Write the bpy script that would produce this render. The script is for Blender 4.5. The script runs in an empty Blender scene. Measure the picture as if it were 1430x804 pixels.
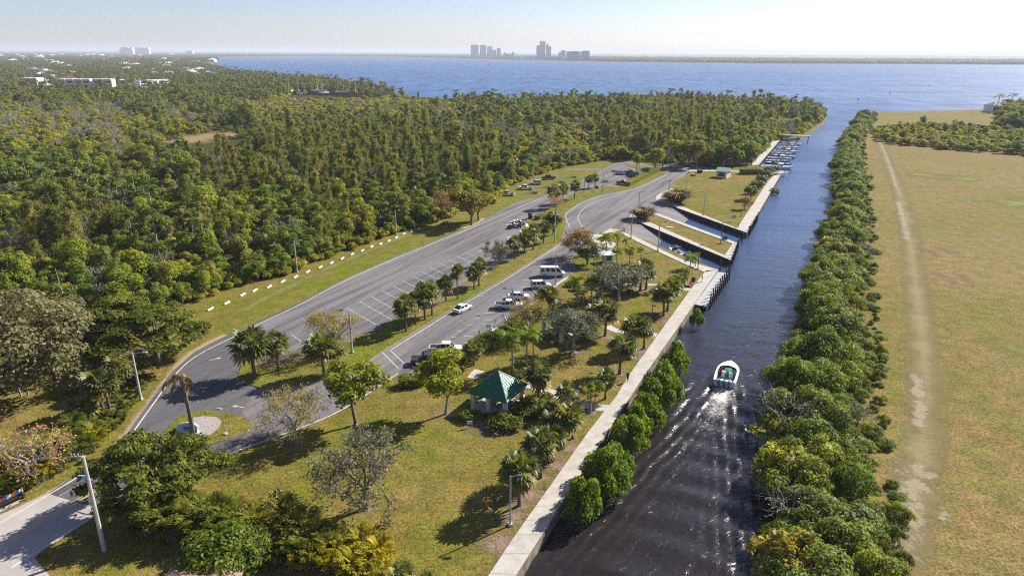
import bpy, math, random
import numpy as np
from mathutils import Vector, Matrix
from mathutils.geometry import tessellate_polygon

S = bpy.context.scene
COL = S.collection
rad = math.radians

# ------------------------------------------------------------------ camera
FPX = 953.0                      # focal length in pixels of the 1430 px wide photograph
CAM_H = 50.0
PITCH = math.atan((402 - 73.5) / FPX)
ROLL = rad(0.28)
_cp, _sp, _cr, _sr = math.cos(PITCH), math.sin(PITCH), math.cos(ROLL), math.sin(ROLL)
AX_F = Vector((0, _cp, -_sp))
_R0, _U0 = Vector((1, 0, 0)), Vector((0, _sp, _cp))
AX_R = _R0 * _cr + _U0 * _sr
AX_U = _U0 * _cr - _R0 * _sr
cam = bpy.data.cameras.new('camera')
camo = bpy.data.objects.new('camera', cam)
COL.objects.link(camo)
cam.sensor_width = 36.0
cam.lens = 36.0 * FPX / 1430.0
cam.clip_start, cam.clip_end = 0.5, 200000.0
_m = Matrix((AX_R, AX_U, -AX_F)).transposed().to_4x4()
_m.translation = Vector((0, 0, CAM_H))
camo.matrix_world = _m
S.camera = camo

# ------------------------------------------------------------------ light
SUN_AZ, SUN_EL = rad(55.0), rad(35.0)         # azimuth from +Y towards +X
world = bpy.data.worlds.new('World')
S.world = world
world.use_nodes = True
_nt = world.node_tree
_sky = _nt.nodes.new('ShaderNodeTexSky')
_sky.sky_type = 'NISHITA'
_sky.sun_disc = False
_sky.sun_elevation, _sky.sun_rotation = SUN_EL, SUN_AZ
_sky.altitude = 0.0
_sky.air_density, _sky.dust_density, _sky.ozone_density = 0.8, 0.5, 3.6
_tint = _nt.nodes.new('ShaderNodeMix')
_tint.data_type, _tint.blend_type = 'RGBA', 'MULTIPLY'
_tint.inputs[0].default_value = 1.0
_tint.inputs[7].default_value = (1.10, 0.99, 1.03, 1)
_nt.links.new(_sky.outputs[0], _tint.inputs[6])
_nt.links.new(_tint.outputs[2], _nt.nodes['Background'].inputs[0])
_nt.nodes['Background'].inputs[1].default_value = 0.074
sun = bpy.data.lights.new('sun', 'SUN')
suno = bpy.data.objects.new('sun', sun)
COL.objects.link(suno)
sun.energy, sun.angle, sun.color = 5.0, rad(0.53), (1.0, 0.95, 0.87)
_d = Vector((math.sin(SUN_AZ) * math.cos(SUN_EL), math.cos(SUN_AZ) * math.cos(SUN_EL), math.sin(SUN_EL)))
suno.rotation_euler = _d.to_track_quat('Z', 'Y').to_euler()
S.view_settings.view_transform = 'Standard'
S.view_settings.look = 'None'
S.view_settings.exposure = 0.9
S.view_settings.gamma = 1.0
S.cycles.max_bounces = 6
S.cycles.diffuse_bounces = 2
S.cycles.glossy_bounces = 2
S.cycles.transmission_bounces = 2
S.cycles.volume_bounces = 0
S.cycles.transparent_max_bounces = 12
S.cycles.caustics_reflective = False
S.cycles.caustics_refractive = False
S.cycles.use_denoising = False
S.cycles.pixel_filter_type = 'BLACKMAN_HARRIS'
S.cycles.filter_width = 1.15
S.cycles.sample_clamp_indirect = 3.0
try:
    S.cycles.denoiser = 'OPENIMAGEDENOISE'
    S.cycles.denoising_input_passes = 'RGB_ALBEDO_NORMAL'
    S.cycles.denoising_prefilter = 'ACCURATE'
except Exception as e:
    print(e)
S.render.film_transparent = False

# ------------------------------------------------------------------ photo pixel <-> ground
def G(px, py, z=0.0):
    a, b = (px - 715) / FPX, (py - 402) / FPX
    d = AX_F + AX_R * a - AX_U * b
    t = (z - CAM_H) / d.z
    return Vector((d.x * t, d.y * t, z))

def G2(px, py, z=0.0):
    p = G(px, py, z)
    return (p.x, p.y)

def GP(pts, z=0.0):
    return [G2(x, y, z) for x, y in pts]

def project(p):
    q = Vector(p) - Vector((0, 0, CAM_H))
    w = q.dot(AX_F)
    return (715 + FPX * q.dot(AX_R) / w, 402 - FPX * q.dot(AX_U) / w)

def height_to(base, ytop):
    q = Vector((base[0], base[1], 0)) - Vector((0, 0, CAM_H))
    k = (402 - ytop) / FPX
    return (k * q.dot(AX_F) - q.dot(AX_U)) / (AX_U.z - k * AX_F.z)

def in_poly(X, Y, poly):
    X, Y = np.asarray(X, float), np.asarray(Y, float)
    r = np.zeros(X.shape, bool)
    n = len(poly)
    for i in range(n):
        x0, y0 = poly[i]
        x1, y1 = poly[(i + 1) % n]
        if y0 == y1:
            continue
        c = ((y0 > Y) != (y1 > Y)) & (X < (x1 - x0) * (Y - y0) / (y1 - y0) + x0)
        r ^= c
    return r

def np_project(X, Y, Z):
    qx, qy, qz = X, Y, Z - CAM_H
    w = qx * AX_F.x + qy * AX_F.y + qz * AX_F.z
    u = qx * AX_R.x + qy * AX_R.y + qz * AX_R.z
    v = qx * AX_U.x + qy * AX_U.y + qz * AX_U.z
    w = np.where(w < 1, 1, w)
    return 715 + FPX * u / w, 402 - FPX * v / w

ORD = ['first', 'second', 'third', 'fourth', 'fifth', 'sixth', 'seventh', 'eighth', 'ninth', 'tenth', 'eleventh', 'twelfth', 'thirteenth',
       'fourteenth', 'fifteenth', 'sixteenth', 'seventeenth', 'eighteenth', 'nineteenth', 'twentieth', 'twenty-first', 'twenty-second', 'twenty-third', 'twenty-fourth']

# ------------------------------------------------------------------ object helpers
def link(o, parent=None):
    COL.objects.link(o)
    if parent is not None:
        o.parent = parent
    return o

def tag(o, label=None, cat=None, group=None, kind=None):
    if label: o['label'] = label
    if cat: o['category'] = cat
    if group: o['group'] = group
    if kind: o['kind'] = kind
    return o

def thing(name, label, cat, loc=(0, 0, 0), rz=0.0, group=None):
    o = bpy.data.objects.new(name, None)
    o.empty_display_size = 0.2
    COL.objects.link(o)
    o.location = loc
    o.rotation_euler = (0, 0, rz)
    return tag(o, label, cat, group)

def dup(root, loc, rz=0.0, scale=(1, 1, 1), label=None, group=None):
    r = root.copy()
    COL.objects.link(r)
    r.location, r.rotation_euler = loc, (0, 0, rz)
    r.scale = scale
    if label: r['label'] = label
    if group: r['group'] = group
    for ch in list(root.children):
        c = ch.copy()
        COL.objects.link(c)
        c.parent = r
        for g in list(ch.children):
            d = g.copy()
            COL.objects.link(d)
            d.parent = c
    return r

class MB:
    """collects faces and links them as one mesh object"""
    def __init__(s):
        s.v, s.f, s.m = [], [], []
    def add(s, verts, faces, m=0):
        b = len(s.v)
        s.v += [tuple(p) for p in verts]
        s.f += [tuple(b + i for i in f) for f in faces]
        s.m += [m] * len(faces)
    def quad(s, a, b, c, d, m=0):
        s.add([a, b, c, d], [(0, 1, 2, 3)], m)
    def box(s, c, size, rz=0.0, m=0, taper=1.0):
        cx, cy, cz = c
        hx, hy, hz = size[0] / 2, size[1] / 2, size[2] / 2
        co, si = math.cos(rz), math.sin(rz)
        vs = []
        for z, t in ((-hz, 1.0), (hz, taper)):
            for x, y in ((-hx, -hy), (hx, -hy), (hx, hy), (-hx, hy)):
                vs.append((cx + x * t * co - y * t * si, cy + x * t * si + y * t * co, cz + z))
        s.add(vs, [(3, 2, 1, 0), (4, 5, 6, 7), (0, 1, 5, 4), (1, 2, 6, 5), (2, 3, 7, 6), (3, 0, 4, 7)], m)
    def tube(s, p0, p1, r0, r1=None, n=8, m=0, caps=True):
        r1 = r0 if r1 is None else r1
        p0, p1 = Vector(p0), Vector(p1)
        d = (p1 - p0).normalized()
        u = d.orthogonal().normalized()
        w = d.cross(u)
        vs = []
        for p, r in ((p0, r0), (p1, r1)):
            for i in range(n):
                a = 2 * math.pi * i / n
                vs.append(p + (u * math.cos(a) + w * math.sin(a)) * r)
        fs = [(i, (i + 1) % n, n + (i + 1) % n, n + i) for i in range(n)]
        if caps:
            fs += [tuple(range(n - 1, -1, -1)), tuple(range(n, 2 * n))]
        s.add(vs, fs, m)
    def loft(s, rings, m=0, caps=True, closed=True):
        n = len(rings[0])
        vs = [p for r in rings for p in r]
        fs = []
        for k in range(len(rings) - 1):
            for i in range(n if closed else n - 1):
                j = (i + 1) % n
                fs.append((k * n + i, k * n + j, (k + 1) * n + j, (k + 1) * n + i))
        if caps:
            fs += [tuple(range(n - 1, -1, -1)), tuple(range((len(rings) - 1) * n, len(rings) * n))]
        s.add(vs, fs, m)
    def prism(s, poly, z0, z1, m=0, m_side=None, bottom=False):
        """vertical prism over any simple polygon"""
        ms = m if m_side is None else m_side
        a = sum(poly[i][0] * poly[(i + 1) % len(poly)][1] - poly[(i + 1) % len(poly)][0] * poly[i][1] for i in range(len(poly)))
        if a < 0:
            poly = poly[::-1]
        n = len(poly)
        tri = tessellate_polygon([[Vector((x, y, 0)) for x, y in poly]])
        fs = []
        for t in tri:
            p, q, r = (poly[i] for i in t)
            cr = (q[0] - p[0]) * (r[1] - p[1]) - (q[1] - p[1]) * (r[0] - p[0])
            fs.append(tuple(t) if cr > 0 else tuple(t)[::-1])
        s.add([(x, y, z1) for x, y in poly], fs, m)
        if z0 is not None and z0 < z1:
            s.add([(x, y, z0) for x, y in poly] + [(x, y, z1) for x, y in poly],
                  [(i, (i + 1) % n, n + (i + 1) % n, n + i) for i in range(n)], ms)
    def build(s, name, mats, parent=None, smooth=False):
        me = bpy.data.meshes.new(name)
        me.from_pydata(s.v, [], s.f)
        for m in (mats if isinstance(mats, (list, tuple)) else [mats]):
            me.materials.append(m)
        if any(s.m):
            me.polygons.foreach_set('material_index', s.m)
        if smooth:
            me.polygons.foreach_set('use_smooth', [True] * len(s.f))
        me.update()
        return link(bpy.data.objects.new(name, me), parent)

def offset_line(pts, w):
    """left and right edges of a band of width w along a polyline"""
    L, Rr = [], []
    n = len(pts)
    for i in range(n):
        a = Vector(pts[max(i - 1, 0)]); b = Vector(pts[min(i + 1, n - 1)])
        d = (b - a).normalized()
        nn = Vector((-d.y, d.x))
        p = Vector(pts[i])
        L.append(tuple(p + nn * w / 2)); Rr.append(tuple(p - nn * w / 2))
    return L, Rr

def smooth_line(pts, sub=6):
    """Catmull-Rom through 2D points"""
    out = []
    n = len(pts)
    P = [Vector(p) for p in pts]
    for i in range(n - 1):
        p0, p1, p2, p3 = P[max(i - 1, 0)], P[i], P[i + 1], P[min(i + 2, n - 1)]
        for k in range(sub):
            t = k / sub
            out.append(tuple(0.5 * ((2 * p1) + (p2 - p0) * t + (2 * p0 - 5 * p1 + 4 * p2 - p3) * t * t + (3 * p1 - p0 - 3 * p2 + p3) * t ** 3)))
    out.append(tuple(P[-1]))
    return out

# ------------------------------------------------------------------ materials
def new_mat(name):
    m = bpy.data.materials.new(name)
    m.use_nodes = True
    nt = m.node_tree
    for n in list(nt.nodes):
        nt.nodes.remove(n)
    out = nt.nodes.new('ShaderNodeOutputMaterial')
    return m, nt, out

def nd(nt, typ, **kw):
    n = nt.nodes.new(typ)
    for k, v in kw.items():
        setattr(n, k, v)
    return n

def setin(n, **kw):
    for k, v in kw.items():
        n.inputs[k.replace('_', ' ')].default_value = v

def noise(nt, vec, scale, detail=3.0, rough=0.55, dist=0.0):
    n = nd(nt, 'ShaderNodeTexNoise')
    n.inputs['Scale'].default_value = scale
    n.inputs['Detail'].default_value = detail
    n.inputs['Roughness'].default_value = rough
    n.inputs['Distortion'].default_value = dist
    if vec is not None:
        nt.links.new(vec, n.inputs['Vector'])
    return n.outputs['Fac']

def ramp(nt, fac, stops):
    r = nd(nt, 'ShaderNodeValToRGB')
    e = r.color_ramp.elements
    while len(e) < len(stops):
        e.new(0.5)
    for k, (p, c) in enumerate(stops):
        e[k].position = p
        e[k].color = (*c, 1) if len(c) == 3 else c
    nt.links.new(fac, r.inputs['Fac'])
    return r.outputs['Color']

def mixc(nt, fac, a, b, mode='MIX'):
    n = nd(nt, 'ShaderNodeMix', data_type='RGBA', blend_type=mode)
    for sock, v in ((n.inputs[0], fac), (n.inputs[6], a), (n.inputs[7], b)):
        if isinstance(v, (int, float)):
            sock.default_value = v
        elif isinstance(v, tuple):
            sock.default_value = (*v, 1)
        else:
            nt.links.new(v, sock)
    return n.outputs[2]

def mathn(nt, op, a, b=None, clamp=False):
    n = nd(nt, 'ShaderNodeMath', operation=op, use_clamp=clamp)
    for sock, v in zip(n.inputs, (a, b)):
        if v is None:
            continue
        if isinstance(v, (int, float)):
            sock.default_value = v
        else:
            nt.links.new(v, sock)
    return n.outputs[0]

def maprange(nt, v, a, b, c=0.0, d=1.0):
    n = nd(nt, 'ShaderNodeMapRange')
    n.interpolation_type = 'SMOOTHSTEP'
    for sock, x in zip(n.inputs[1:5], (a, b, c, d)):
        sock.default_value = x
    nt.links.new(v, n.inputs[0])
    return n.outputs[0]

def pos(nt):
    return nd(nt, 'ShaderNodeNewGeometry').outputs['Position']

def objco(nt):
    return nd(nt, 'ShaderNodeTexCoord').outputs['Object']

def scaled(nt, vec, sc, rz=0.0):
    """turn by rz first, then scale"""
    r = nd(nt, 'ShaderNodeMapping')
    r.inputs['Rotation'].default_value = (0, 0, rz)
    nt.links.new(vec, r.inputs['Vector'])
    n = nd(nt, 'ShaderNodeMapping')
    n.inputs['Scale'].default_value = sc
    nt.links.new(r.outputs[0], n.inputs['Vector'])
    return n.outputs[0]

def principled(nt, out, col, rough=0.8, spec=0.3, metal=0.0, normal=None):
    b = nd(nt, 'ShaderNodeBsdfPrincipled')
    for k, v in (('Base Color', col), ('Roughness', rough), ('Specular IOR Level', spec), ('Metallic', metal)):
        if isinstance(v, tuple):
            b.inputs[k].default_value = (*v, 1)
        elif isinstance(v, (int, float)):
            b.inputs[k].default_value = v
        else:
            nt.links.new(v, b.inputs[k])
    if normal is not None:
        nt.links.new(normal, b.inputs['Normal'])
    nt.links.new(b.outputs[0], out.inputs['Surface'])
    return b

def bump(nt, h, strength, dist):
    b = nd(nt, 'ShaderNodeBump')
    b.inputs['Strength'].default_value = strength
    b.inputs['Distance'].default_value = dist
    nt.links.new(h, b.inputs['Height'])
    return b.outputs[0]

def flat_mat(name, col, rough=0.6, spec=0.4, metal=0.0, var=0.12, scale=3.0):
    """paint, plastic, metal: one colour broken up by slight dirt"""
    m, nt, out = new_mat(name)
    f = noise(nt, objco(nt), scale, 4.0, 0.6)
    lo = tuple(c * (1 - var) for c in col)
    hi = tuple(min(1, c * (1 + var * 0.6)) for c in col)
    principled(nt, out, ramp(nt, f, [(0.3, lo), (0.7, hi)]), rough, spec, metal)
    return m

def leaf_mat(name, hues, trans=0.28, fine=1.6, rough=0.45, dark=0.5, spec=0.22, warm=(1.6, 1.52, 0.85)):
    hues = list(hues) * (2 if len(hues) == 1 else 1)
    hues = [tuple(min(.6, c * w) for c, w in zip(h, warm)) for h in hues]
    """foliage: hue picked per plant, broken up by clumps of older and younger leaves"""
    m, nt, out = new_mat(name)
    oi = nd(nt, 'ShaderNodeObjectInfo')
    n = len(hues)
    base = ramp(nt, oi.outputs['Random'], [((k + 0.5) / n, c) for k, c in enumerate(hues)])
    f = noise(nt, pos(nt), fine, 2.0, 0.6)
    base = mixc(nt, maprange(nt, f, 0.32, 0.68), mixc(nt, 1.0, base, (dark, dark * 1.02, dark * 0.9), 'MULTIPLY'),
                mixc(nt, 1.0, base, (1.25, 1.2, 1.1), 'MULTIPLY'))
    b = nd(nt, 'ShaderNodeBsdfPrincipled')
    b.inputs['Roughness'].default_value = rough + .15
    b.inputs['Specular IOR Level'].default_value = spec
    nt.links.new(base, b.inputs['Base Color'])
    t = nd(nt, 'ShaderNodeBsdfTranslucent')
    nt.links.new(mixc(nt, 1.0, base, (1.25, 1.25, 0.6), 'MULTIPLY'), t.inputs['Color'])
    mx = nd(nt, 'ShaderNodeMixShader')
    mx.inputs[0].default_value = trans + 0.12
    nt.links.new(b.outputs[0], mx.inputs[1])
    nt.links.new(t.outputs[0], mx.inputs[2])
    nt.links.new(mx.outputs[0], out.inputs['Surface'])
    return m

def grass_mat(name, tan, olive, green, green_amt=0.5, speck=0.5, scale=0.035):
    m, nt, out = new_mat(name)
    p = pos(nt)
    big = noise(nt, p, scale, 5.0, 0.62, 0.6)
    mid = noise(nt, p, 0.35, 4.0, 0.65)
    c = mixc(nt, maprange(nt, big, 0.36, 0.62), tan, olive)
    g2 = noise(nt, scaled(nt, p, (1, 1, 1), 0.7), scale * 1.9, 4.0, 0.6, 0.4)
    c = mixc(nt, maprange(nt, g2, 0.62 - 0.22 * green_amt, 0.78 - 0.15 * green_amt), c, green)
    c = mixc(nt, maprange(nt, mid, 0.3, 0.7), mixc(nt, 1.0, c, (0.74, 0.78, 0.72), 'MULTIPLY'), mixc(nt, 1.0, c, (1.18, 1.13, 1.1), 'MULTIPLY'))
    hue_n = noise(nt, p, 0.16, 5.0, 0.7, 0.5)
    c = mixc(nt, maprange(nt, hue_n, 0.35, 0.65), mixc(nt, 1.0, c, (1.1, 0.96, 1.05), 'MULTIPLY'), mixc(nt, 1.0, c, (0.93, 1.03, 0.8), 'MULTIPLY'))
    fine = noise(nt, p, 2.6, 3.0, 0.75)
    c = mixc(nt, maprange(nt, fine, 0.32, 0.66), mixc(nt, 1.0, c, (1 - speck * 0.9,) * 3, 'MULTIPLY'), mixc(nt, 1.0, c, (1.25, 1.2, 1.1), 'MULTIPLY'))
    tuft = noise(nt, p, 0.9, 5.0, 0.85)
    c = mixc(nt, maprange(nt, tuft, 0.53, 0.66), c, mixc(nt, 1.0, c, (0.5, 0.54, 0.45), 'MULTIPLY'))
    pale = noise(nt, p, 0.75, 5.0, 0.85, 0.3)
    c = mixc(nt, maprange(nt, pale, 0.56, 0.7), c, mixc(nt, 1.0, c, (1.35, 1.3, 1.25), 'MULTIPLY'))
    hgt = noise(nt, p, 5.0, 2.0, 0.7)
    principled(nt, out, c, 0.95, 0.08, 0.0, bump(nt, hgt, 0.9, 0.14))
    return m

def asphalt_mat(name, lo, hi, warm=(0.13, 0.1, 0.085), along=0.45):
    m, nt, out = new_mat(name)
    p = pos(nt)
    a = noise(nt, scaled(nt, p, (1.0, 0.05, 1.0), along), 0.55, 4.0, 0.6)        # wheel wear drawn out along the lanes
    b = noise(nt, p, 0.07, 5.0, 0.6, 0.5)
    c = ramp(nt, mathn(nt, 'MULTIPLY_ADD', a, 0.55, True), [(0.15, lo), (0.55, hi)])
    c = mixc(nt, maprange(nt, a, 0.3, 0.62), lo, hi)
    c = mixc(nt, mathn(nt, 'MULTIPLY', maprange(nt, b, 0.5, 0.72), 0.55), c, warm)
    d = noise(nt, p, 1.3, 4.0, 0.7)
    c = mixc(nt, maprange(nt, d, 0.3, 0.7), mixc(nt, 1.0, c, (0.86, 0.86, 0.87), 'MULTIPLY'), mixc(nt, 1.0, c, (1.1, 1.1, 1.09), 'MULTIPLY'))
    v = nd(nt, 'ShaderNodeTexVoronoi', feature='DISTANCE_TO_EDGE')
    v.inputs['Scale'].default_value = 0.16
    wob = nd(nt, 'ShaderNodeVectorMath', operation='ADD')
    nn = nd(nt, 'ShaderNodeTexNoise'); nn.inputs['Scale'].default_value = 0.4; nt.links.new(p, nn.inputs['Vector'])
    sc = nd(nt, 'ShaderNodeVectorMath', operation='SCALE'); sc.inputs['Scale'].default_value = 3.0
    nt.links.new(nn.outputs['Color'], sc.inputs[0]); nt.links.new(p, wob.inputs[0]); nt.links.new(sc.outputs[0], wob.inputs[1])
    nt.links.new(wob.outputs[0], v.inputs['Vector'])
    crack = maprange(nt, v.outputs['Distance'], 0.004, 0.018, 0.62, 1.0)
    c = mixc(nt, crack, mixc(nt, 1.0, c, (0.55, 0.55, 0.56), 'MULTIPLY'), c)
    g = noise(nt, p, 9.0, 2.0, 0.7)
    principled(nt, out, c, 0.88, 0.25, 0.0, bump(nt, g, 0.35, 0.02))
    return m

def concrete_mat(name, lo, hi, scale=0.5):
    m, nt, out = new_mat(name)
    p = pos(nt)
    a = noise(nt, p, scale, 5.0, 0.65)
    b = noise(nt, p, 4.0, 3.0, 0.7)
    c = mixc(nt, maprange(nt, a, 0.32, 0.68), lo, hi)
    c = mixc(nt, maprange(nt, b, 0.3, 0.7), mixc(nt, 1.0, c, (0.88, 0.87, 0.86), 'MULTIPLY'), c)
    principled(nt, out, c, 0.85, 0.25)
    return m

def soft_mat(name, lo, hi, scale=1.2, grain=3.0, hard=0.5, rag=1.5):
    """bare ground that breaks up towards the edge of its sheet (attribute mask: 1 in the middle, 0 at the rim)"""
    m, nt, out = new_mat(name)
    p = pos(nt)
    at = nd(nt, 'ShaderNodeAttribute', attribute_name='mask')
    n1 = noise(nt, p, scale, 4.0, 0.7)
    n2 = noise(nt, p, grain, 3.0, 0.7)
    k = mathn(nt, 'ADD', at.outputs['Fac'], mathn(nt, 'MULTIPLY', mathn(nt, 'ADD', n1, -0.5), rag))
    k = mathn(nt, 'ADD', k, mathn(nt, 'MULTIPLY', mathn(nt, 'ADD', n2, -0.5), 0.9))
    fac = maprange(nt, k, 0.5 - hard * 0.5, 0.5 + hard * 0.5)
    edge = maprange(nt, at.outputs['Fac'], 0.0, 0.12)
    fac = mathn(nt, 'MULTIPLY', fac, edge)
    c = mixc(nt, maprange(nt, n2, 0.3, 0.7), lo, hi)
    b = nd(nt, 'ShaderNodeBsdfPrincipled')
    b.inputs['Roughness'].default_value = 0.95
    b.inputs['Specular IOR Level'].default_value = 0.1
    nt.links.new(c, b.inputs['Base Color'])
    t = nd(nt, 'ShaderNodeBsdfTransparent')
    mx = nd(nt, 'ShaderNodeMixShader')
    nt.links.new(fac, mx.inputs[0]); nt.links.new(t.outputs[0], mx.inputs[1]); nt.links.new(b.outputs[0], mx.inputs[2])
    nt.links.new(mx.outputs[0], out.inputs['Surface'])
    return m

def soft_sheet(name, mat, strips=(), discs=(), z=0.004):
    """strips: (polyline of world points, width) ; discs: (x, y, rx, ry)"""
    V, F, M = [], [], []
    for kz, (line, w) in enumerate(strips):
        z += 0.0015
        line = smooth_line(line, 5)
        L, Rr = offset_line(line, w)
        b = len(V)
        n = len(line)
        for i in range(n):
            e = 0.0 if i in (0, n - 1) else 1.0
            for q, mk in ((L[i], 0.0), (line[i], e), (Rr[i], 0.0)):
                V.append((q[0], q[1], z)); M.append(mk)
        for i in range(n - 1):
            for k in range(2):
                F.append((b + 3 * i + k, b + 3 * i + 3 + k, b + 3 * i + 4 + k, b + 3 * i + 1 + k)[::-1])
    for x, y, rx, ry in discs:
        z += 0.0007
        b = len(V)
        V.append((x, y, z)); M.append(1.0)
        for i in range(12):
            a = 2 * math.pi * i / 12
            V.append((x + rx * math.cos(a), y + ry * math.sin(a), z)); M.append(0.0)
        F += [(b, b + 1 + i, b + 1 + (i + 1) % 12) for i in range(12)]
    me = bpy.data.meshes.new(name)
    me.from_pydata(V, [], F)
    at = me.attributes.new('mask', 'FLOAT', 'POINT')
    at.data.foreach_set('value', M)
    me.materials.append(mat)
    o = link(bpy.data.objects.new(name, me))
    return tag(o, kind='structure')

M = {}
M['lawn'] = grass_mat('lawn grass', (0.225, 0.18, 0.058), (0.18, 0.162, 0.034), (0.155, 0.172, 0.02), 0.6, 0.55)
M['field'] = grass_mat('dry field grass', (0.245, 0.19, 0.08), (0.21, 0.177, 0.053), (0.18, 0.182, 0.033), 0.32, 0.6, 0.022)
M['strip'] = grass_mat('roadside grass', (0.195, 0.172, 0.045), (0.172, 0.17, 0.03), (0.15, 0.18, 0.018), 0.8, 0.5)
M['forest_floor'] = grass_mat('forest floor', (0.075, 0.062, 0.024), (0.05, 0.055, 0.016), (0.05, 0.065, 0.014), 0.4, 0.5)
M['asphalt'] = asphalt_mat('old asphalt', (0.09, 0.085, 0.087), (0.185, 0.172, 0.17), (0.18, 0.145, 0.125), 0.45)
M['asphalt_dark'] = asphalt_mat('dark asphalt', (0.072, 0.070, 0.075), (0.118, 0.112, 0.113), (0.125, 0.11, 0.10), 0.45)
M['ramp'] = asphalt_mat('ramp concrete', (0.14, 0.125, 0.12), (0.21, 0.19, 0.18), (0.19, 0.13, 0.10), -0.9)
M['concrete'] = concrete_mat('pale concrete', (0.40, 0.37, 0.32), (0.52, 0.48, 0.42))
M['road_concrete'] = concrete_mat('worn road concrete', (0.36, 0.325, 0.295), (0.44, 0.40, 0.365), 0.3)
M['joint'] = flat_mat('slab joint', (0.30, 0.27, 0.235), 0.9, 0.1)
M['white_line'] = concrete_mat('white road paint', (0.44, 0.43, 0.41), (0.70, 0.69, 0.66), 1.6)
M['yellow_line'] = concrete_mat('yellow road paint', (0.62, 0.38, 0.10), (0.74, 0.48, 0.14), 1.2)
M['seawall'] = concrete_mat('stained seawall', (0.16, 0.12, 0.085), (0.30, 0.25, 0.19), 0.8)
M['sheet_pile'] = flat_mat('black sheet piling', (0.022, 0.024, 0.026), 0.6, 0.3)
M['mud'] = flat_mat('river mud', (0.045, 0.03, 0.015), 0.9, 0.1)
M['bark'] = flat_mat('grey brown bark', (0.17, 0.14, 0.115), 0.95, 0.1, var=0.35)
M['bark_pale'] = flat_mat('pale weathered bark', (0.34, 0.31, 0.275), 0.95, 0.1, var=0.3)
M['white_paint'] = flat_mat('white paint', (0.78, 0.78, 0.77), 0.35, 0.5, var=0.05)
M['car_white'] = flat_mat('white car paint', (0.74, 0.75, 0.77), 0.22, 0.6, var=0.03)
M['car_silver'] = flat_mat('silver car paint', (0.62, 0.64, 0.67), 0.25, 0.6, 0.2, var=0.03)
M['car_black'] = flat_mat('black car paint', (0.018, 0.019, 0.022), 0.2, 0.6, var=0.05)
M['car_navy'] = flat_mat('dark blue car paint', (0.03, 0.05, 0.075), 0.22, 0.6, var=0.05)
M['car_teal'] = flat_mat('blue car paint', (0.05, 0.13, 0.2), 0.22, 0.6, var=0.05)
M['car_red'] = flat_mat('red car paint', (0.26, 0.02, 0.03), 0.22, 0.6, var=0.05)
M['car_maroon'] = flat_mat('maroon car paint', (0.07, 0.018, 0.035), 0.22, 0.6, var=0.05)
M['glass'] = flat_mat('tinted glass', (0.012, 0.016, 0.02), 0.06, 0.6, var=0.02)
M['rubber'] = flat_mat('tyre rubber', (0.02, 0.02, 0.02), 0.85, 0.2)
M['rim'] = flat_mat('alloy rim', (0.5, 0.5, 0.51), 0.35, 0.5, 0.5)
M['lamp_red'] = flat_mat('red tail light', (0.35, 0.012, 0.012), 0.2, 0.5)
M['lamp_clear'] = flat_mat('clear headlight', (0.7, 0.72, 0.74), 0.15, 0.6)
M['dark_plastic'] = flat_mat('dark plastic', (0.03, 0.03, 0.032), 0.6, 0.3)
M['steel'] = flat_mat('galvanised steel', (0.38, 0.39, 0.40), 0.5, 0.4, 0.3)
M['steel_dark'] = flat_mat('dark bronze steel', (0.075, 0.07, 0.068), 0.55, 0.4)
M['pole_concrete'] = flat_mat('concrete pole', (0.46, 0.43, 0.40), 0.85, 0.2, var=0.2, scale=1.5)
M['pile_wood'] = flat_mat('wet piling wood', (0.055, 0.043, 0.035), 0.85, 0.2, var=0.35)
M['dock'] = concrete_mat('grey dock boards', (0.36, 0.37, 0.38), (0.46, 0.47, 0.48), 0.8)
M['wall_cream'] = concrete_mat('cream painted wall', (0.60, 0.56, 0.49), (0.70, 0.66, 0.59), 0.7)
M['boat_white'] = flat_mat('white gelcoat', (0.80, 0.81, 0.82), 0.25, 0.5, var=0.03)
M['boat_blue'] = flat_mat('blue gelcoat', (0.05, 0.11, 0.20), 0.25, 0.5)
M['canvas_blue'] = flat_mat('blue canvas', (0.03, 0.075, 0.16), 0.8, 0.2)
M['canvas_green'] = flat_mat('green canvas', (0.02, 0.22, 0.10), 0.8, 0.2)
M['sign_blue'] = flat_mat('blue sign face', (0.05, 0.13, 0.32), 0.5, 0.3)
M['sign_pale'] = flat_mat('pale blue sign face', (0.42, 0.56, 0.68), 0.5, 0.3)
M['gravel'] = concrete_mat('pale gravel', (0.22, 0.18, 0.165), (0.48, 0.42, 0.39), 5.0)
M['skin'] = flat_mat('skin', (0.42, 0.25, 0.17), 0.6, 0.3)
M['hair'] = flat_mat('dark hair', (0.03, 0.02, 0.015), 0.7, 0.2)
# ================================================================== SETTING
WZ = -1.5                                            # water level
C_OUT = G2(1003, 377)                                # outer corner of the lower quay
LOW_A, LOW_B = G2(865, 320.5), G2(878, 304.5)        # head of the lower launching ramp
MID_TIP_A, MID_TIP_B = G2(1020, 363.6), G2(1029.3, 339.5)
UP_A, UP_B = G2(911, 295.5), G2(924, 283)            # head of the upper launching ramp
UP_TIP = G2(1043, 325.5)
WEST_CANAL = GP([(720, 804), (768, 730), (921, 491), (952, 450), (969, 425)])
SHORE = GP([(1090, 244.5), (1092, 239), (1054, 230.5), (1083, 196), (1118, 192), (1136, 182), (1150, 171), (1154, 164), (1148, 156), (1130, 150),
            (1050, 146), (950, 144.5), (850, 144), (700, 143.5), (620, 142), (580, 140), (540, 131), (500, 123), (450, 116), (400, 112), (350, 107),
            (325, 103), (312, 98), (298, 94), (290, 90), (300, 86.5), (262, 84), (258, 81), (330, 79.6), (430, 78.6), (560, 80), (655, 82),
            (740, 83.6), (860, 86.4), (1070, 88.6), (1430, 90.4), (1800, 92.5)])
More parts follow.
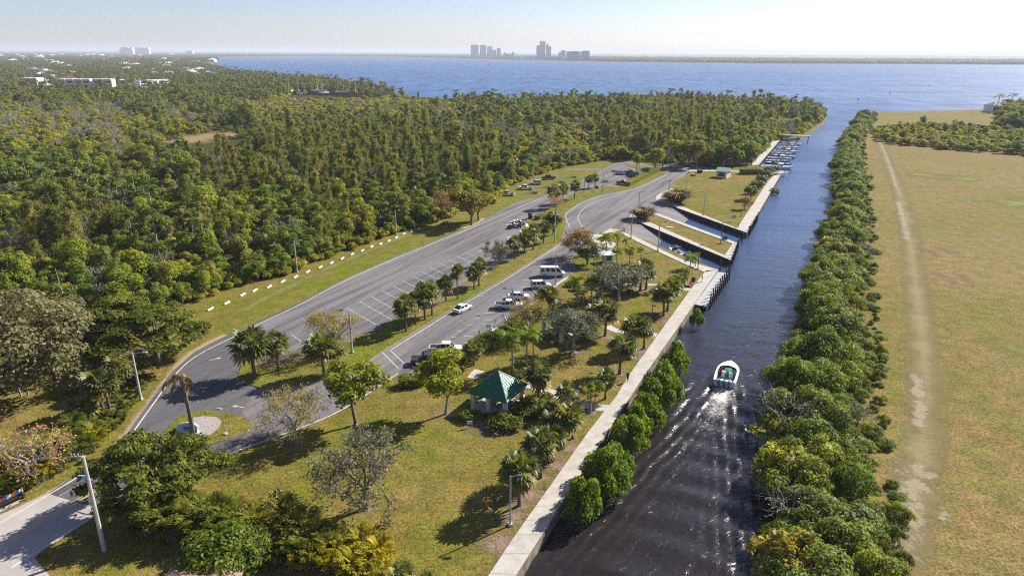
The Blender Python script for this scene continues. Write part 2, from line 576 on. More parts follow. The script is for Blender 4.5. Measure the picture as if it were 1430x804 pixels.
west_land = ([(-260, -500), (-30, -10)] + WEST_CANAL + [C_OUT, LOW_A, LOW_B, MID_TIP_A, MID_TIP_B, UP_A, UP_B, UP_TIP] + SHORE +
             [(9000, 5600), (40000, 9000), (40000, 40000), (-40000, 40000), (-40000, -500)])
mb = MB()
mb.prism(west_land, -4.0, 0.0, 0, 1)
tag(mb.build('ground', [M['lawn'], M['seawall']]), kind='structure')

EAST_EDGE = [(2, -10), (22, 44), (27, 57), (37, 82), (43, 96), (56, 121), (71.5, 151.5), (96, 198), (152, 316), (205, 425), (300, 596)]
east_land = EAST_EDGE + GP([(1203, 156.5), (1300, 154.8), (1385, 152.6), (1395, 150), (1430, 146), (1600, 140)]) + [(3000, 1200), (3000, -400), (0, -400)]
mb = MB()
mb.prism(east_land, -4.0, 0.02, 0, 1)
tag(mb.build('field', [M['field'], M['mud']]), kind='structure')

# ---- water: one sheet, finely cut in the canal where the boat has just passed
m, nt, out = new_mat('river water')
p = pos(nt)
cam_d = nd(nt, 'ShaderNodeVectorMath', operation='DISTANCE')
att = nd(nt, 'ShaderNodeAttribute', attribute_name='foam')
w1 = noise(nt, scaled(nt, p, (0.55, 1.25, 1.0), rad(-28)), 0.95, 4.0, 0.62, 0.6)
w2 = noise(nt, scaled(nt, p, (0.5, 1.3, 1.0), rad(12)), 0.16, 3.0, 0.55, 0.4)
w3 = noise(nt, p, 3.4, 2.0, 0.6)
hh = mathn(nt, 'ADD', mathn(nt, 'MULTIPLY', w1, 0.16), mathn(nt, 'MULTIPLY', w2, 0.42))
hh = mathn(nt, 'ADD', hh, mathn(nt, 'MULTIPLY', w3, 0.008))
gust = noise(nt, scaled(nt, p, (0.3, 1.0, 1.0), rad(5)), 0.006, 4.0, 0.6, 0.5)
bn = nd(nt, 'ShaderNodeBump')
bn.inputs['Distance'].default_value = 1.0
nt.links.new(mathn(nt, 'MULTIPLY_ADD', gust, 0.9), bn.inputs['Strength'])
bn.inputs['Strength'].default_value = 0.8
nt.links.new(hh, bn.inputs['Height'])
sepw = nd(nt, 'ShaderNodeSeparateXYZ'); nt.links.new(p, sepw.inputs[0])
open_r = maprange(nt, sepw.outputs['Y'], 85.0, 260.0)            # tannin-brown canal; farther out the sky's blue reflection is mixed into the colour
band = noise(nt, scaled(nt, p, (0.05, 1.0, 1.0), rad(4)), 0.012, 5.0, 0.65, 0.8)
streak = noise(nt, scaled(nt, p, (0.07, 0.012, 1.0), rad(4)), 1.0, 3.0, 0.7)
sky_tinted = mixc(nt, open_r, (0.021, 0.0165, 0.0165), (0.055, 0.105, 0.205))
sky_tinted = mixc(nt, mathn(nt, 'MULTIPLY', open_r, maprange(nt, band, 0.35, 0.65, 0.0, 0.65)), sky_tinted, (0.02, 0.05, 0.15))
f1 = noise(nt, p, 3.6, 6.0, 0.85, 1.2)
sky_tinted = mixc(nt, mathn(nt, 'MULTIPLY', maprange(nt, sepw.outputs['Y'], 350.0, 900.0), maprange(nt, streak, 0.3, 0.7)), sky_tinted, (0.08, 0.165, 0.32))
f2 = noise(nt, p, 0.8, 3.0, 0.6, 0.5)
fm = mathn(nt, 'ADD', att.outputs['Fac'], mathn(nt, 'MULTIPLY', mathn(nt, 'ADD', f1, -0.5), 2.9))
fm = mathn(nt, 'ADD', fm, mathn(nt, 'MULTIPLY', mathn(nt, 'ADD', f2, -0.5), 0.5))
fm = mathn(nt, 'MULTIPLY', maprange(nt, fm, 0.66, 1.05), maprange(nt, att.outputs['Fac'], 0.03, 0.2))
turb = mathn(nt, 'MULTIPLY', maprange(nt, att.outputs['Fac'], 0.55, 1.3), 0.7)
sky_tinted = mixc(nt, turb, sky_tinted, (0.10, 0.07, 0.045))
colw = mixc(nt, fm, sky_tinted, (0.56, 0.53, 0.49))
rgh = mathn(nt, 'MAXIMUM', mathn(nt, 'MULTIPLY', fm, 0.8), maprange(nt, sepw.outputs['Y'], 120.0, 600.0, 0.25, 0.42))
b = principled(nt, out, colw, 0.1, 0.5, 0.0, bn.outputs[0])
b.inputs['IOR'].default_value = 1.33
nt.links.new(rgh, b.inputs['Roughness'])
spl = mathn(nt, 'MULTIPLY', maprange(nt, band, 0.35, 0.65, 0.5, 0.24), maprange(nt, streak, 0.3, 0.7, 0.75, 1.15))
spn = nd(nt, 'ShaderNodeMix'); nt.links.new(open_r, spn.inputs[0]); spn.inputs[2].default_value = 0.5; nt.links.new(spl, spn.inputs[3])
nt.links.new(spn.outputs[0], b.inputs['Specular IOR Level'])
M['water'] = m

def build_water():
    x0, x1, y0, y1 = -10.0, 66.0, 40.0, 150.0
    d = 0.3
    nx, ny = int((x1 - x0) / d) + 1, int((y1 - y0) / d) + 1
    X, Y = np.meshgrid(np.linspace(x0, x1, nx), np.linspace(y0, y1, ny))
    ax, ay = 34.6, 99.9                                  # transom of the cruiser
    dx, dy = 0.40, 0.9165
    # the boat's track bends slightly
    s = -((X - ax) * dx + (Y - ay) * dy)
    l = (X - ax) * dy - (Y - ay) * dx
    l = l + 0.0009 * np.maximum(s, 0) ** 2 * 0.5
    al = np.abs(l)
    rng = np.random.default_rng(5)
    ph = 0.7 * np.sin(X * 0.23 + 1.3) + 0.6 * np.sin(Y * 0.31) + 0.5 * np.sin((X + Y) * 0.5)
    on = 1 / (1 + np.exp(-(s + 1.0) * 1.5))
    arm = al - (1.5 + 0.36 * np.maximum(s + 3, 0))
    dec = np.exp(-np.maximum(s, 0) / 55.0)
    Z = 0.15 * dec * (1 - 0.75 * np.exp(-np.maximum(s + 4, 0) / 7.0)) * np.exp(-(arm / 5.0) ** 2) * np.cos(2 * np.pi * arm / 2.9 + 0.5 * ph) / (1 + np.exp(-(s + 4) * 1.2))
    arm2 = al - (1.0 + 0.17 * np.maximum(s, 0))
    Z += 0.10 * dec * np.exp(-(arm2 / 3.5) ** 2) * np.cos(2 * np.pi * arm2 / 1.5 + ph) * on
    inside = 1 / (1 + np.exp((al - 0.32 * np.maximum(s, 0) - 1.5) / 1.2))
    Z += 0.20 * np.exp(-np.maximum(s, 0) / 70.0) * inside * np.cos(2 * np.pi * (s - 0.02 * l * l) / 5.2 + 0.6 * ph) * on
    Z += 0.16 * np.exp(-np.maximum(s, 0) / 9.0) * np.exp(-(l / 2.6) ** 2) * on * np.sin(X * 5.1 + 2 * np.sin(Y * 3.3)) * np.sin(Y * 4.7 + 2 * np.sin(X * 2.9))
    foam = 1.35 * np.exp(-np.maximum(s, 0) / 15.0) * np.exp(-(al / (1.7 + 0.11 * np.maximum(s, 0))) ** 2.6) * on
    for sg in (-1, 1):
        off = 1.2 + 0.052 * np.maximum(s, 0) + 0.25 * np.sin(s * 0.45 + sg) + 0.2 * np.sin(s * 1.1)
        g = np.exp(-((l * sg - off) / 0.62) ** 2) * on * np.clip((s - 2) / 6, 0, 1)
        foam = np.maximum(foam, 0.66 * g * np.exp(-np.maximum(s - 10, 0) / 90.0) * (0.85 + 0.25 * np.sin(s * 0.8 + sg * 2)))
    g = np.exp(-(arm / 0.45) ** 2) / (1 + np.exp(-(s + 5) * 1.5)) * np.exp(-np.maximum(s + 5, 0) / 4.0)
    foam = np.maximum(foam, 0.2 * g * (al > 1.4))
    edge = np.clip(np.minimum.reduce([X - x0, x1 - X, Y - y0, y1 - Y]) / 8.0, 0, 1)
    Z *= edge
    foam *= edge
    V = np.stack([X.ravel(), Y.ravel(), WZ + Z.ravel()], 1)
    idx = np.arange(nx * ny).reshape(ny, nx)
    F = np.stack([idx[:-1, :-1], idx[:-1, 1:], idx[1:, 1:], idx[1:, :-1]], -1).reshape(-1, 4)
    B = 45000.0
    ext = np.array([(-B, -B), (B, -B), (B, B), (-B, B)])
    n0 = len(V)
    V = np.vstack([V, np.c_[ext, np.full(4, WZ)]])
    c = [idx[0, 0], idx[0, -1], idx[-1, -1], idx[-1, 0]]
    ring = [(n0, n0 + 1, c[1], c[0]), (n0 + 1, n0 + 2, c[2], c[1]), (n0 + 2, n0 + 3, c[3], c[2]), (n0 + 3, n0, c[0], c[3])]
    me = bpy.data.meshes.new('water')
    nf = len(F) + 4
    me.vertices.add(len(V)); me.vertices.foreach_set('co', V.astype(np.float32).ravel())
    me.loops.add(nf * 4)
    me.loops.foreach_set('vertex_index', np.vstack([F, np.array(ring)]).astype(np.int32).ravel())
    me.polygons.add(nf)
    me.polygons.foreach_set('loop_start', np.arange(0, nf * 4, 4, dtype=np.int32))
    me.polygons.foreach_set('use_smooth', np.ones(nf, bool))
    me.update(calc_edges=True)
    at = me.attributes.new('foam', 'FLOAT', 'POINT')
    at.data.foreach_set('value', np.r_[foam.ravel(), np.zeros(4)].astype(np.float32))
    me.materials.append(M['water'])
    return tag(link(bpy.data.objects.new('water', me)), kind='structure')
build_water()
mb = MB()
mb.quad((-45000, -45000, -5), (45000, -45000, -5), (45000, 45000, -5), (-45000, 45000, -5))
tag(mb.build('riverbed', M['mud']), kind='structure')

# ---- asphalt
def sheet(name, px, z, mat, z0=None, world_pts=False, side=None):
    mb = MB()
    mb.prism(px if world_pts else GP(px), z0, z, 0, 1 if side else 0)
    return tag(mb.build(name, [mat, side] if side else mat), kind='structure')

ROAD_W = [(-120, 790), (-60, 750), (0, 718.5), (67, 689), (140, 639), (178, 604), (200, 573), (240, 519), (272, 491), (325, 464.5), (360, 448.5),
          (410, 426.5), (486, 387.5), (561, 354.5), (624, 329.5), (668, 312), (682, 302), (704, 291), (727, 280), (752, 275.3), (775, 265),
          (810, 253.2), (832, 241.5)]
PAVED = ROAD_W + [(848, 233), (869, 224.5), (886, 225.5), (900, 230), (925, 232), (947, 230), (985, 232.5), (990, 238), (962, 239), (950, 250),
                  (939, 260), (925, 268), (915, 276), (924, 283), (911, 295.7), (897, 293), (886, 294.5), (878, 304.5), (865, 320.5), (852, 323), (838, 336),
                  (815, 348), (797, 362), (806, 376), (799, 383.5), (781, 394), (745, 421), (707, 451.5), (669, 471), (632, 495), (610, 511), (575, 521), (556, 522), (534, 537), (492, 565),
                  (448, 588), (360, 621), (293, 645.5), (215, 680), (151, 711), (136, 719), (60, 768), (48, 778), (70, 804), (75, 830), (-120, 900)]
sheet('road', PAVED, 0.02, M['asphalt'])
sheet('concrete_road', [(-120, 790), (-60, 750), (0, 718.5), (67, 689), (83, 694), (104, 700), (131, 708.5), (145, 713), (136, 719), (60, 768), (48, 778), (70, 804), (75, 830), (-120, 900)],
      0.026, M['road_concrete'])
sheet('entrance_asphalt', [(140, 639), (178, 604), (200, 573), (240, 519), (272, 491), (325, 464.5), (345, 497), (330, 531), (360, 541), (337, 575), (352, 594), (330, 622), (293, 645.5), (215, 680),
      (151, 711), (104, 700), (67, 689)], 0.024, M['asphalt_dark'])
sheet('overflow_path', [(789, 235.8), (837, 235.4), (842, 237.4), (789, 238.2)], 0.02, M['asphalt'])

# ramps run down into the water
def ramp_sheet(a, b, a2, b2, name):
    mb = MB()
    A, Bv, A2, B2 = (Vector(q) for q in (a, b, a2, b2))
    V = []
    for t, z in ((0, 0.02), (0.12, 0.0), (0.47, -1.35), (1.0, -3.9)):
        p0, p1 = A.lerp(A2, t), Bv.lerp(B2, t)
        V.append(((p0.x, p0.y, z), (p1.x, p1.y, z)))
    for k in range(3):
        mb.quad(V[k][0], V[k][1], V[k + 1][1], V[k + 1][0])
    return tag(mb.build(name, M['ramp']), kind='structure')
ramp_sheet(LOW_A, LOW_B, G2(975, 366), G2(985, 349), 'lower_ramp')
ramp_sheet(UP_A, UP_B, G2(995, 326.5), G2(1010, 313.5), 'upper_ramp')

# grass islands stand a kerb's height above the asphalt
def island(name, px, mat='strip', z=0.13):
    mb = MB()
    mb.prism(smooth_line(GP(px), 3)[:-1] if False else GP(px), 0.0, z, 0, 1)
    return tag(mb.build(name, [M[mat], M['road_concrete']]), kind='structure')
island('median', [(331, 531), (338, 506), (350, 496), (372, 503), (400, 497), (440, 487), (478, 477), (500, 470), (520, 465), (551, 447), (566, 438), (610, 421.7), (645.6, 396),
                  (683, 376), (700, 370), (717, 361), (726, 345), (722, 333), (730, 318), (737, 311), (745, 302.5), (764, 292), (786, 280), (795, 273), (814, 267), (841, 260.8),
                  (858, 261), (874, 260.5), (897, 249), (917, 238.5), (934, 241.5), (912, 252), (888, 262), (871, 266), (841, 272), (816, 280.6), (795, 293), (788, 301),
                  (790, 316), (787, 324), (783, 339), (720, 379.5), (649.6, 420.5), (599, 451), (536, 490), (508.5, 509), (475, 523), (447, 533), (405, 541), (362, 542)])
island('sign_island', [(232, 603), (240, 590), (252, 581.5), (267, 576), (285, 574), (302, 575), (322, 578), (337, 582), (349, 588), (353, 595), (346, 602.5), (330, 609), (315, 615), (290, 622), (262, 627), (244, 622), (233, 613)])
island('lot_island', [(872, 228.5), (886, 229.3), (896, 232), (908, 234), (916, 236), (905, 238.5), (893, 237), (880, 233)], z=0.1)

# roadside grass west of the road, field patches and bare verge
sheet('grass_strip', [(262, 478), (300, 455), (330, 441), (360, 425), (410, 404), (486, 367), (561, 336), (600, 321), (640, 305), (670, 290), (700, 275), (735, 255), (790, 236),
                      (835, 225), (872, 223), (866, 225), (832, 241), (810, 252.8), (775, 264.5), (752, 274.8), (727, 279.5), (704, 290.5), (682, 301.5), (666, 311.5), (624, 328.8),
                      (561, 353.8), (486, 386.8), (410, 425.8), (360, 447.8), (325, 463.8), (272, 490)], 0.006, M['strip'])

def line_strip(mb, pts, w, z, m=0):
    L, Rr = offset_line(pts, w)
    for i in range(len(pts) - 1):
        mb.quad((*L[i], z), (*Rr[i], z), (*Rr[i + 1], z), (*L[i + 1], z), m)

mk = MB()
for px, w in (([(-40, 748), (0, 730), (67, 691), (118, 660), (148.5, 638.5), (168.7, 619), (185, 604), (209, 571), (247, 520.7), (277, 495.5), (327, 470), (360, 453), (410, 429.5), (486, 390.5),
                (561, 357.5), (624, 332.5), (670, 314), (720, 292), (757, 276.5)], 0.2),
              ([(15, 793), (136, 717), (151, 708.5), (215, 678), (293, 643), (360, 619), (448, 586), (492, 563.5), (534, 535.8), (556.4, 521)], 0.2),
              ([(545, 489), (599.5, 455), (657, 419), (720, 382), (781, 343)], 0.18),
              ([(545, 489), (567.7, 510.6)], 0.15), ([(533.7, 491.8), (556.4, 514.4)], 0.15),
              ([(796, 318), (790, 302), (796.5, 294), (816.5, 281.8), (841, 273.5), (871, 267.5), (890, 262.5), (914, 252.5), (936, 242)], 0.16),
              ([(813.5, 317), (807, 303.5), (818.5, 288.5), (841, 278.8), (873, 270.5)], 0.15)):
    line_strip(mk, smooth_line(GP(px), 5) if len(px) > 2 else GP(px), w, 0.032)
STALLS = [((407, 467), (431.5, 484)), ((485, 430), (532, 457.5)), ((502, 421), (547.6, 446.4)), ((518, 414), (551, 432)), ((533.5, 406), (556, 418)), ((549.3, 399.5), (570, 410)),
          ((562, 392), (583.5, 402)), ((576.5, 386), (595, 394.5)), ((588, 379), (610.5, 389.6)), ((600, 373), (620, 382.6)), ((612, 367), (630, 374.6)), ((625, 362), (644, 370)),
          ((638, 358), (658, 366)), ((652, 354), (674, 362)), ((667, 350.5), (690, 358)), ((681, 343), (703, 350)), ((693, 337), (714, 344)), ((705, 331), (722, 337)),
          ((629.7, 470.4), (637.6, 470.7)), ((647.6, 469.2), (661.5, 469.8)), ((638.6, 462), (646.6, 462.6)), ((658.5, 461.5), (670.4, 461.6)), ((651.5, 454.3), (660.5, 454.3)),
          ((673.4, 453), (686.4, 453)), ((675.4, 446.4), (688.4, 446.4)), ((663.5, 444.2), (670, 444.4)), ((676, 437.3), (699.3, 437.6)), ((668, 413), (676, 413.4)), ((718, 400), (742, 400.6)),
          ((729, 391), (742, 391.4)), ((741, 376.5), (757, 377)), ((841, 262), (876, 264.6)), ((846, 258.5), (850, 259.8)), ((815, 262.3), (826, 259)), ((737, 309), (752, 313.5))]
for a, b in STALLS:
    line_strip(mk, GP([a, b]), 0.12, 0.032)
for c, a in (((332, 567.5), 2.9), ((301, 501), 0.6)):         # direction arrows
    q = Vector(G2(*c)); ca, sa = math.cos(a), math.sin(a)
    for tri in (((-1.6, -.12), (.4, -.12), (.4, .12), (-1.6, .12)), ((.4, -.5), (1.6, 0), (.4, .5), (.4, 0.01))):
        mk.add([(q.x + (x * ca - y * sa) * .62, q.y + (x * sa + y * ca) * .62, 0.033) for x, y in tri], [(0, 1, 2, 3)])
tag(mk.build('road_markings', M['white_line']), kind='structure')
mk = MB()
for dpx in (0, 3.6):
    line_strip(mk, GP([(-30, 777 + dpx), (0, 759.5 + dpx), (63, 723.5 + dpx), (131, 683.5 + dpx), (150, 672 + dpx), (170, 661 + dpx)]), 0.16, 0.034)
tag(mk.build('centre_line', M['yellow_line']), kind='structure')
mk = MB()
line_strip(mk, GP([(83, 692), (126, 669.5), (150, 655)]), 0.08, 0.033)
tag(mk.build('lane_seam', M['white_line']), kind='structure')

# ---- pale concrete walks with joints; top 0.12 m above the lawn
def walk(name, left, right, z=0.12, joint=2.6, side='concrete', z0=0.0):
    mb = MB()
    mb.prism(left + right[::-1], z0, z, 0, 2)
    if joint:
        n = len(left)
        for i in range(n - 1):
            a0, a1, b0, b1 = Vector(left[i]), Vector(left[i + 1]), Vector(right[i]), Vector(right[i + 1])
            ln = ((a1 + b1) / 2 - (a0 + b0) / 2).length
            k = max(1, int(ln / joint))
            for j in range(1, k + 1):
                p0, p1 = a0.lerp(a1, j / k), b0.lerp(b1, j / k)
                d = ((a1 - a0).normalized()) * 0.045
                mb.quad((*(p0 - d), z + .003), (*(p1 - d), z + .003), (*(p1 + d), z + .003), (*(p0 + d), z + .003), 1)
    return tag(mb.build(name, [M['concrete'], M['joint'], M[side]]), kind='structure')

wl = [(-33, -4)] + GP([(684, 801), (720, 747), (821, 604), (861, 553), (876, 527.5), (919, 467.5), (962, 408), (985.5, 378.5)])
wr = [(-29.9, -9.9)] + GP([(721, 803), (757, 747), (858, 589), (891, 538), (903, 520), (952.4, 449.6), (980, 409.5), (1003, 377)])
walk('canal_walk', wl, wr, side='seawall', z0=-3.5)
walk('ramp_walk', GP([(858, 319.3), (888, 331), (935, 354.5), (958, 365), (1003, 377)]), GP([(866, 326), (888, 337), (930, 357), (957, 369.5), (984, 380.5)]))
# edges of the middle pier
B1, B2 = LOW_B, MID_TIP_A
mid = [LOW_B, MID_TIP_A, MID_TIP_B, UP_A]
walk('pier_walk', [LOW_B, G2(930, 326.3), MID_TIP_A], GP([(887, 304.5), (899, 307), (1012, 357)]), side='sheet_pile', z0=-3.5)
walk('pier_end_walk', [MID_TIP_A, MID_TIP_B], GP([(1012, 357), (1023, 340.5)]), side='sheet_pile', z0=-3.5)
walk('pier_back_walk', [MID_TIP_B, UP_A], GP([(1023, 340.5), (914.5, 300.5)]), side='sheet_pile', z0=-3.5)
walk('pier_head_walk', [UP_A, G2(897, 293), G2(886, 294.5), LOW_B], GP([(914.5, 300.5), (899, 297.5), (891, 298), (887, 304.5)]), joint=0, side='sheet_pile', z0=-1.0)
walk('quay_walk', [UP_B, UP_TIP], GP([(931, 280), (1029, 319)]), side='sheet_pile', z0=-3.5)
walk('promenade', [UP_TIP, G2(1090, 244.5)], GP([(1029, 319), (1078, 245.5)]), side='seawall', z0=-3.5)
walk('corner_walk', [UP_B, G2(915, 279), G2(917, 273.5), G2(926, 268), G2(938, 263)], GP([(931, 280), (922.5, 277), (923.5, 273.5), (930, 270), (939.5, 265)]), joint=0)
walk('building_walk', GP([(962, 238.1), (1000, 238.2), (1034, 239)]), GP([(962, 239.5), (1000, 239.6), (1034, 240.4)]), joint=0)
# paths through the park
for nm, pts, w in (('park_path', [(858, 320), (846, 326), (822, 333), (836, 338), (853, 339.5), (846, 350), (838, 358)], 2.6),
                   ('garden_path', [(733, 536), (756, 543), (780, 552), (800, 562), (832, 568), (852, 570)], 2.0),
                   ('bench_path', [(905, 398), (922, 398.5), (934, 399), (960, 404), (970, 405)], 1.8),
                   ('kiosk_path', [(848, 455), (862, 462), (890, 464), (917, 468)], 1.8),
                   ('pavilion_path', [(660, 528), (664, 522), (670, 517)], 1.8),
                   ('lot_path', [(760, 440), (752, 441), (742, 440)], 2.4)):
    L, Rr = offset_line(smooth_line(GP(pts), 4), w)
    walk(nm, L, Rr, z=0.04, joint=0)
sheet('lot_kerb', [(798.5, 383), (781, 393.6), (745, 420.6), (707, 451), (669, 470.6), (632, 494.6), (634, 497), (671, 472.6), (709, 453), (747, 422.4), (783, 395.2), (800, 384.6)], 0.15, M['concrete'], 0.0)
for nm, a, b in (('east_kerb_pad', (925, 237), (936, 240)),):
    pass

# ---- bare earth, wheel tracks and mulch
M['sand_track'] = soft_mat('sandy wheel track', (0.24, 0.192, 0.105), (0.325, 0.27, 0.185), 0.4, 2.6, 0.8, 3.2)
M['worn_track'] = soft_mat('worn field grass', (0.228, 0.182, 0.08), (0.26, 0.208, 0.102), 0.12, 2.4, 1.5, 2.2)
M['green_patch'] = soft_mat('greener grass', (0.165, 0.165, 0.036), (0.21, 0.20, 0.052), 0.12, 1.1, 1.5, 3.0)
M['red_patch'] = soft_mat('brown dead grass', (0.22, 0.145, 0.072), (0.25, 0.172, 0.085), 0.2, 1.2, 1.5)
M['mulch'] = soft_mat('leaf litter', (0.17, 0.11, 0.072), (0.30, 0.215, 0.15), 1.2, 4.0, 0.7)
M['litter_pale'] = soft_mat('dry verge', (0.27, 0.20, 0.115), (0.40, 0.315, 0.205), 0.8, 3.0, 0.8)
M['marsh'] = soft_mat('brown marsh grass', (0.21, 0.145, 0.065), (0.30, 0.215, 0.095), 0.1, 0.9, 0.6)
soft_sheet('worn_track', M['worn_track'], [(GP([(1226, 195), (1245, 240), (1262, 290), (1270, 330), (1285, 450), (1293, 560), (1280, 680), (1258, 790), (1240, 860)]), 6.5),
                                          (GP([(1262, 245), (1300, 262), (1345, 274), (1390, 285), (1440, 290)]), 3.0),
                                          (GP([(1270, 320), (1330, 325), (1380, 329), (1440, 332)]), 2.5),
                                          (GP([(1262, 256), (1320, 259), (1370, 263), (1440, 266)]), 2.5)], z=0.026)
soft_sheet('sand_track', M['sand_track'], [(GP([(1222, 190), (1232, 205), (1240, 225), (1247, 245), (1252, 262)]), 2.8), (GP([(1253, 280), (1260, 300), (1264, 318), (1268, 336)]), 4.0),
                                           (GP([(1278, 520), (1284, 560), (1285, 600)]), 3.0),
                                           (GP([(1282, 640), (1275, 690), (1266, 730), (1254, 775)]), 5.5), (GP([(1262, 725), (1248, 765), (1232, 778)]), 3.2), (GP([(1313, 727), (1321, 712)]), 2.0)], z=0.032)
soft_sheet('green_patch', M['green_patch'], [(GP([(1262, 243), (1378, 251)]), 20.0), (GP([(1390, 287), (1460, 280)]), 18.0),
                                             (GP([(1365, 470), (1460, 505)]), 9.0),
                                             (GP([(1370, 175), (1430, 192)]), 40.0), (GP([(1200, 160), (1400, 158)]), 18.0),
                                             (GP([(300, 452), (480, 365), (640, 300)]), 5.0)], z=0.03)
soft_sheet('red_patch', M['red_patch'], [(GP([(1290, 345), (1312, 352), (1330, 360)]), 9.0), (GP([(1320, 380), (1350, 400)]), 8.0), (GP([(1100 + 230, 205), (1370, 206)]), 20.0)], z=0.03)
soft_sheet('marsh', M['marsh'], [(GP([(235, 200), (275, 193), (300, 190), (340, 186)]), 62.0), (GP([(368, 173), (380, 172), (392, 170)]), 18.0), (GP([(165, 202), (200, 200)]), 10.0),
                                 (GP([(0, 131), (30, 130), (62, 129)]), 60.0), (GP([(315, 143), (340, 142), (362, 144)]), 40.0)], z=0.02)
soft_sheet('dry_verge', M['litter_pale'], [(GP([(150, 640), (185, 596), (225, 543), (255, 503), (285, 482), (318, 466)]), 2.8), (GP([(645, 320), (668, 311), (676, 304)]), 4.0),
                                           (GP([(20, 712), (80, 681), (140, 643)]), 1.6)], z=0.016)
# river through the trees: a small pond in the wood
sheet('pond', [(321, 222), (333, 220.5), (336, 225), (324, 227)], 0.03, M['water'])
sheet('gravel_bed', [(270, 584), (285, 582), (302, 583), (309, 588), (307, 596), (297, 606), (286, 611), (272, 609), (268, 597)], 0.16, M['gravel'], 0.0)
# ================================================================== PLANTS
# every plant mesh is a bag of small leaf faces (and tapered limbs) spread through the crown's volume
class QB:
    def __init__(s): s.q, s.m = [], []
    def add(s, q, m=0):
        s.q.append(np.asarray(q, np.float32)); s.m.append(np.full(len(q), m, np.int32))
    def mesh(s, name, mats):
        Q = np.concatenate(s.q); mi = np.concatenate(s.m)
        n = len(Q)
        me = bpy.data.meshes.new(name)
        me.vertices.add(n * 4); me.vertices.foreach_set('co', Q.ravel())
        me.loops.add(n * 4); me.loops.foreach_set('vertex_index', np.arange(n * 4, dtype=np.int32))
        me.polygons.add(n); me.polygons.foreach_set('loop_start', np.arange(0, n * 4, 4, dtype=np.int32))
        for m in mats: me.materials.append(m)
        me.polygons.foreach_set('material_index', mi)
        me.update(calc_edges=True)
        return me

def unit(v):
    return v / np.maximum(np.linalg.norm(v, axis=-1, keepdims=True), 1e-9)

def cards(rng, P, N, size, aspect=0.62, jitter=0.6):
    """kite-shaped leaf faces at points P facing roughly along N"""
    n = len(P)
    N = unit(N + rng.normal(0, jitter, (n, 3)))
    T = unit(np.cross(N, rng.normal(0, 1, (n, 3))))
    B = np.cross(N, T)
    L = (size * rng.uniform(0.7, 1.3, n))[:, None] * 0.5
    W = L * aspect * rng.uniform(0.8, 1.25, n)[:, None]
    sh = rng.uniform(-0.3, 0.3, n)[:, None]
    return np.stack([P - T * L, P + B * W + T * L * sh - N * L * 0.15, P + T * L, P - B * W + T * L * sh - N * L * 0.15], 1)

def lobes_crown(rng, lobes, n, size, jitter=0.55, under=0.25, shell=0.72, aspect=0.62):
    """lobes: (cx, cy, cz, rx, ry, rz); faces lie near the lobes' outer shells, fewer below"""
    lo = np.array(lobes, float)
    w = (lo[:, 3] * lo[:, 4] + lo[:, 3] * lo[:, 5]) ; w /= w.sum()
    k = rng.choice(len(lo), n, p=w)
    d = unit(rng.normal(0, 1, (n, 3)))
    flip = (d[:, 2] < 0) & (rng.random(n) > under)
    d[flip, 2] *= -1
    r = rng.uniform(shell, 1.06, n)
    r[rng.random(n) < 0.12] *= 0.7
    P = lo[k, :3] + d * lo[k, 3:] * r[:, None]
    return cards(rng, P, d * np.array([1, 1, 1.15]) + np.array([0, 0, 0.25]), size, aspect, jitter)

def limb(p0, p1, r0, r1, n=5):
    p0, p1 = np.array(p0, float), np.array(p1, float)
    d = unit(p1 - p0)
    u = unit(np.cross(d, [0.31, 0.17, 0.93] if abs(d[2]) < 0.9 else [1, 0.1, 0])); w = np.cross(d, u)
    a = np.linspace(0, 2 * np.pi, n + 1)[:, None]
    c = np.cos(a) * u + np.sin(a) * w
    A, B = p0 + c * r0, p1 + c * r1
    return np.stack([A[:-1], A[1:], B[1:], B[:-1]], 1)

def limb_chain(pts, radii, n=5):
    return np.concatenate([limb(pts[i], pts[i + 1], radii[i], radii[i + 1], n) for i in range(len(pts) - 1)])

def rand_lobes(rng, n, R, zc, H, rmin, rmax, flat=0.8, top=1.0):
    """n lobes scattered through an ellipsoid of radius R and half height H about height zc"""
    out = []
    for i in range(n):
        d = unit(rng.normal(0, 1, 3)); d[2] = abs(d[2]) * rng.choice([1, 1, -0.55])
        t = rng.uniform(0.45, 0.85)
        r = rng.uniform(rmin, rmax)
        out.append((d[0] * R * t, d[1] * R * t, zc + d[2] * H * t * top, r, r, r * flat))
    out.append((0, 0, zc, R * 0.55, R * 0.55, H * 0.7))
    return out

def broadleaf(seed, H=8.0, R=3.4, n=1500, size=0.62, nl=11, trunk=0.3, rl=(1.0, 1.7), flat=0.8):
    rng = np.random.default_rng(seed)
    zc = H * (1 + trunk) / 2
    hh = H * (1 - trunk) / 2
    L = rand_lobes(rng, nl, R, zc, hh, rl[0], rl[1], flat)
    crown, wood = QB(), QB()
    crown.add(lobes_crown(rng, L, n, size))
    top = (rng.normal(0, .2), rng.normal(0, .2), H * trunk * 1.1)
    wood.add(limb_chain([(0, 0, -0.2), (0, 0, 0.5), top], [R * 0.075, R * 0.055, R * 0.045], 7))
    for l in L[:-1][:8]:
        wood.add(limb(top, (l[0] * 0.85, l[1] * 0.85, l[2]), R * 0.035, R * 0.01, 4))
    return crown, wood

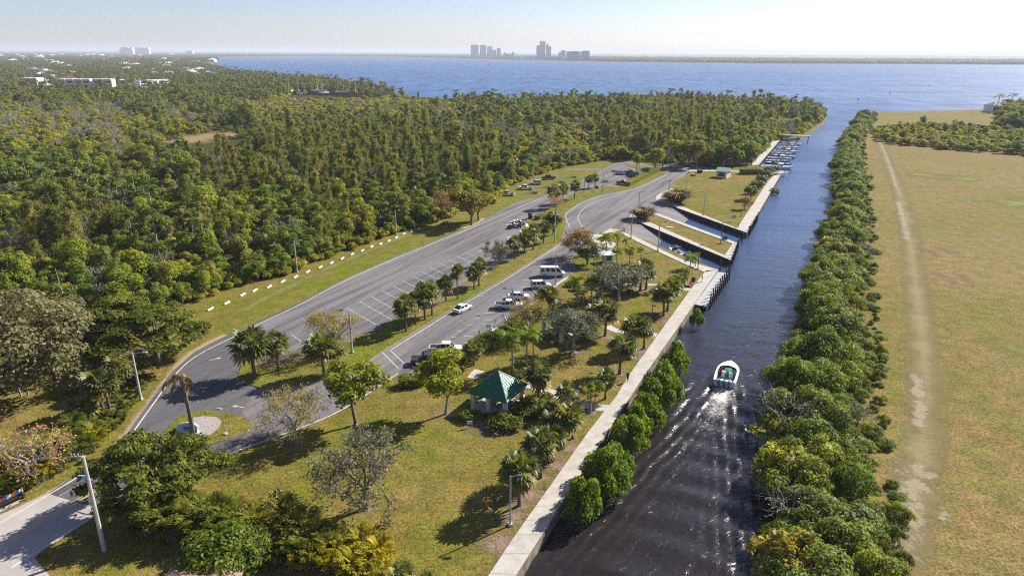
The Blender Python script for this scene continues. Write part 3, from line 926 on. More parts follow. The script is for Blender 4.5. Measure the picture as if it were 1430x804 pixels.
def plume_tree(seed, H=12.0, R=2.0, n=1300, size=0.75):
    """tall feathery tree: drooping sprays up a leader"""
    rng = np.random.default_rng(seed)
    crown, wood = QB(), QB()
    lean = rng.normal(0, 0.8, 2)
    P, N = [], []
    nb = 34
    for i in range(nb):
        t = rng.uniform(0.16, 1.0)
        a = rng.uniform(0, 2 * np.pi)
        ext = R * (1.12 - t) ** 0.45 * rng.uniform(0.5, 1.15)
        b = np.array([lean[0] * t, lean[1] * t, H * t * 0.93])
        tip = b + np.array([math.cos(a) * ext, math.sin(a) * ext, rng.uniform(0.5, 1.7)])
        if i % 2 == 0: wood.add(limb(b, tip, 0.05, 0.015, 3))
        m = n // nb
        u = rng.uniform(0.15, 1.05, m)[:, None]
        q = b + (tip - b) * u + rng.normal(0, 0.28, (m, 3)) * np.array([1, 1, 1.1])
        P.append(q); N.append(np.tile(np.array([math.cos(a), math.sin(a), 0.35]), (m, 1)))
    P, N = np.concatenate(P), np.concatenate(N)
    q = cards(rng, P, N, size, 0.36, 0.5)
    crown.add(q)
    wood.add(limb_chain([(0, 0, -.2), (lean[0] * .5, lean[1] * .5, H * .5), (lean[0], lean[1], H * .95)], [0.19, 0.12, 0.03], 5))
    return crown, wood

def pine(seed, H=12.0, n=1000):
    rng = np.random.default_rng(seed)
    crown, wood = QB(), QB()
    lean = rng.normal(0, 0.5, 2)
    L = []
    for i in range(11):
        t = rng.uniform(0.55, 1.0)
        a = rng.uniform(0, 2 * np.pi)
        e = 2.6 * rng.uniform(0.3, 1.0) * (1.35 - t * 0.55)
        b = np.array([lean[0] * t, lean[1] * t, H * (t - 0.05)])
        c = b + np.array([math.cos(a) * e, math.sin(a) * e, 0.5])
        wood.add(limb(b, c, 0.07, 0.02, 3))
        L.append((*c, rng.uniform(0.9, 1.5), rng.uniform(0.9, 1.5), 0.6))
    crown.add(lobes_crown(rng, L, n, 0.6, 0.6, 0.35, 0.5, 0.42))
    wood.add(limb_chain([(0, 0, -.2), (lean[0] * .5, lean[1] * .5, H * .5), (lean[0], lean[1], H)], [0.24, 0.18, 0.05], 6))
    return crown, wood

def sparse_tree(seed, H=9.0, R=4.0, leaves=900, size=0.3, trunk=0.25, levels=3, thick=1.0, upright=0.75):
    """oak or cypress in winter: limbs show through a thin crown of small leaves"""
    rng = np.random.default_rng(seed)
    crown, wood = QB(), QB()
    tips = []
    def grow(p, d, ln, r, lv):
        e = p + d * ln
        mid = (p + e) / 2 + rng.normal(0, ln * 0.05, 3)
        wood.add(limb_chain([p, mid, e], [r, r * 0.82, r * 0.62], 6 if lv > 1 else 3))
        if lv == 0:
            tips.append((p, e)); return
        for k in range(4 if lv > 1 else 4):
            dd = unit(d * upright + rng.normal(0, 0.62, 3) + np.array([0, 0, 0.18]))
            grow(e - d * ln * rng.uniform(0, 0.35), dd, ln * rng.uniform(0.62, 0.85), r * 0.55, lv - 1)
    base = np.array([0, 0, -0.2])
    t0 = H * trunk
    wood.add(limb(base, (0, 0, t0), 0.24 * thick, 0.19 * thick, 8))
    for k in range(5):
        a = 2 * np.pi * (k + rng.uniform(-.25, .25)) / 5
        d = unit(np.array([math.cos(a) * 0.75 * R / H * 2, math.sin(a) * 0.75 * R / H * 2, 1.0]))
        grow(np.array([0, 0, t0 * rng.uniform(0.85, 1.0)]), d, (H - t0) * 0.36, 0.11 * thick, levels - 1)
    T = np.array([e for _, e in tips]); B = np.array([b for b, _ in tips])
    k = rng.integers(0, len(T), leaves)
    u = rng.uniform(0.1, 1.25, leaves)[:, None]
    P = B[k] + (T[k] - B[k]) * u + rng.normal(0, 0.2, (leaves, 3))
    N = unit(P - np.array([0, 0, H * 0.45]))
    crown.add(cards(rng, P, N, size, 0.55, 0.9))
    return crown, wood

def fan_palm(seed, trunk=4.2, nf=36, R=1.45, skirt=6):
    """cabbage palm: round head of stiff fans on a bare trunk"""
    rng = np.random.default_rng(seed)
    crown, wood = QB(), QB()
    hub = np.array([rng.normal(0, .12), rng.normal(0, .12), trunk])
    for i in range(nf + skirt):
        dead = i >= nf
        a = rng.uniform(0, 2 * np.pi)
        el = rng.uniform(rad(-58), rad(-30)) if dead else math.asin(np.clip(-0.55 + 1.55 * ((i + .5) / nf) + rng.normal(0, .08), -0.65, 0.99))
        d = np.array([math.cos(a) * math.cos(el), math.sin(a) * math.cos(el), math.sin(el)])
        pl = R * rng.uniform(0.5, 0.72)
        h = hub + np.array([0, 0, rng.uniform(-.3, .25)]) + d * pl
        crown.add(limb(hub, h, 0.03, 0.02, 3), 1 if dead else 0)
        side = unit(np.cross(d, [0, 0, 1.0001]))
        up = unit(np.cross(side, d))
        fl = R * rng.uniform(0.55, 0.74)
        q = []
        nb = 9
        for b in np.linspace(-1.75, 1.75, nb):
            dd = unit(d * math.cos(b) + side * math.sin(b) + up * 0.18 * math.cos(2 * b))
            ww = unit(np.cross(dd, up)) * fl * 0.12
            tip = h + dd * fl * (1.12 - 0.16 * abs(b)) - np.array([0, 0, fl * (0.22 + 0.1 * abs(b))])
            mid = h + dd * fl * 0.6
            q.append([h, mid + ww + up * 0.02, tip, mid - ww - up * 0.02])
        crown.add(np.array(q), 1 if dead else 0)
    prof = [(0, 0.24), (0.25, 0.17), (0.75, 0.15), (0.93, 0.21), (1.0, 0.2)]
    wood.add(limb_chain([(hub[0] * t * t, hub[1] * t * t, trunk * t - (0.2 if t == 0 else 0)) for t, _ in prof], [r for _, r in prof], 8))
    for k in range(14):                                      # old leaf boots under the head
        a = rng.uniform(0, 6.28); z = trunk * rng.uniform(0.8, 0.98)
        wood.add(limb((math.cos(a) * .15, math.sin(a) * .15, z), (math.cos(a) * .36, math.sin(a) * .36, z + .25), .05, .02, 3))
    return crown, wood

def feather_palm(seed, trunk=4.5, nf=15, R=2.3, droop=1.0, leaf_w=0.075, up=0.55):
    """queen or coconut palm: arching fronds with hanging leaflets"""
    rng = np.random.default_rng(seed)
    crown, wood = QB(), QB()
    hub = np.array([rng.normal(0, .15), rng.normal(0, .15), trunk])
    for i in range(nf):
        a = 2 * np.pi * i / nf * 2.618 + rng.normal(0, .12)
        el = rng.uniform(-0.05, 1.25) if i > 3 else rng.uniform(-0.5, 0.0)
        hd = np.array([math.cos(a), math.sin(a), 0])
        side = np.array([-math.sin(a), math.cos(a), 0])
        pts = []
        ns = 9
        L = R * rng.uniform(0.85, 1.15)
        p = hub.copy(); e = el + up * 0.3
        for s_ in range(ns):
            pts.append(p.copy())
            p = p + (hd * math.cos(e) + np.array([0, 0, math.sin(e)])) * L / ns
            e -= droop * (0.12 + 0.045 * s_)
        pts = np.array(pts)
        crown.add(limb_chain(list(pts), list(np.linspace(0.035, 0.008, ns)), 3))
        q = []
        for s_ in range(1, ns):
            f = s_ / ns
            for sub in (0.0, 0.5):
                c = pts[s_ - 1] + (pts[s_] - pts[s_ - 1]) * (1 - sub)
                d = unit(pts[s_] - pts[s_ - 1])
                ll = R * 0.36 * math.sin(np.pi * min(0.98, 0.18 + f * 0.8))
                for sg in (-1, 1):
                    dd = unit(side * sg * 0.85 + d * 0.45 + np.array([0, 0, 0.1 + rng.normal(0, .12)]))
                    t = c + dd * ll - np.array([0, 0, ll * 0.45])
                    mdl = c + dd * ll * 0.5
                    q.append([c, mdl + d * R * leaf_w * .5, t, mdl - d * R * leaf_w * .5])
        crown.add(np.array(q))
    wood.add(limb_chain([(0, 0, -.2), (hub[0] * .3, hub[1] * .3, trunk * .5), tuple(hub - [0, 0, .5]), tuple(hub)], [0.19, 0.13, 0.12, 0.07], 8))
    return crown, wood

def cane_palm(seed, H=4.2, R=1.7, nf=34):
    """clump of slim canes with arching golden fronds down to the ground"""
    rng = np.random.default_rng(seed)
    crown, wood = QB(), QB()
    for i in range(nf):
        a = rng.uniform(0, 6.283); r0 = R * 0.45 * math.sqrt(rng.random())
        base = np.array([math.cos(a) * r0, math.sin(a) * r0, 0])
        h0 = H * rng.uniform(0.12, 0.68)
        a2 = a + rng.normal(0, .7)
        hd = np.array([math.cos(a2), math.sin(a2), 0]); side = np.array([-math.sin(a2), math.cos(a2), 0])
        start = base + hd * 0.15 + np.array([0, 0, h0])
        if i % 3 == 0: wood.add(limb(base - [0, 0, .1], start, 0.035, 0.03, 4))
        e = rng.uniform(0.75, 1.4); L = rng.uniform(1.5, 2.2) * H / 4.2; ns = 6
        pts = []; p = start
        for s_ in range(ns):
            pts.append(p); p = p + (hd * math.cos(e) + np.array([0, 0, math.sin(e)])) * L / ns; e -= 0.27
        q = []
        for s_ in range(1, ns):
            d = unit(pts[s_] - pts[s_ - 1]); ll = 0.5 * math.sin(np.pi * min(.97, .22 + .75 * s_ / ns)) + 0.12
            for sub in (0.0, 0.5):
                c = pts[s_ - 1] + (pts[s_] - pts[s_ - 1]) * (1 - sub)
                for sg in (-1, 1):
                    dd = unit(side * sg + d * 0.6 + np.array([0, 0, .3 + rng.normal(0, .1)]))
                    t = c + dd * ll - np.array([0, 0, .1]); mdl = c + dd * ll * .5
                    q.append([c, mdl + d * .1, t, mdl - d * .1])
        crown.add(np.array(q))
    return crown, wood

def layered_tree(seed, H=7.0, R=5.0, n=2600, size=0.42, stems=5):
    """wide tree with foliage in flat shelves"""
    rng = np.random.default_rng(seed)
    crown, wood = QB(), QB()
    L = []
    for i in range(46):
        a = rng.uniform(0, 6.283); t = math.sqrt(rng.random())
        z = H * (0.98 - 0.5 * t * t - 0.3 * rng.random())
        r = rng.uniform(0.9, 1.7)
        L.append((math.cos(a) * R * t * .86, math.sin(a) * R * t * .86, z, r, r, r * 0.26))
    crown.add(lobes_crown(rng, L, n, size, 0.4, 0.5, 0.25, 0.5))
    t0 = np.array([0, 0, H * 0.22])
    wood.add(limb((0, 0, -.2), t0, 0.3, 0.24, 8))
    for l in L[:14]:
        m_ = np.array([l[0] * .5, l[1] * .5, H * .22 + (l[2] - H * .22) * .65])
        wood.add(limb_chain([t0, m_, (l[0], l[1], l[2])], [.13, .08, .02], 4))
    return crown, wood

def mound(seed, R=2.4, H=3.4, n=1500, size=0.4, nl=14, rl=(0.7, 1.2), roots=False, aspect=0.6, zlo=.6):
    """bush clothed to the ground"""
    rng = np.random.default_rng(seed)
    L = []
    for i in range(nl):
        a = rng.uniform(0, 6.283); t = math.sqrt(rng.random()) * .8
        r = rng.uniform(*rl)
        L.append((math.cos(a) * R * t, math.sin(a) * R * t, max(r * .6, (H - r * .8) * (1 - t * t * .7) * rng.uniform(zlo, 1)), r, r, r * .85))
    crown, wood = QB(), QB()
    crown.add(lobes_crown(rng, L, n, size, 0.5, 0.3, 0.7, aspect))
    for i in range(7 if roots else 4):
        a = rng.uniform(0, 6.283)
        wood.add(limb((math.cos(a) * R * .5 * (1 if roots else .2), math.sin(a) * R * .5 * (1 if roots else .2), -2.2 if roots else -.2), (math.cos(a + .4) * R * .3, math.sin(a + .4) * R * .3, H * .55), .07, .03, 4))
    return crown, wood

def grass_clump(seed, R=1.0, H=1.0, n=160, w=0.07):
    rng = np.random.default_rng(seed)
    crown = QB()
    a = rng.uniform(0, 6.283, n); r = R * .35 * np.sqrt(rng.random(n))
    b = np.stack([np.cos(a) * r, np.sin(a) * r, np.zeros(n)], 1)
    out = np.stack([np.cos(a), np.sin(a), np.zeros(n)], 1)
    h = H * rng.uniform(.6, 1.1, n)[:, None]; e = R * rng.uniform(.3, 1, n)[:, None]
    side = np.stack([-np.sin(a), np.cos(a), np.zeros(n)], 1) * w
    m_ = b + out * e * .45 + np.array([0, 0, 1]) * h * .8
    t = b + out * e + np.array([0, 0, 1]) * h * rng.uniform(.6, 1, n)[:, None]
    crown.add(np.stack([b, m_ + side, t, m_ - side], 1))
    return crown, QB()

# ---- foliage colours (sunlit leaves of the photograph's kinds)
LM = {}
LM['broad'] = leaf_mat('broadleaf foliage', [(0.098, 0.155, 0.034), (0.161, 0.207, 0.037), (0.207, 0.230, 0.044), (0.115, 0.172, 0.041), (0.241, 0.270, 0.046), (0.184, 0.178, 0.069), (0.138, 0.196, 0.034)], 0.32, 0.5)
LM['yellow'] = leaf_mat('yellow green thicket foliage', [(0.246, 0.263, 0.034), (0.302, 0.302, 0.038), (0.190, 0.230, 0.034), (0.146, 0.202, 0.034), (0.280, 0.258, 0.050), (0.213, 0.185, 0.067)], 0.34, 0.4)
LM['plume'] = leaf_mat('feathery olive foliage', [(0.162, 0.168, 0.056), (0.185, 0.179, 0.065), (0.123, 0.151, 0.045), (0.207, 0.185, 0.078), (0.157, 0.179, 0.049), (0.101, 0.134, 0.038)], 0.3, 0.6, 0.45, 0.55, 0.2, (1.55, 1.48, 1.0))
LM['pine'] = leaf_mat('pine needles', [(0.096, 0.136, 0.032), (0.136, 0.176, 0.035), (0.120, 0.144, 0.040)], 0.2, 0.7)
LM['fan'] = leaf_mat('fan palm leaves', [(0.125, 0.145, 0.038), (0.15, 0.165, 0.042), (0.135, 0.155, 0.046), (0.11, 0.13, 0.04)], 0.26, 0.9, 0.3, 0.5, 0.5, (1.3, 1.25, .9))
LM['fan_dead'] = leaf_mat('dry palm leaves', [(0.200, 0.150, 0.069), (0.250, 0.181, 0.088)], 0.2, 0.9)
LM['fan_silver'] = leaf_mat('silvery palm leaves', [(0.138, 0.175, 0.106), (0.163, 0.188, 0.112)], 0.2, 0.9, 0.4)
LM['feather'] = leaf_mat('bright feather palm leaves', [(0.138, 0.194, 0.020), (0.175, 0.225, 0.022), (0.112, 0.169, 0.025)], 0.35, 1.2, 0.4)
LM['gold'] = leaf_mat('golden palm leaves', [(0.42, 0.38, 0.032), (0.31, 0.33, 0.03), (0.48, 0.40, 0.036)], 0.4, 0.8, 0.4, 0.5, 0.2, (1, 1, .9))
LM['cane'] = leaf_mat('cane palm leaves', [(0.20, 0.24, 0.032), (0.27, 0.28, 0.034), (0.15, 0.20, 0.03), (0.33, 0.30, 0.04)], 0.36, 0.6, 0.4, 0.42, 0.2, (1, 1, .9))
LM['mangrove'] = leaf_mat('mangrove leaves', [(0.105, 0.165, 0.029), (0.137, 0.19, 0.031), (0.095, 0.13, 0.034), (0.17, 0.20, 0.03), (0.12, 0.165, 0.036), (0.155, 0.18, 0.034), (0.11, 0.15, 0.03)], 0.3, 0.5, 0.4, 0.45, 0.22, (1.65, 1.58, .85))
LM['mangrove_bright'] = leaf_mat('young mangrove leaves', [(0.15, 0.225, 0.022), (0.17, 0.24, 0.026), (0.13, 0.205, 0.02)], 0.36, 0.9, 0.4, .5, .25, (1.25, 1.25, .8))
LM['grey'] = leaf_mat('sparse grey green leaves', [(0.19, 0.185, 0.12), (0.215, 0.20, 0.145), (0.175, 0.18, 0.11)], 0.2, 1.2, 0.4, .6, .3, (1, 1, 1))
LM['tan'] = leaf_mat('sparse tan leaves', [(0.250, 0.206, 0.094), (0.225, 0.175, 0.100)], 0.25, 1.2)
LM['russet'] = leaf_mat('russet leaves', [(0.213, 0.144, 0.075), (0.250, 0.163, 0.094)], 0.2, 1.0)
LM['lime'] = leaf_mat('lime green leaves', [(0.24, 0.25, 0.022), (0.231, 0.244, 0.025), (0.213, 0.237, 0.025)], 0.35, 1.0)
LM['fresh'] = leaf_mat('fresh green leaves', [(0.156, 0.175, 0.027), (0.163, 0.188, 0.025)], 0.3, 1.0)
LM['olive'] = leaf_mat('dark olive leaves', [(0.15, 0.165, 0.026), (0.165, 0.175, 0.028)], 0.25, 1.0, 0.5, 0.5, 0.15, (1.05, 1.1, .9))
LM['bright'] = leaf_mat('glossy bright leaves', [(0.15, 0.215, 0.018), (0.165, 0.225, 0.02)], 0.34, 1.0, 0.35, 0.5, 0.3, (1.1, 1.05, .9))
LM['hedge'] = leaf_mat('hedge leaves', [(0.094, 0.112, 0.022), (0.106, 0.125, 0.025)], 0.2, 1.5)
LM['hedge_yellow'] = leaf_mat('yellow hedge leaves', [(0.188, 0.200, 0.018), (0.213, 0.213, 0.020)], 0.25, 1.5)
LM['brush'] = leaf_mat('brown brushy leaves', [(0.28, 0.245, 0.145), (0.24, 0.225, 0.115)], 0.25, .7, 0.5, 0.5, 0.15, (1, 1, 1))
LM['straw'] = leaf_mat('dry ornamental grass', [(0.38, 0.29, 0.20), (0.33, 0.255, 0.17), (0.28, 0.25, 0.13)], 0.25, 2.0, 0.5, .6, .2, (1, 1, 1))
LM['bud'] = leaf_mat('pinkish bare twigs', [(0.375, 0.213, 0.138), (0.325, 0.200, 0.125)], 0.25, 1.5)
LM['far'] = leaf_mat('distant tree tops', [(0.083, 0.112, 0.033), (0.120, 0.135, 0.039), (0.098, 0.120, 0.045), (0.150, 0.143, 0.053), (0.075, 0.105, 0.038), (0.128, 0.112, 0.060)], 0.2, 0.06)

def single(name, cw, leaf, wood, *extra):
    """crown and trunk in one mesh, for trees too far off to show their parts"""
    c, w = cw
    q = QB()
    for a, m_ in zip(c.q, c.m): q.add(a, 0)
    for a in w.q: q.add(a, 1)
    return q.mesh(name, [leaf, wood])

FOREST = {
    'broad': [single('broadleaf_tree', broadleaf(s, h_, r_, n_, 0.43, k_, 0.12, (0.5, 1.65), f_), LM['broad'], M['bark']) for s, h_, r_, n_, k_, f_ in ((1, 8.0, 3.0, 2600, 13, .8), (2, 9.8, 2.4, 2500, 15, 1.0), (3, 6.8, 4.1, 2900, 17, .6), (4, 8.6, 3.3, 2100, 11, .75))],
    'yellow': [single('thicket_shrub', mound(s, 2.9, 4.6, 2300, 0.43, 17, (0.7, 1.4)), LM['yellow'], M['bark']) for s in (11, 12, 13, 14)],
    'plume': [single('feathery_tree', plume_tree(s, (11.0, 12.5, 10.0, 12.0)[s % 4], 2.6 + .4 * (s % 3), 3000, 0.46), LM['plume'], M['bark']) for s in (21, 22, 23, 24)],
    'pine': [single('pine_tree', pine(s, 12.0, 1700), LM['pine'], M['bark_pale']) for s in (31, 32, 33)],
    'palm': [single('cabbage_palm', fan_palm(s, 5.0, 30, 1.7), LM['fan'], M['bark_pale']) for s in (41, 42)],
    'bare': [single('bare_tree', sparse_tree(s, 9.0, 3.2, 240, 0.3), LM['grey'], M['bark_pale']) for s in (51, 52)],
    'mangrove': [single('mangrove_bush', mound(s, 3.1, 4.2, 5200, 0.27, 26, (0.5, 1.25), True), LM['mangrove'], M['bark']) for s in (61, 62, 63, 64)],
}
FH = {'broad': 8.0, 'yellow': 4.6, 'plume': 12.0, 'pine': 12.0, 'palm': 6.2, 'bare': 9.0, 'mangrove': 4.2}

def scatter(poly, step, rng, jit=0.42):
    P = np.array(poly)
    x0, y0 = P.min(0); x1, y1 = P.max(0)
    X, Y = np.meshgrid(np.arange(x0, x1, step), np.arange(y0, y1, step))
    X = X + (np.arange(X.shape[0])[:, None] % 2) * step * .5 + rng.uniform(-jit, jit, X.shape) * step
    Y = Y + rng.uniform(-jit, jit, Y.shape) * step
    k = in_poly(X, Y, poly)
    return X[k], Y[k]

def vnoise(X, Y, s, seed):
    """cheap smooth noise in 0..1"""
    r = np.random.default_rng(seed)
    out = np.zeros_like(X)
    for i in range(6):
        a = r.uniform(0, 6.28); f = (1.0 + 0.55 * i) / s
        out += np.sin((X * math.cos(a) + Y * math.sin(a)) * f * 6.28 + r.uniform(0, 6.28)) / (1 + 0.4 * i)
    return 0.5 + out / 5.2

# ---- the wood west of the road: nearest trees one by one, the rest as one mass
WOOD = GP([(-420, 560), (-200, 505), (0, 480), (70, 480), (118, 452), (215, 440), (285, 414), (330, 396), (400, 382), (450, 361), (520, 335), (580, 317), (600, 312), (612, 303), (650, 292), (690, 283),
           (706, 262), (738, 247), (785, 232), (850, 221.5), (905, 222), (935, 228), (962, 232), (990, 233), (1040, 234), (1052, 229), (1080, 197), (1116, 189), (1134, 179), (1148, 170), (1153, 163),
           (1146, 157), (1128, 151.5), (1050, 147), (950, 145.5), (850, 145), (700, 144.5), (620, 143), (580, 141), (538, 132), (500, 124), (450, 117), (400, 113), (350, 108.5), (325, 104.5),
           (310, 112), (240, 118), (230, 124), (160, 124), (140, 125), (60, 124), (-100, 124), (-420, 128)])
HOLES = [GP(h) for h in ([(205, 222), (235, 192), (262, 182), (300, 176), (345, 178), (358, 192), (350, 220), (280, 226)], [(20, 132), (20, 122.5), (245, 119), (245, 129)], [(362, 180), (366, 172), (385, 168), (396, 172), (390, 181)], [(312, 236), (318, 217), (340, 217), (345, 236)],
                         [(-100, 134), (-100, 127), (66, 127), (70, 131), (30, 134)], [(402, 142), (404, 133), (520, 131), (545, 138), (500, 142)], [(300, 145), (345, 139), (372, 142), (350, 147)],
                         [(150, 205), (200, 197), (222, 198), (200, 206)])]
rng = np.random.default_rng(77)
wx, wy = scatter(WOOD, 4.3, rng, 0.5)
keep = np.ones(len(wx), bool)
for h in HOLES: keep &= ~in_poly(wx, wy, h)
# leave the road's grass strip and everything behind the lens alone
keep &= rng.random(len(wx)) > .13
wx, wy = wx[keep], wy[keep]
gx, gy = np_project(wx, wy, np.zeros_like(wx))
cl = vnoise(wx, wy, 60.0, 3) + 0.35 * (vnoise(wx, wy, 17.0, 4) - .5)
rr = rng.random(len(wx))
kind = np.full(len(wx), 'broad', dtype=object)
def zone(px, py, rx, ry):
    return np.exp(-(((gx - px) / rx) ** 2 + ((gy - py) / ry) ** 2))
z_plume = 1.25 * zone(470, 245, 190, 45) + 1.15 * zone(930, 185, 95, 40) + 0.8 * zone(70, 350, 130, 45) + .5 * zone(680, 215, 40, 30) + .5 * zone(560, 195, 80, 20)
z_yellow = 1.2 * zone(90, 190, 200, 42) + 1.1 * zone(800, 205, 110, 26) + .9 * zone(560, 160, 160, 22) + .8 * zone(1100, 185, 60, 30) + .9 * zone(430, 150, 130, 15) + .4
z_pine = 0.75 * zone(120, 300, 130, 32) + .3 * zone(330, 170, 120, 30)
s_pl = z_plume + 0.55 * (cl - .5) + 0.3 * (rr - .5)
kind[(z_yellow + 0.9 * (cl - .5) + .5 * (rng.random(len(wx)) - .5)) > 0.78] = 'yellow'
kind[s_pl > 0.52] = 'plume'
kind[(z_pine + .6 * (rng.random(len(wx)) - .5)) > 0.62] = 'pine'
r2 = rng.random(len(wx))
r3 = rng.random(len(wx))
kind[(kind == 'broad') & (r3 < .13)] = 'plume'
kind[(kind == 'broad') & (r3 > .93)] = 'pine'
# palms and bare trees show along the wood's front
dist = np.hypot(wx, wy)
front = (gy > 225)
kind[(r2 < 0.035) & front] = 'palm'
kind[(r2 > 0.945) & (gy > 150)] = 'bare'
hs = {'broad': (0.6, 1.05), 'yellow': (0.6, 1.1), 'plume': (0.6, 0.98), 'pine': (0.75, 1.1), 'palm': (0.9, 1.25), 'bare': (0.75, 1.3)}
sc = np.array([rng.uniform(*hs[k]) for k in kind])
sc *= 0.62 + 0.8 * vnoise(wx, wy, 34.0, 9)
sc *= rng.lognormal(0.0, 0.2, len(wx))
sc *= np.where(rng.random(len(wx)) < .06, 1.4, 1.0)
sc *= np.where(zone(930, 185, 95, 40) > .35, 1.08, 1.0)
_cap = np.where(kind == 'plume', 0.92, np.where(gy > 270, 0.85, 1.15))
sc = np.where(sc > _cap, _cap + (sc - _cap) * 0.5, sc)
rot = rng.uniform(0, 6.283, len(wx))
var = rng.integers(0, 100, len(wx))
WOODLABEL = {
    'broad': ('green broadleaf tree in the dense wood beside the parking road', 'tree', 'broadleaf trees of the wood'),
    'yellow': ('low yellow green thicket shrub in the wide wood', 'shrub', 'thicket shrubs of the wood'),
    'plume': ('tall feathery olive brown tree in the wood', 'tree', 'feathery trees of the wood'),
    'pine': ('tall pine with bare pale trunk in the wood', 'tree', 'pines of the wood'),
    'palm': ('cabbage palm growing wild at the edge of the wood', 'palm tree', 'wild palms of the wood'),
    'bare': ('grey leafless tree standing in the green wood', 'tree', 'bare trees of the wood'),
}
WOODNAME = {'broad': 'broadleaf_tree', 'yellow': 'thicket_shrub', 'plume': 'feathery_tree', 'pine': 'pine_tree', 'palm': 'cabbage_palm', 'bare': 'bare_tree', 'mangrove': 'mangrove_bush'}
MAXN = {'broad': 220, 'yellow': 180, 'plume': 260, 'pine': 90, 'palm': 60, 'bare': 60}
tx, ty = np_project(wx, wy, sc * 8.0)
inview = (tx > -25) & (tx < 1455) & (gy < 900) & (gy > 60)
first = {}
is_single = np.zeros(len(wx), bool)
for k in MAXN:
    ids = np.where((kind == k) & inview)[0]
    ids = ids[np.argsort(dist[ids] / np.maximum(sc[ids], .3))][:MAXN[k]]
    is_single[ids] = True
    lab, cat, grp = WOODLABEL[k]
    for i in ids:
        o = bpy.data.objects.new(WOODNAME[k], FOREST[k][var[i] % len(FOREST[k])])
        COL.objects.link(o)
        o.location = (wx[i], wy[i], 0)
        o.rotation_euler = (0, 0, rot[i])
        o.scale = (sc[i] * rng.uniform(.85, 1.15), sc[i] * rng.uniform(.85, 1.15), sc[i] * rng.uniform(.8, 1.25))
        tag(o, lab, cat, grp)

def mass(name, pts, rots, scls, kinds, protos, kind='stuff'):
    """one object: points that carry copies of the plant meshes"""
    me = bpy.data.meshes.new(name)
    me.vertices.add(len(pts)); me.vertices.foreach_set('co', np.asarray(pts, np.float32).ravel())
    for an, v, ty_ in (('rot', rots, 'FLOAT'), ('scl', scls, 'FLOAT')):
        a = me.attributes.new(an, ty_, 'POINT'); a.data.foreach_set('value', np.asarray(v, np.float32))
    a = me.attributes.new('idx', 'INT', 'POINT'); a.data.foreach_set('value', np.asarray(kinds, np.int32))
    ob = link(bpy.data.objects.new(name, me))
    ng = bpy.data.node_groups.new(name, 'GeometryNodeTree')
    ng.interface.new_socket('Geometry', in_out='INPUT', socket_type='NodeSocketGeometry')
    ng.interface.new_socket('Geometry', in_out='OUTPUT', socket_type='NodeSocketGeometry')
    gi, go = ng.nodes.new('NodeGroupInput'), ng.nodes.new('NodeGroupOutput')
    jn = ng.nodes.new('GeometryNodeJoinGeometry')
    def named(nm, t):
        n = ng.nodes.new('GeometryNodeInputNamedAttribute'); n.data_type = t; n.inputs['Name'].default_value = nm
        return [s_ for s_ in n.outputs if s_.enabled and s_.name == 'Attribute'][0]
    ri, si, ii = named('rot', 'FLOAT'), named('scl', 'FLOAT'), named('idx', 'INT')
    cx = ng.nodes.new('ShaderNodeCombineXYZ'); ng.links.new(ri, cx.inputs['Z'])
    for k, pm in enumerate(protos):
        src = bpy.data.objects.new(name + '_source', pm)           # mesh source, never linked into the scene itself
        oi = ng.nodes.new('GeometryNodeObjectInfo'); oi.inputs['Object'].default_value = src; oi.inputs['As Instance'].default_value = False
        g2i = ng.nodes.new('GeometryNodeGeometryToInstance')
        ng.links.new(oi.outputs['Geometry'], g2i.inputs[0])
        cmp_ = ng.nodes.new('FunctionNodeCompare'); cmp_.data_type = 'INT'; cmp_.operation = 'EQUAL'
        ia, ib = [s_ for s_ in cmp_.inputs if s_.enabled][:2]
        ng.links.new(ii, ia); ib.default_value = k
        iop = ng.nodes.new('GeometryNodeInstanceOnPoints')
        ng.links.new(gi.outputs[0], iop.inputs['Points']); ng.links.new(cmp_.outputs[0], iop.inputs['Selection'])
        ng.links.new(g2i.outputs[0], iop.inputs['Instance']); ng.links.new(cx.outputs[0], iop.inputs['Rotation']); ng.links.new(si, iop.inputs['Scale'])
        ng.links.new(iop.outputs[0], jn.inputs[0])
    ng.links.new(jn.outputs[0], go.inputs[0])
    md = ob.modifiers.new('plants', 'NODES'); md.node_group = ng
    return tag(ob, kind=kind)

allm, base = [], {}
for k in ('broad', 'yellow', 'plume', 'pine', 'palm', 'bare'):
    base[k] = len(allm); allm += FOREST[k]
# low growth clothes the wood's front down to the grass
EDGE = GP([(-200, 507), (0, 482), (70, 482), (118, 455), (215, 443), (285, 416), (330, 398), (400, 384), (450, 363), (520, 337), (580, 319), (600, 314), (650, 293), (690, 284), (706, 263), (738, 248), (785, 233), (850, 222.5), (905, 223), (935, 229)])
ex, ey = [], []
for a, b in zip(EDGE[:-1], EDGE[1:]):
    a, b = Vector(a), Vector(b)
    nn = Vector((-(b - a).y, (b - a).x)).normalized()
    for t in np.arange(0, (b - a).length, 2.3):
        for o_ in (0.4, 2.6, 5.0):
            q = a + (b - a).normalized() * t + nn * (o_ + rng.uniform(-1, 1))
            ex.append(q.x); ey.append(q.y)
for h_ in HOLES[:1] + HOLES[1:2]:                       # reeds and low bushes creep into the clearings
    q_ = np.array(h_); c_ = q_.mean(0)
    for _k in range(150):
        t_ = c_ + (q_[rng.integers(0, len(q_))] - c_) * rng.uniform(.55, 1.0) + rng.normal(0, 5, 2)
        ex.append(t_[0]); ey.append(t_[1])
ne = len(ex)
wx, wy = np.r_[wx, ex], np.r_[wy, ey]
gx, gy = np_project(wx, wy, np.zeros_like(wx))
kind = np.r_[kind, rng.choice(['yellow', 'broad'], ne, p=[.75, .25]).astype(object)]
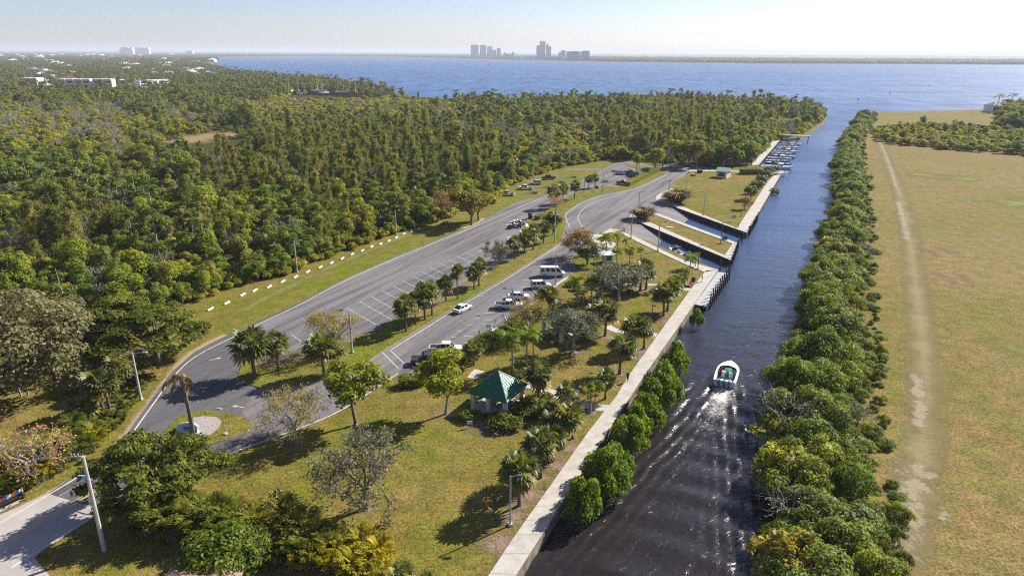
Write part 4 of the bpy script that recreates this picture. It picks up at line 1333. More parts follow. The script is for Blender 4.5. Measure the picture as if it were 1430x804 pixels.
sc = np.r_[sc, rng.uniform(.3, .75, ne)]; rot = np.r_[rot, rng.uniform(0, 6.28, ne)]; var = np.r_[var, rng.integers(0, 100, ne)]
is_single = np.r_[is_single, np.zeros(ne, bool)]
rest = ~is_single & (gx > -350) & (gx < 1500)
ids = np.where(rest)[0]
mo = mass('wood', np.stack([wx[ids], wy[ids], np.zeros(len(ids))], 1), rot[ids], sc[ids], [base[kind[i]] + var[i] % len(FOREST[kind[i]]) for i in ids], allm)
tag(mo, 'dense green and olive mixed wood filling the land behind the parking road', 'wood')
# understorey and dim floor
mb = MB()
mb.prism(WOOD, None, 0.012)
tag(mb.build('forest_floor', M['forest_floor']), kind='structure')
print('wood', len(wx), len(ids))
# ================================================================== FAR LAND
rng = np.random.default_rng(11)
def crown_low(seed, R=3.6, H=7.5, n=150, size=1.5):
    r_ = np.random.default_rng(seed)
    c, w = QB(), QB()
    L = rand_lobes(r_, 6, R, H * .6, H * .4, 1.2, 2.2, .8)
    c.add(lobes_crown(r_, L, n, size, .5, .3))
    w.add(limb((0, 0, -.2), (0, 0, H * .5), .25, .15, 4))
    return c, w
def palm_low(seed, H=11.0):
    r_ = np.random.default_rng(seed)
    c, w = QB(), QB()
    for i in range(14):
        a = i * 2.4; e = r_.uniform(-.3, 1.1)
        d = np.array([math.cos(a) * math.cos(e), math.sin(a) * math.cos(e), math.sin(e)]); s_ = np.array([-math.sin(a), math.cos(a), 0]) * .55
        h = np.array([0, 0, H]); mdl = h + d * 1.5; t = h + d * 2.9 - np.array([0, 0, 1.1])
        c.add(np.array([[h, mdl + s_, t, mdl - s_]]))
    w.add(limb((0, 0, -.2), (0, 0, H), .22, .14, 4))
    return c, w
def grove(seed, R=26.0, n=420, size=5.0):
    r_ = np.random.default_rng(seed)
    c, w = QB(), QB()
    L = []
    for i in range(22):
        a = r_.uniform(0, 6.28); t = math.sqrt(r_.random()) * R
        h = r_.uniform(5, 13)
        L.append((math.cos(a) * t, math.sin(a) * t, h * .55, r_.uniform(4, 7.5), r_.uniform(4, 7.5), h * .5))
    c.add(lobes_crown(r_, L, n, size, .5, .1))
    w.add(limb((0, 0, -.2), (0, 0, 5), .3, .2, 3))
    return c, w
FAR_P = [single('far_tree', crown_low(s), LM['far'], M['bark']) for s in range(4)] + [single('far_palm', palm_low(s), LM['far'], M['bark']) for s in (1, 2)]
GROVE_P = [single('far_grove', grove(s), LM['far'], M['bark']) for s in range(4)]

# town on the west bank: trees thin out with distance into groves
TOWN = GP([(-420, 127), (-100, 123.5), (60, 123.5), (230, 123), (310, 111), (327, 104), (312, 98.5), (298, 94.5), (290, 90.5), (298, 87), (-420, 84)])
tx_, ty_ = scatter(TOWN, 11.0, rng, .5)
gapn = vnoise(tx_, ty_, 130.0, 8) + .5 * (vnoise(tx_, ty_, 45.0, 2) - .5)
k_ = (rng.random(len(tx_)) < 0.35 + .75 * gapn)
tx_, ty_ = tx_[k_], ty_[k_]
# the spit beyond the creek with its moorings
SPIT = GP([(330, 121), (400, 127), (420, 131), (540, 138), (541, 131.5), (500, 123.8), (450, 116.8), (400, 112.8), (350, 108.2), (326, 104)])
HOUSES = []                                               # filled below, trees keep clear
TOWNHOUSE_ROWS = [((36, 119.5), (58, 120)), ((84, 122), (130, 122)), ((133, 122), (160, 122)), ((192, 121.5), (234, 119.5))]
hx = []
def wall_mat(name, c): return flat_mat(name, c, 0.8, 0.2, var=0.08)
M['house_white'] = wall_mat('white house wall', (0.74, 0.74, 0.72))
M['house_cream'] = wall_mat('cream house wall', (0.62, 0.54, 0.44))
M['roof_red'] = flat_mat('red tile roof', (0.36, 0.12, 0.07), 0.8, 0.2, var=.2)
M['roof_grey'] = flat_mat('grey shingle roof', (0.24, 0.235, 0.23), 0.8, 0.2, var=.2)
M['roof_white'] = flat_mat('white metal roof', (0.76, 0.77, 0.78), 0.5, 0.3, var=.06)
M['roof_tan'] = flat_mat('tan tile roof', (0.36, 0.25, 0.18), 0.8, 0.2, var=.2)
M['window_dark'] = flat_mat('dark window', (0.03, 0.05, 0.07), 0.15, 0.5)

def house(name, label, loc, rz, w, d, h, roof, wallm, roofm, cols=3, floors=1, group=None, cat='house'):
    t = thing(name, label, cat, (loc[0], loc[1], 0), rz, group)
    mb = MB(); mb.box((0, 0, h / 2), (w, d, h)); mb.build('wall', wallm, t)
    mb = MB()
    o = .5
    if roof == 'hip':
        a = [(-w / 2 - o, -d / 2 - o, h), (w / 2 + o, -d / 2 - o, h), (w / 2 + o, d / 2 + o, h), (-w / 2 - o, d / 2 + o, h)]
        rh = d * .28
        r0, r1 = (-w / 2 + d / 2, 0, h + rh), (w / 2 - d / 2, 0, h + rh)
        if w <= d + .5: r0, r1 = (-.2, 0, h + rh), (.2, 0, h + rh)
        mb.add(a + [r0, r1], [(0, 1, 5, 4), (1, 2, 5), (2, 3, 4, 5), (3, 0, 4), (3, 2, 1, 0)])
    elif roof == 'gable':
        rh = d * .25
        mb.add([(-w / 2 - o, -d / 2 - o, h), (w / 2 + o, -d / 2 - o, h), (w / 2 + o, d / 2 + o, h), (-w / 2 - o, d / 2 + o, h), (-w / 2 - o, 0, h + rh), (w / 2 + o, 0, h + rh)],
               [(0, 1, 5, 4), (2, 3, 4, 5), (1, 2, 5), (3, 0, 4), (3, 2, 1, 0)])
    else:
        mb.box((0, 0, h + .2), (w + .4, d + .4, .4))
    mb.build('roof', roofm, t)
    for f in range(floors):
        for c in range(cols):
            zc = h * (f + .55) / floors
            mb = MB(); mb.box(((c + .5) / cols * w - w / 2, -d / 2 - .03, zc), (w / cols * .62, .06, h / floors * .5)); mb.build('window', M['window_dark'], t)
    return t

r2_ = random.Random(4)
row_lab = ['pale three storey townhouse block at the left end of the far row', 'white townhouse block with dark blue window walls, second from left in the far row',
           'white townhouse block with tall glazed bays, third from left in the far row', 'low white flat roofed building at the right end of the far row']
for (a, b), lab in zip(TOWNHOUSE_ROWS, row_lab):
    A, B_ = Vector(G2(*a)), Vector(G2(*b))
    c = (A + B_) / 2; w = (B_ - A).length
    t = thing('townhouse_block', lab, 'building', (c.x, c.y, 0), math.atan2((B_ - A).y, (B_ - A).x), 'townhouse row beyond the wood')
    h = 11.0 if 'low' not in lab else 8.5
    mb = MB(); mb.box((0, 0, h / 2), (w, 12, h)); mb.build('wall', M['house_white'], t)
    n = max(2, int(w / 9))
    for i in range(n):
        x = -w / 2 + (i + .5) * w / n
        mb = MB(); mb.box((x, 0, h + .3), (w / n * .86, 13, .6)); mb.build('roof', M['roof_white'], t)
        for f in range(2):
            mb = MB(); mb.box((x, -6.04, h * (.27 + .42 * f)), (w / n * .7, .08, h * .28)); mb.build('window', M['window_dark'], t)
    hx.append((c.x, c.y, w / 2 + 6))
for i, (px, py, w, wall, roof) in enumerate([(94, 115.5, 26, 'house_cream', 'roof_red'), (103, 116.5, 20, 'house_white', 'roof_red'), (62, 118.5, 18, 'house_cream', 'roof_tan'), (5, 117, 20, 'house_cream', 'roof_red'),
                                             (74, 112.5, 24, 'house_white', 'roof_white'), (15, 108, 18, 'house_white', 'roof_grey'), (237, 106, 22, 'house_white', 'roof_white'), (260, 102, 14, 'house_white', 'roof_white'),
                                             (275, 107, 14, 'house_white', 'roof_grey'), (299, 107.5, 20, 'house_white', 'roof_white'), (172, 118.5, 8, 'house_white', 'roof_white')]):
    c = G2(px, py)
    lb = ['cream house with broad red tile roof behind the white townhouses', 'white house with red tile roof just right of the larger red roof', 'cream house with tan roof beside the leftmost townhouse block',
          'cream house with red roof at the left edge among distant trees', 'long white roofed house behind the red tile roofs', 'white house with grey roof near the left edge beyond the townhouses',
          'white gabled house alone among trees right of the townhouses', 'tiny white house below the river bend in the trees', 'white house with grey gable near the creek trees', 'long white roofed house at the right end of the far town',
          'small white shed between the two right townhouse blocks'][i]
    house('house', lb, c, r2_.uniform(-.4, .4), w, w * .7, 5.5 if i < 10 else 7, 'hip' if i != 8 else 'gable', M[wall], M[roof], 3, 1, 'houses beyond the wood')
    hx.append((*c, w * .8))
styles = [('house_white', 'roof_white', 'small white house almost lost among the trees of the distant town', 'white houses of the distant town'),
          ('house_white', 'roof_grey', 'small grey roofed house almost lost among the trees of the distant town', 'grey roofed houses of the distant town'),
          ('house_cream', 'roof_red', 'small red roofed house almost lost among the trees of the distant town', 'red roofed houses of the distant town')]
protoh = []
for w_, r_, lb, gr in styles:
    px, py = r2_.uniform(0, 280), r2_.uniform(85, 104)
    protoh.append(house('house', lb, G2(px, py), r2_.uniform(-.5, .5), 18, 13, 6.5, 'hip', M[w_], M[r_], 3, 1, gr))
far_spots = []
while len(far_spots) < 70:
    px = r2_.uniform(-20, 300); py = 78 + 30 * r2_.random() ** 1.6
    if px > 250 and py < 87: continue
    far_spots.append((px, py))
for i, (px, py) in enumerate(far_spots):
    c = G2(px, py)
    k = 0 if i % 10 < 6 else (1 if i % 10 < 9 or i % 20 > 10 else 2)
    s_ = r2_.uniform(.9, 1.5) * (1 + max(0, 100 - py) / 26)
    dup(protoh[k], (*c, 0), r2_.uniform(-.6, .6), (s_, s_, s_ * .9))
    hx.append((*c, 16 * s_))
ok = np.ones(len(tx_), bool)
for x, y, r in hx:
    ok &= np.hypot(tx_ - x, (ty_ - y)) > r * .75
    ok &= ~((np.abs(tx_ - x) < r) & (ty_ < y) & (ty_ > y - r * 2.2) & (rng.random(len(tx_)) < .6))
tx_, ty_ = tx_[ok], ty_[ok]
sx_, sy_ = scatter(SPIT, 7.0, rng, .5)
tx_, ty_ = np.r_[tx_, sx_], np.r_[ty_, sy_]
d_ = np.hypot(tx_, ty_)
kd = np.where(rng.random(len(tx_)) < .13, rng.integers(4, 6, len(tx_)), rng.integers(0, 4, len(tx_)))
mo = mass('town_trees', np.stack([tx_, ty_, np.zeros(len(tx_))], 1), rng.uniform(0, 6.28, len(tx_)), rng.uniform(.7, 1.35, len(tx_)) * (1 + d_ / 9000), kd, FAR_P)
tag(mo, 'trees and palms covering the distant town on the near bank', 'trees')

# far bank of the river
pts, scs = [], []
def far_band(px0, px1, pya, pyb, n, s0, s1):
    for _ in range(n):
        t = rng.random(); px = px0 + (px1 - px0) * t
        py = pya(px) - (pya(px) - pyb(px)) * rng.random() ** 1.4
        p = G2(px, py)
        pts.append((*p, 0)); scs.append(rng.uniform(s0, s1))
sh = lambda x: np.interp(x, [250, 330, 430, 560, 655, 740, 860, 1070, 1430, 1800], [80.5, 79.3, 78.4, 79.6, 81.6, 83.2, 86.0, 88.2, 90.0, 92.1])
hz = lambda x: 73.5 + (x - 715) * 0.00489
far_band(250, 1500, lambda x: float(sh(x)), lambda x: float(sh(x)) - .7, 1300, .7, 1.15)
far_band(250, 1500, lambda x: float(sh(x)), lambda x: max(hz(x) + 2.0, float(sh(x)) - 6), 3600, .8, 1.3)
far_band(-60, 300, lambda x: 84.0, lambda x: hz(x) + 2.2, 3000, .7, 1.2)
far_band(-60, 1500, lambda x: hz(x) + 3.4, lambda x: hz(x) + 1.6, 1500, 1.2, 2.0)
mo = mass('far_bank_trees', pts, rng.uniform(0, 6.28, len(pts)), scs, rng.integers(0, 4, len(pts)), GROVE_P)
tag(mo, 'hazy tree belt along the far bank of the river', 'trees')

# towers across the water
M['tower_pale'] = flat_mat('pale tower wall', (0.66, 0.69, 0.74), 0.7, 0.2, var=.04, scale=.05)
M['tower_blue'] = flat_mat('blue glass tower wall', (0.17, 0.26, 0.40), 0.4, 0.4, var=.08, scale=.05)
M['tower_cream'] = flat_mat('cream tower wall', (0.72, 0.62, 0.56), 0.7, 0.2, var=.04, scale=.05)
M['tower_glass'] = flat_mat('tower window bands', (0.28, 0.34, 0.42), 0.25, 0.5, var=.05)
def tower(label, x0, x1, ytop, ybase, mat, parts=None, group='towers across the river', depth=28.0, floors=14):
    c = G2((x0 + x1) / 2, ybase)
    w = (Vector(G2(x1, ybase)) - Vector(G2(x0, ybase))).length
    h = height_to(c, ytop)
    t = thing('tower_block', label, 'tower', (*c, 0), math.atan2(-c[0], c[1]) * 0 + .05, group)
    blocks = parts or [(0.0, 1.0, 1.0)]
    for u, v, hh in blocks:
        bx, bw, bh = (u + v) / 2 * w - w / 2, (v - u) * w, h * hh
        mb = MB()
        mb.box((bx, 0, bh / 2), (bw, depth, bh))
        mb.box((bx, 0, bh + h * .015), (bw * .55, depth * .55, h * .03))
        wl_ = mb.build('wall', mat, t)
        n = max(3, int(floors * hh))
        mb = MB()
        for f in range(n):
            z = bh * (f + .62) / n
            for e in (.16, .5, .84):
                mb.box((bx + bw * (e - .5), -depth / 2 - .3, z), (bw * .24, .6, bh / n * .5))
        tag(mb.build('window', M['tower_glass'], wl_), kind='stuff')
    return t
tower('broad pale tower at the left end of the far skyline', 658.2, 667.8, 63.2, 81.5, M['tower_pale'])
tower('pale slab tower, second from the left on the far skyline', 670.8, 678.6, 63.6, 81.8, M['tower_pale'])
tower('pale tower, third from the left on the far skyline', 680.6, 687.2, 65.2, 81.8, M['tower_pale'])
tower('short pale block between the slim and third skyline towers', 688.2, 692.6, 70, 82, M['tower_pale'], floors=8)
tower('slim pale tower, last of the left skyline cluster', 694.2, 698.8, 67.6, 82, M['tower_pale'])
tower('low wide white block right of the left skyline cluster', 704.2, 716.8, 72.6, 82.4, M['house_white'], [(0, .2, .9), (.2, .85, .72), (.85, 1, 1)], floors=6)
tower('tallest skyline tower with stepped cream and grey top', 750.2, 768, 58.2, 83.4, M['tower_cream'], [(0, .22, .76), (.22, .4, 1.0), (.4, .6, .99), (.66, .8, .85), (.8, 1.0, .72)], floors=22)
tower('grey stepped block between the tall tower and the blue ones', 780.5, 788.6, 71, 84, M['tower_pale'], [(0, .35, .8), (.35, 1, 1)], floors=8)
tower('wide dark blue glass block on the far skyline', 792, 809, 72, 85, M['tower_blue'], [(0, .45, .97), (.45, .8, 1.0), (.8, 1, .95)], floors=12)
tower('narrow dark blue glass block at the right end of the skyline', 812.2, 822, 71.6, 85, M['tower_blue'], floors=12)
tower('grey blue apartment block with cream end on the left horizon, nearer the edge', 169.5, 187, 66.4, 76.5, M['tower_pale'], [(0, .15, .7), (.15, .75, 1), (.8, 1, .98)], 'condominium blocks on the left horizon', 60, 10)
tower('grey blue apartment block with cream end on the left horizon, nearer the river', 189.5, 209.5, 66.7, 76.5, M['tower_pale'], [(0, .7, 1), (.75, 1, .98)], 'condominium blocks on the left horizon', 60, 10)
tower('low white building on the horizon between apartments and river', 262, 270, 71.2, 76.5, M['house_white'], None, 'low buildings on the left horizon', 60, 4)
for i, px in enumerate((720, 727, 735, 743, 771, 776)):
    tower('low pale waterfront building on the far bank below the skyline', px, px + 5 + i % 3, 78.2 + (i % 2), 83.3, M['house_white'] if i % 2 else M['tower_pale'], None, 'low waterfront buildings', 30, 4)
for i, px in enumerate((1224, 1240, 1247, 1254, 1260, 1277, 1160, 1330, 1170, 878, 844, 1190)):
    c = G2(px, float(sh(px)) - .5)
    s_ = .8 + .25 * (i % 3)
    dup(protoh[0], (*c, 0), .1, (s_ * 1.3, s_, s_), 'pale waterfront house under the trees of the far bank', 'houses on the far bank')

# long low bridge upstream
bp = [G2(432, 78.6), G2(560, 79.9), G2(655, 81.7), G2(700, 82.6), G2(741, 83.4)]
t = thing('road_bridge', 'long low road bridge crossing the river before the skyline', 'bridge', (0, 0, 0))
mb = MB()
L_, R_ = offset_line(bp, 14.0)
mb.loft([[(*l, 11.5), (*r, 11.5), (*r, 14.0), (*l, 14.0)] for l, r in zip(L_, R_)])
mb.build('deck', M['tower_pale'], t)
for a, b in zip(bp[:-1], bp[1:]):
    a, b = Vector(a), Vector(b)
    n = max(2, int((b - a).length / 150))
    for i in range(n):
        q = a.lerp(b, i / n)
        mb = MB(); mb.box((q.x, q.y, 4.5), (14, 7, 14)); mb.build('pier', M['tower_pale'], t)

# ---- houses and trees at the right edge beyond the field
for px, py, lab, w, h, wl_, rf in ((1387, 156.5, 'grey blue waterfront house at the right edge by the river', 12, 6, 'house_white', 'roof_grey'), (1402, 153.5, 'low house with reddish tile roof under the right edge palms', 16, 4.5, 'house_cream', 'roof_tan'),
                                   (1425, 151.5, 'long house with pale balcony row at the right edge', 16, 6, 'house_cream', 'roof_tan')):
    house('house', lab, G2(px, py), .15, w, 11, h, 'hip', M[wl_], M[rf], 4, 1, 'houses on the right bank')
for i, (px, py, s_) in enumerate(((1391, 157, 1.0), (1410, 155, 1.05))):
    o = bpy.data.objects.new('royal_palm', FAR_P[4]); link(o); o.location = (*G2(px, py), 0); o.scale = (2.3 * s_, 2.3 * s_, 1.3)
    tag(o, ['tall palm left of the tiled roof at the right riverbank', 'tall palm above the tiled roof at the right edge'][i], 'palm tree', 'palms by the right bank houses')
BANDR = GP([(1222, 182), (1260, 178), (1300, 178), (1340, 180), (1380, 182), (1440, 188), (1500, 196), (1500, 226), (1430, 218), (1380, 214), (1330, 210), (1280, 205), (1240, 200), (1220, 194)])
BANDT = GP([(1391, 181), (1396, 166), (1404, 158), (1440, 152.5), (1500, 149), (1500, 186), (1440, 184)])
bx_, by_ = [], []
for poly in (BANDR, BANDT):
    a, b = scatter(poly, 5.0, rng, .5); bx_.append(a); by_.append(b)
nb_ = [len(a) for a in bx_]
bx_, by_ = np.concatenate(bx_), np.concatenate(by_)
bd_ = np.hypot(bx_, by_)
order = np.argsort(bd_)
near_ = set(order[:110].tolist())
br_pts, br_sc, br_k = [], [], []
for i, (x, y) in enumerate(zip(bx_, by_)):
    kk = 'yellow' if rng.random() < (.75 if i < nb_[0] else .12) else ('mangrove' if rng.random() < .5 else 'broad')
    s_ = rng.uniform(.55, 1.25) if i < nb_[0] else rng.uniform(1.3, 2.1)
    vi = int(rng.integers(0, 4))
    if i not in near_:
        br_pts.append((x, y, 0)); br_sc.append(s_ * (.75 if kk == 'broad' else .95)); br_k.append(base[kk] + vi if kk in base else len(allm) + vi); continue
    o = bpy.data.objects.new({'yellow': 'scrub_bush', 'mangrove': 'scrub_bush', 'broad': 'scrub_tree'}[kk], FOREST[kk][vi]); link(o)
    o.location = (x, y, 0); o.rotation_euler = (0, 0, rng.uniform(0, 6.28)); o.scale = (s_ * (1.0 if kk != 'broad' else .9), s_, s_ * (.9 if kk != 'broad' else .62))
    nm_ = {'yellow': 'yellow green shrub', 'mangrove': 'dark green bush', 'broad': 'mid green tree'}[kk]
    tag(o, nm_ + (' in the scrub belt crossing the dry field' if i < nb_[0] else ' beside the houses at the right edge'), 'shrub' if kk != 'broad' else 'tree', nm_ + ('s of the field scrub belt' if i < nb_[0] else 's by the right edge houses'))
mo = mass('field_scrub', br_pts, rng.uniform(0, 6.28, len(br_pts)), br_sc, br_k, allm + FOREST['mangrove'])
tag(mo, 'far side of the scrub belt crossing the dry field', 'scrub')

# ---- mangroves of the east bank, bush by bush
rows = []
el = smooth_line(EAST_EDGE[1:], 8)
P = [Vector(q) for q in el]
for i in range(len(P) - 1):
    seg = P[i + 1] - P[i]
    nn = Vector((seg.y, -seg.x)).normalized()
    q = (P[i] + P[i + 1]) / 2
    width = float(np.interp(q.y, [40, 57, 70, 96, 121, 160, 198, 316, 600], [11, 12, 13, 13.5, 13, 11.5, 10.5, 11, 9]))
    st = float(np.interp(q.y, [40, 120, 200, 330, 600], [2.75, 2.8, 3.3, 4.2, 6.0]))
    o0 = float(np.interp(q.y, [40, 57, 72, 95], [1.6, 1.3, .5, -.4]))
    for _ in range(max(1, int(seg.length * width / (st * st) * 1.05))):
        best, bd2 = None, -1
        for _t in range(7):                               # keep neighbours from stacking up without lining them up
            u, v = rng.random(), rng.random()
            c = P[i] + seg * u + nn * (o0 + v * (width - o0))
            dmin = min([(c.x - r[0]) ** 2 + (c.y - r[1]) ** 2 for r in rows[-60:]] or [99])
            if dmin > bd2: best, bd2 = (c.x, c.y, v), dmin
        rows.append((best[0], best[1], best[2], q.length))
rows = [r for r in rows if -20 < project((r[0], r[1], 3))[1] < 830]
rows.sort(key=lambda r: r[3])
print('bank mangroves', len(rows))
bank_rest = []
for i, (x, y, f, dd) in enumerate(rows):
    kk = 'mangrove' if rng.random() < .84 else ('broad' if rng.random() < .35 else ('bare' if rng.random() < .3 else 'yellow'))
    s_ = rng.uniform(.5, 1.2) * (1.08 - .42 * (f > .75)) * (0.8 + .45 * (f < .45)) * (1 + max(0, dd - 200) / 1500)
    if f > .8: s_ *= rng.uniform(.55, 1)
    if i >= 280:
        bank_rest.append((x, y, s_)); continue
    o = bpy.data.objects.new({'broad': 'broadleaf_tree', 'bare': 'bare_tree'}.get(kk, 'mangrove_bush'), FOREST[kk][rng.integers(0, len(FOREST[kk]))]); link(o)
    hz_ = {'mangrove': .95, 'yellow': .85, 'broad': .6, 'bare': .62}[kk]
    o.location = (x, y, -0.2 if f > .2 else -1.0); o.rotation_euler = (0, 0, rng.uniform(0, 6.28)); o.scale = (s_, s_, s_ * hz_ * rng.uniform(.7, 1.35))
    nm_ = {'mangrove': 'glossy dark green mangrove bush', 'broad': 'small rounded tree', 'yellow': 'yellowish bush', 'bare': 'grey twiggy tree'}[kk]
    tag(o, nm_ + ' in the thick belt between canal and dry field', 'tree' if kk in ('broad', 'bare') else 'bush', nm_ + 's of the canal bank belt')
if bank_rest:
    a = np.array(bank_rest)
    mo = mass('bank_mangroves', np.c_[a[:, :2], np.full(len(a), -.5)], rng.uniform(0, 6.28, len(a)), a[:, 2], rng.integers(0, 4, len(a)), FOREST['mangrove'])
    tag(mo, 'far end of the mangrove belt between canal and field', 'mangroves')

# ---- air
m, nt, out = new_mat('haze air')
v = nd(nt, 'ShaderNodeVolumePrincipled')
v.inputs['Color'].default_value = (0.86, 0.91, 1.0, 1)
v.inputs['Density'].default_value = 0.85e-4
v.inputs['Anisotropy'].default_value = 0.1
nt.links.new(v.outputs[0], out.inputs['Volume'])
mb = MB(); mb.box((0, 0, 72), (92000, 92000, 156))
ob = mb.build('haze', m)
tag(ob, kind='stuff')
# ================================================================== PARK PLANTS
def proto(name, makers, leafs, woods):
    """mesh pairs (crown, trunk) of one kind"""
    out = []
    for c, w in makers:
        out.append((c.mesh(name + '_crown', leafs), w.mesh(name + '_trunk', woods) if w.q else None, float(np.concatenate(c.q)[:, :, 2].max())))
    return out

PK = {
    'sabal': proto('palm', [fan_palm(s, 4.3, 34, 1.75, 8) for s in (101, 102, 103, 104)], [LM['fan'], LM['fan_dead']], [M['bark']]),
    'sabal_tall': proto('palm', [fan_palm(s, 6.2, 34, 1.7, 8) for s in (105, 106, 107)], [LM['fan'], LM['fan_dead']], [M['bark']]),
    'sabal_low': proto('palm', [fan_palm(s, 1.6, 44, 1.9, 2) for s in (108, 109)], [LM['fan_silver'], LM['fan_dead']], [M['bark']]),
    'queen': proto('palm', [feather_palm(s, 5.2, 16, 2.5) for s in (111, 112, 113)], [LM['feather']], [M['bark_pale']]),
    'gold_palm': proto('palm', [feather_palm(s, 4.2, 12, 1.9) for s in (114,)], [LM['gold']], [M['bark_pale']]),
    'coco': proto('palm', [feather_palm(s, 3.6, 12, 2.6, .8) for s in (115, 116)], [LM['feather']], [M['bark_pale']]),
    
    'grey': proto('tree', [sparse_tree(s, 8.0, 4.2, 5200, 0.27, .24, 4, .9) for s in (121, 122, 123)], [LM['grey']], [M['bark_pale']]),
    'grey_thin': proto('tree', [sparse_tree(128, 8.0, 4.2, 4800, 0.22, .24, 4, .95)], [LM['grey']], [M['bark']]),
    'tan': proto('tree', [sparse_tree(s, 8.0, 4.0, 3400, 0.22, .2, 4, .8) for s in (124, 125)], [LM['tan']], [M['bark_pale']]),
    'russet': proto('tree', [sparse_tree(s, 7.0, 4.2, 2300, 0.33, .28, 4, .9) for s in (126,)], [LM['russet']], [M['bark']]),
    'bud': proto('tree', [sparse_tree(s, 7.0, 3.0, 800, 0.25, .3, 4, .8) for s in (127,)], [LM['bud']], [M['bark_pale']]),
    'lime': proto('tree', [broadleaf(s, 8.0, 3.2, 3600, 0.42, 20, .24, (.8, 1.35)) for s in (131,)], [LM['lime']], [M['bark_pale']]),
    'fresh': proto('tree', [broadleaf(s, 8.0, 3.3, 3000, 0.42, 17, .30, (.75, 1.3)) for s in (132, 133)], [LM['fresh']], [M['bark']]),
    'olive': proto('tree', [layered_tree(s, 7.0, 5.4, 12000, .42) for s in (141, 142, 143)], [LM['olive']], [M['bark']]),
    'brush': proto('tree', [mound(s, 5.0, 8.5, 13000, 0.3, 60, (0.8, 1.7), False, .6, .12) for s in (151, 152)], [LM['brush']], [M['bark_pale']]),
    'darktree': proto('tree', [broadleaf(s, 6.0, 3.0, 2600, 0.45, 16, .1, (.8, 1.4)) for s in (153, 154)], [LM['fan']], [M['bark']]),
    'bright': proto('bush', [mound(s, 4.6, 6.0, 7000, 0.42, 34, (1.1, 1.9)) for s in (161,)], [LM['bright']], [M['bark']]),
    'mangrove': proto('bush', [mound(s, 2.7, 3.8, 3800, 0.32, 24, (.4, 1.15), True, .6, .45) for s in (162, 163, 164)], [LM['mangrove_bright']], [M['bark']]),
    'shrub': proto('bush', [mound(s, 1.5, 1.4, 1100, 0.24, 12, (.35, .65)) for s in (165, 166)], [LM['hedge']], [M['bark']]),
    'darkshrub': proto('bush', [mound(s, 1.6, 1.6, 1100, 0.26, 12, (.4, .7)) for s in (167, 168)], [LM['mangrove']], [M['bark']]),
    'cane': proto('palm', [cane_palm(s, 4.4, 1.8, 70) for s in (171, 172, 173, 174)], [LM['cane']], [M['bark_pale']]),
    'canegold': proto('palm', [cane_palm(s, 3.8, 1.6, 70) for s in (175, 176)], [LM['gold']], [M['bark_pale']]),
    'straw': proto('grass', [grass_clump(s, 1.5, 1.9, 1100, .08) for s in (181, 182)], [LM['straw']], [M['bark']]),
    'spray': proto('plant', [grass_clump(s, 1.1, 1.1, 220, .12) for s in (183, 184)], [LM['hedge']], [M['bark']]),
    'willow': proto('tree', [broadleaf(s, 7.0, 3.8, 3600, 0.4, 22, .2, (.8, 1.3)) for s in (185,)], [LM['tan']], [M['bark']]),
}
# crown of the willow-like tree is olive rather than tan
LM['willow'] = leaf_mat('olive yellow leaves', [(0.17, 0.155, 0.04)], 0.3, 1.0)
PK['willow'][0][0].materials[0] = LM['willow']
def ragged_palm():
    r_ = np.random.default_rng(5)
    c, w = QB(), QB(); H = 8.0
    hub = np.array([-.35, 0, H])
    for a, e, L, k in ((3.05, .1, 2.7, .16), (3.5, -.35, 2.6, .2), (2.9, 1.2, 1.5, .35), (.2, .35, 1.5, .3), (.6, -.5, 1.4, .25), (1.5, 1.4, 1.2, .4)):
        hd = np.array([math.cos(a), math.sin(a), 0]); side = np.array([-math.sin(a), math.cos(a), 0]); p = hub.copy(); pts = []
        for s_ in range(8):
            pts.append(p.copy()); p = p + (hd * math.cos(e) + np.array([0, 0, math.sin(e)])) * L / 7; e -= k
        c.add(limb_chain(pts, list(np.linspace(.06, .02, 8)), 4))
        q = []
        for s_ in range(3, 8):
            for u in (0, .35, .7):
                b = pts[s_] + (pts[s_ - 1] - pts[s_]) * u
                for sg in (-1, 1):
                    t_ = b + side * sg * r_.uniform(.15, .4) - np.array([0, 0, r_.uniform(.5, 1.0)]) + hd * .1; m_ = (b + t_) / 2
                    q.append([b, m_ + hd * .1, t_, m_ - hd * .1])
        c.add(np.array(q))
    w.add(limb_chain([(0, 0, -.2), (-.1, 0, H * .5), (-.35, 0, H - .6), tuple(hub)], [.3, .24, .26, .2], 8))
    for k in range(30):
        a = r_.uniform(0, 6.28); z = H * r_.uniform(.75, .99)
        c.add(limb((-.25 + math.cos(a) * .2, math.sin(a) * .2, z), (-.25 + math.cos(a) * .45, math.sin(a) * .45, z - r_.uniform(.3, .8)), .07, .02, 3))
    return c, w
PK['dead_palm'] = proto('palm', [ragged_palm()], [LM['fan_dead']], [M['bark']])
_vi = {}
prng = random.Random(9)
PNAME = {'sabal': 'cabbage_palm', 'sabal_tall': 'cabbage_palm', 'sabal_low': 'fan_palm', 'queen': 'feather_palm', 'gold_palm': 'feather_palm', 'coco': 'coconut_palm', 'dead_palm': 'dying_palm',
         'bright': 'round_shrub', 'mangrove': 'mangrove_bush', 'shrub': 'shrub', 'darkshrub': 'shrub', 'cane': 'cane_palm', 'canegold': 'cane_palm', 'straw': 'ornamental_grass', 'spray': 'garden_plant'}
PCAT = {'cabbage_palm': 'palm tree', 'fan_palm': 'palm', 'feather_palm': 'palm tree', 'coconut_palm': 'palm tree', 'dying_palm': 'palm tree', 'round_shrub': 'shrub', 'mangrove_bush': 'bush', 'shrub': 'shrub',
        'cane_palm': 'palm clump', 'ornamental_grass': 'ornamental grass', 'garden_plant': 'plant'}
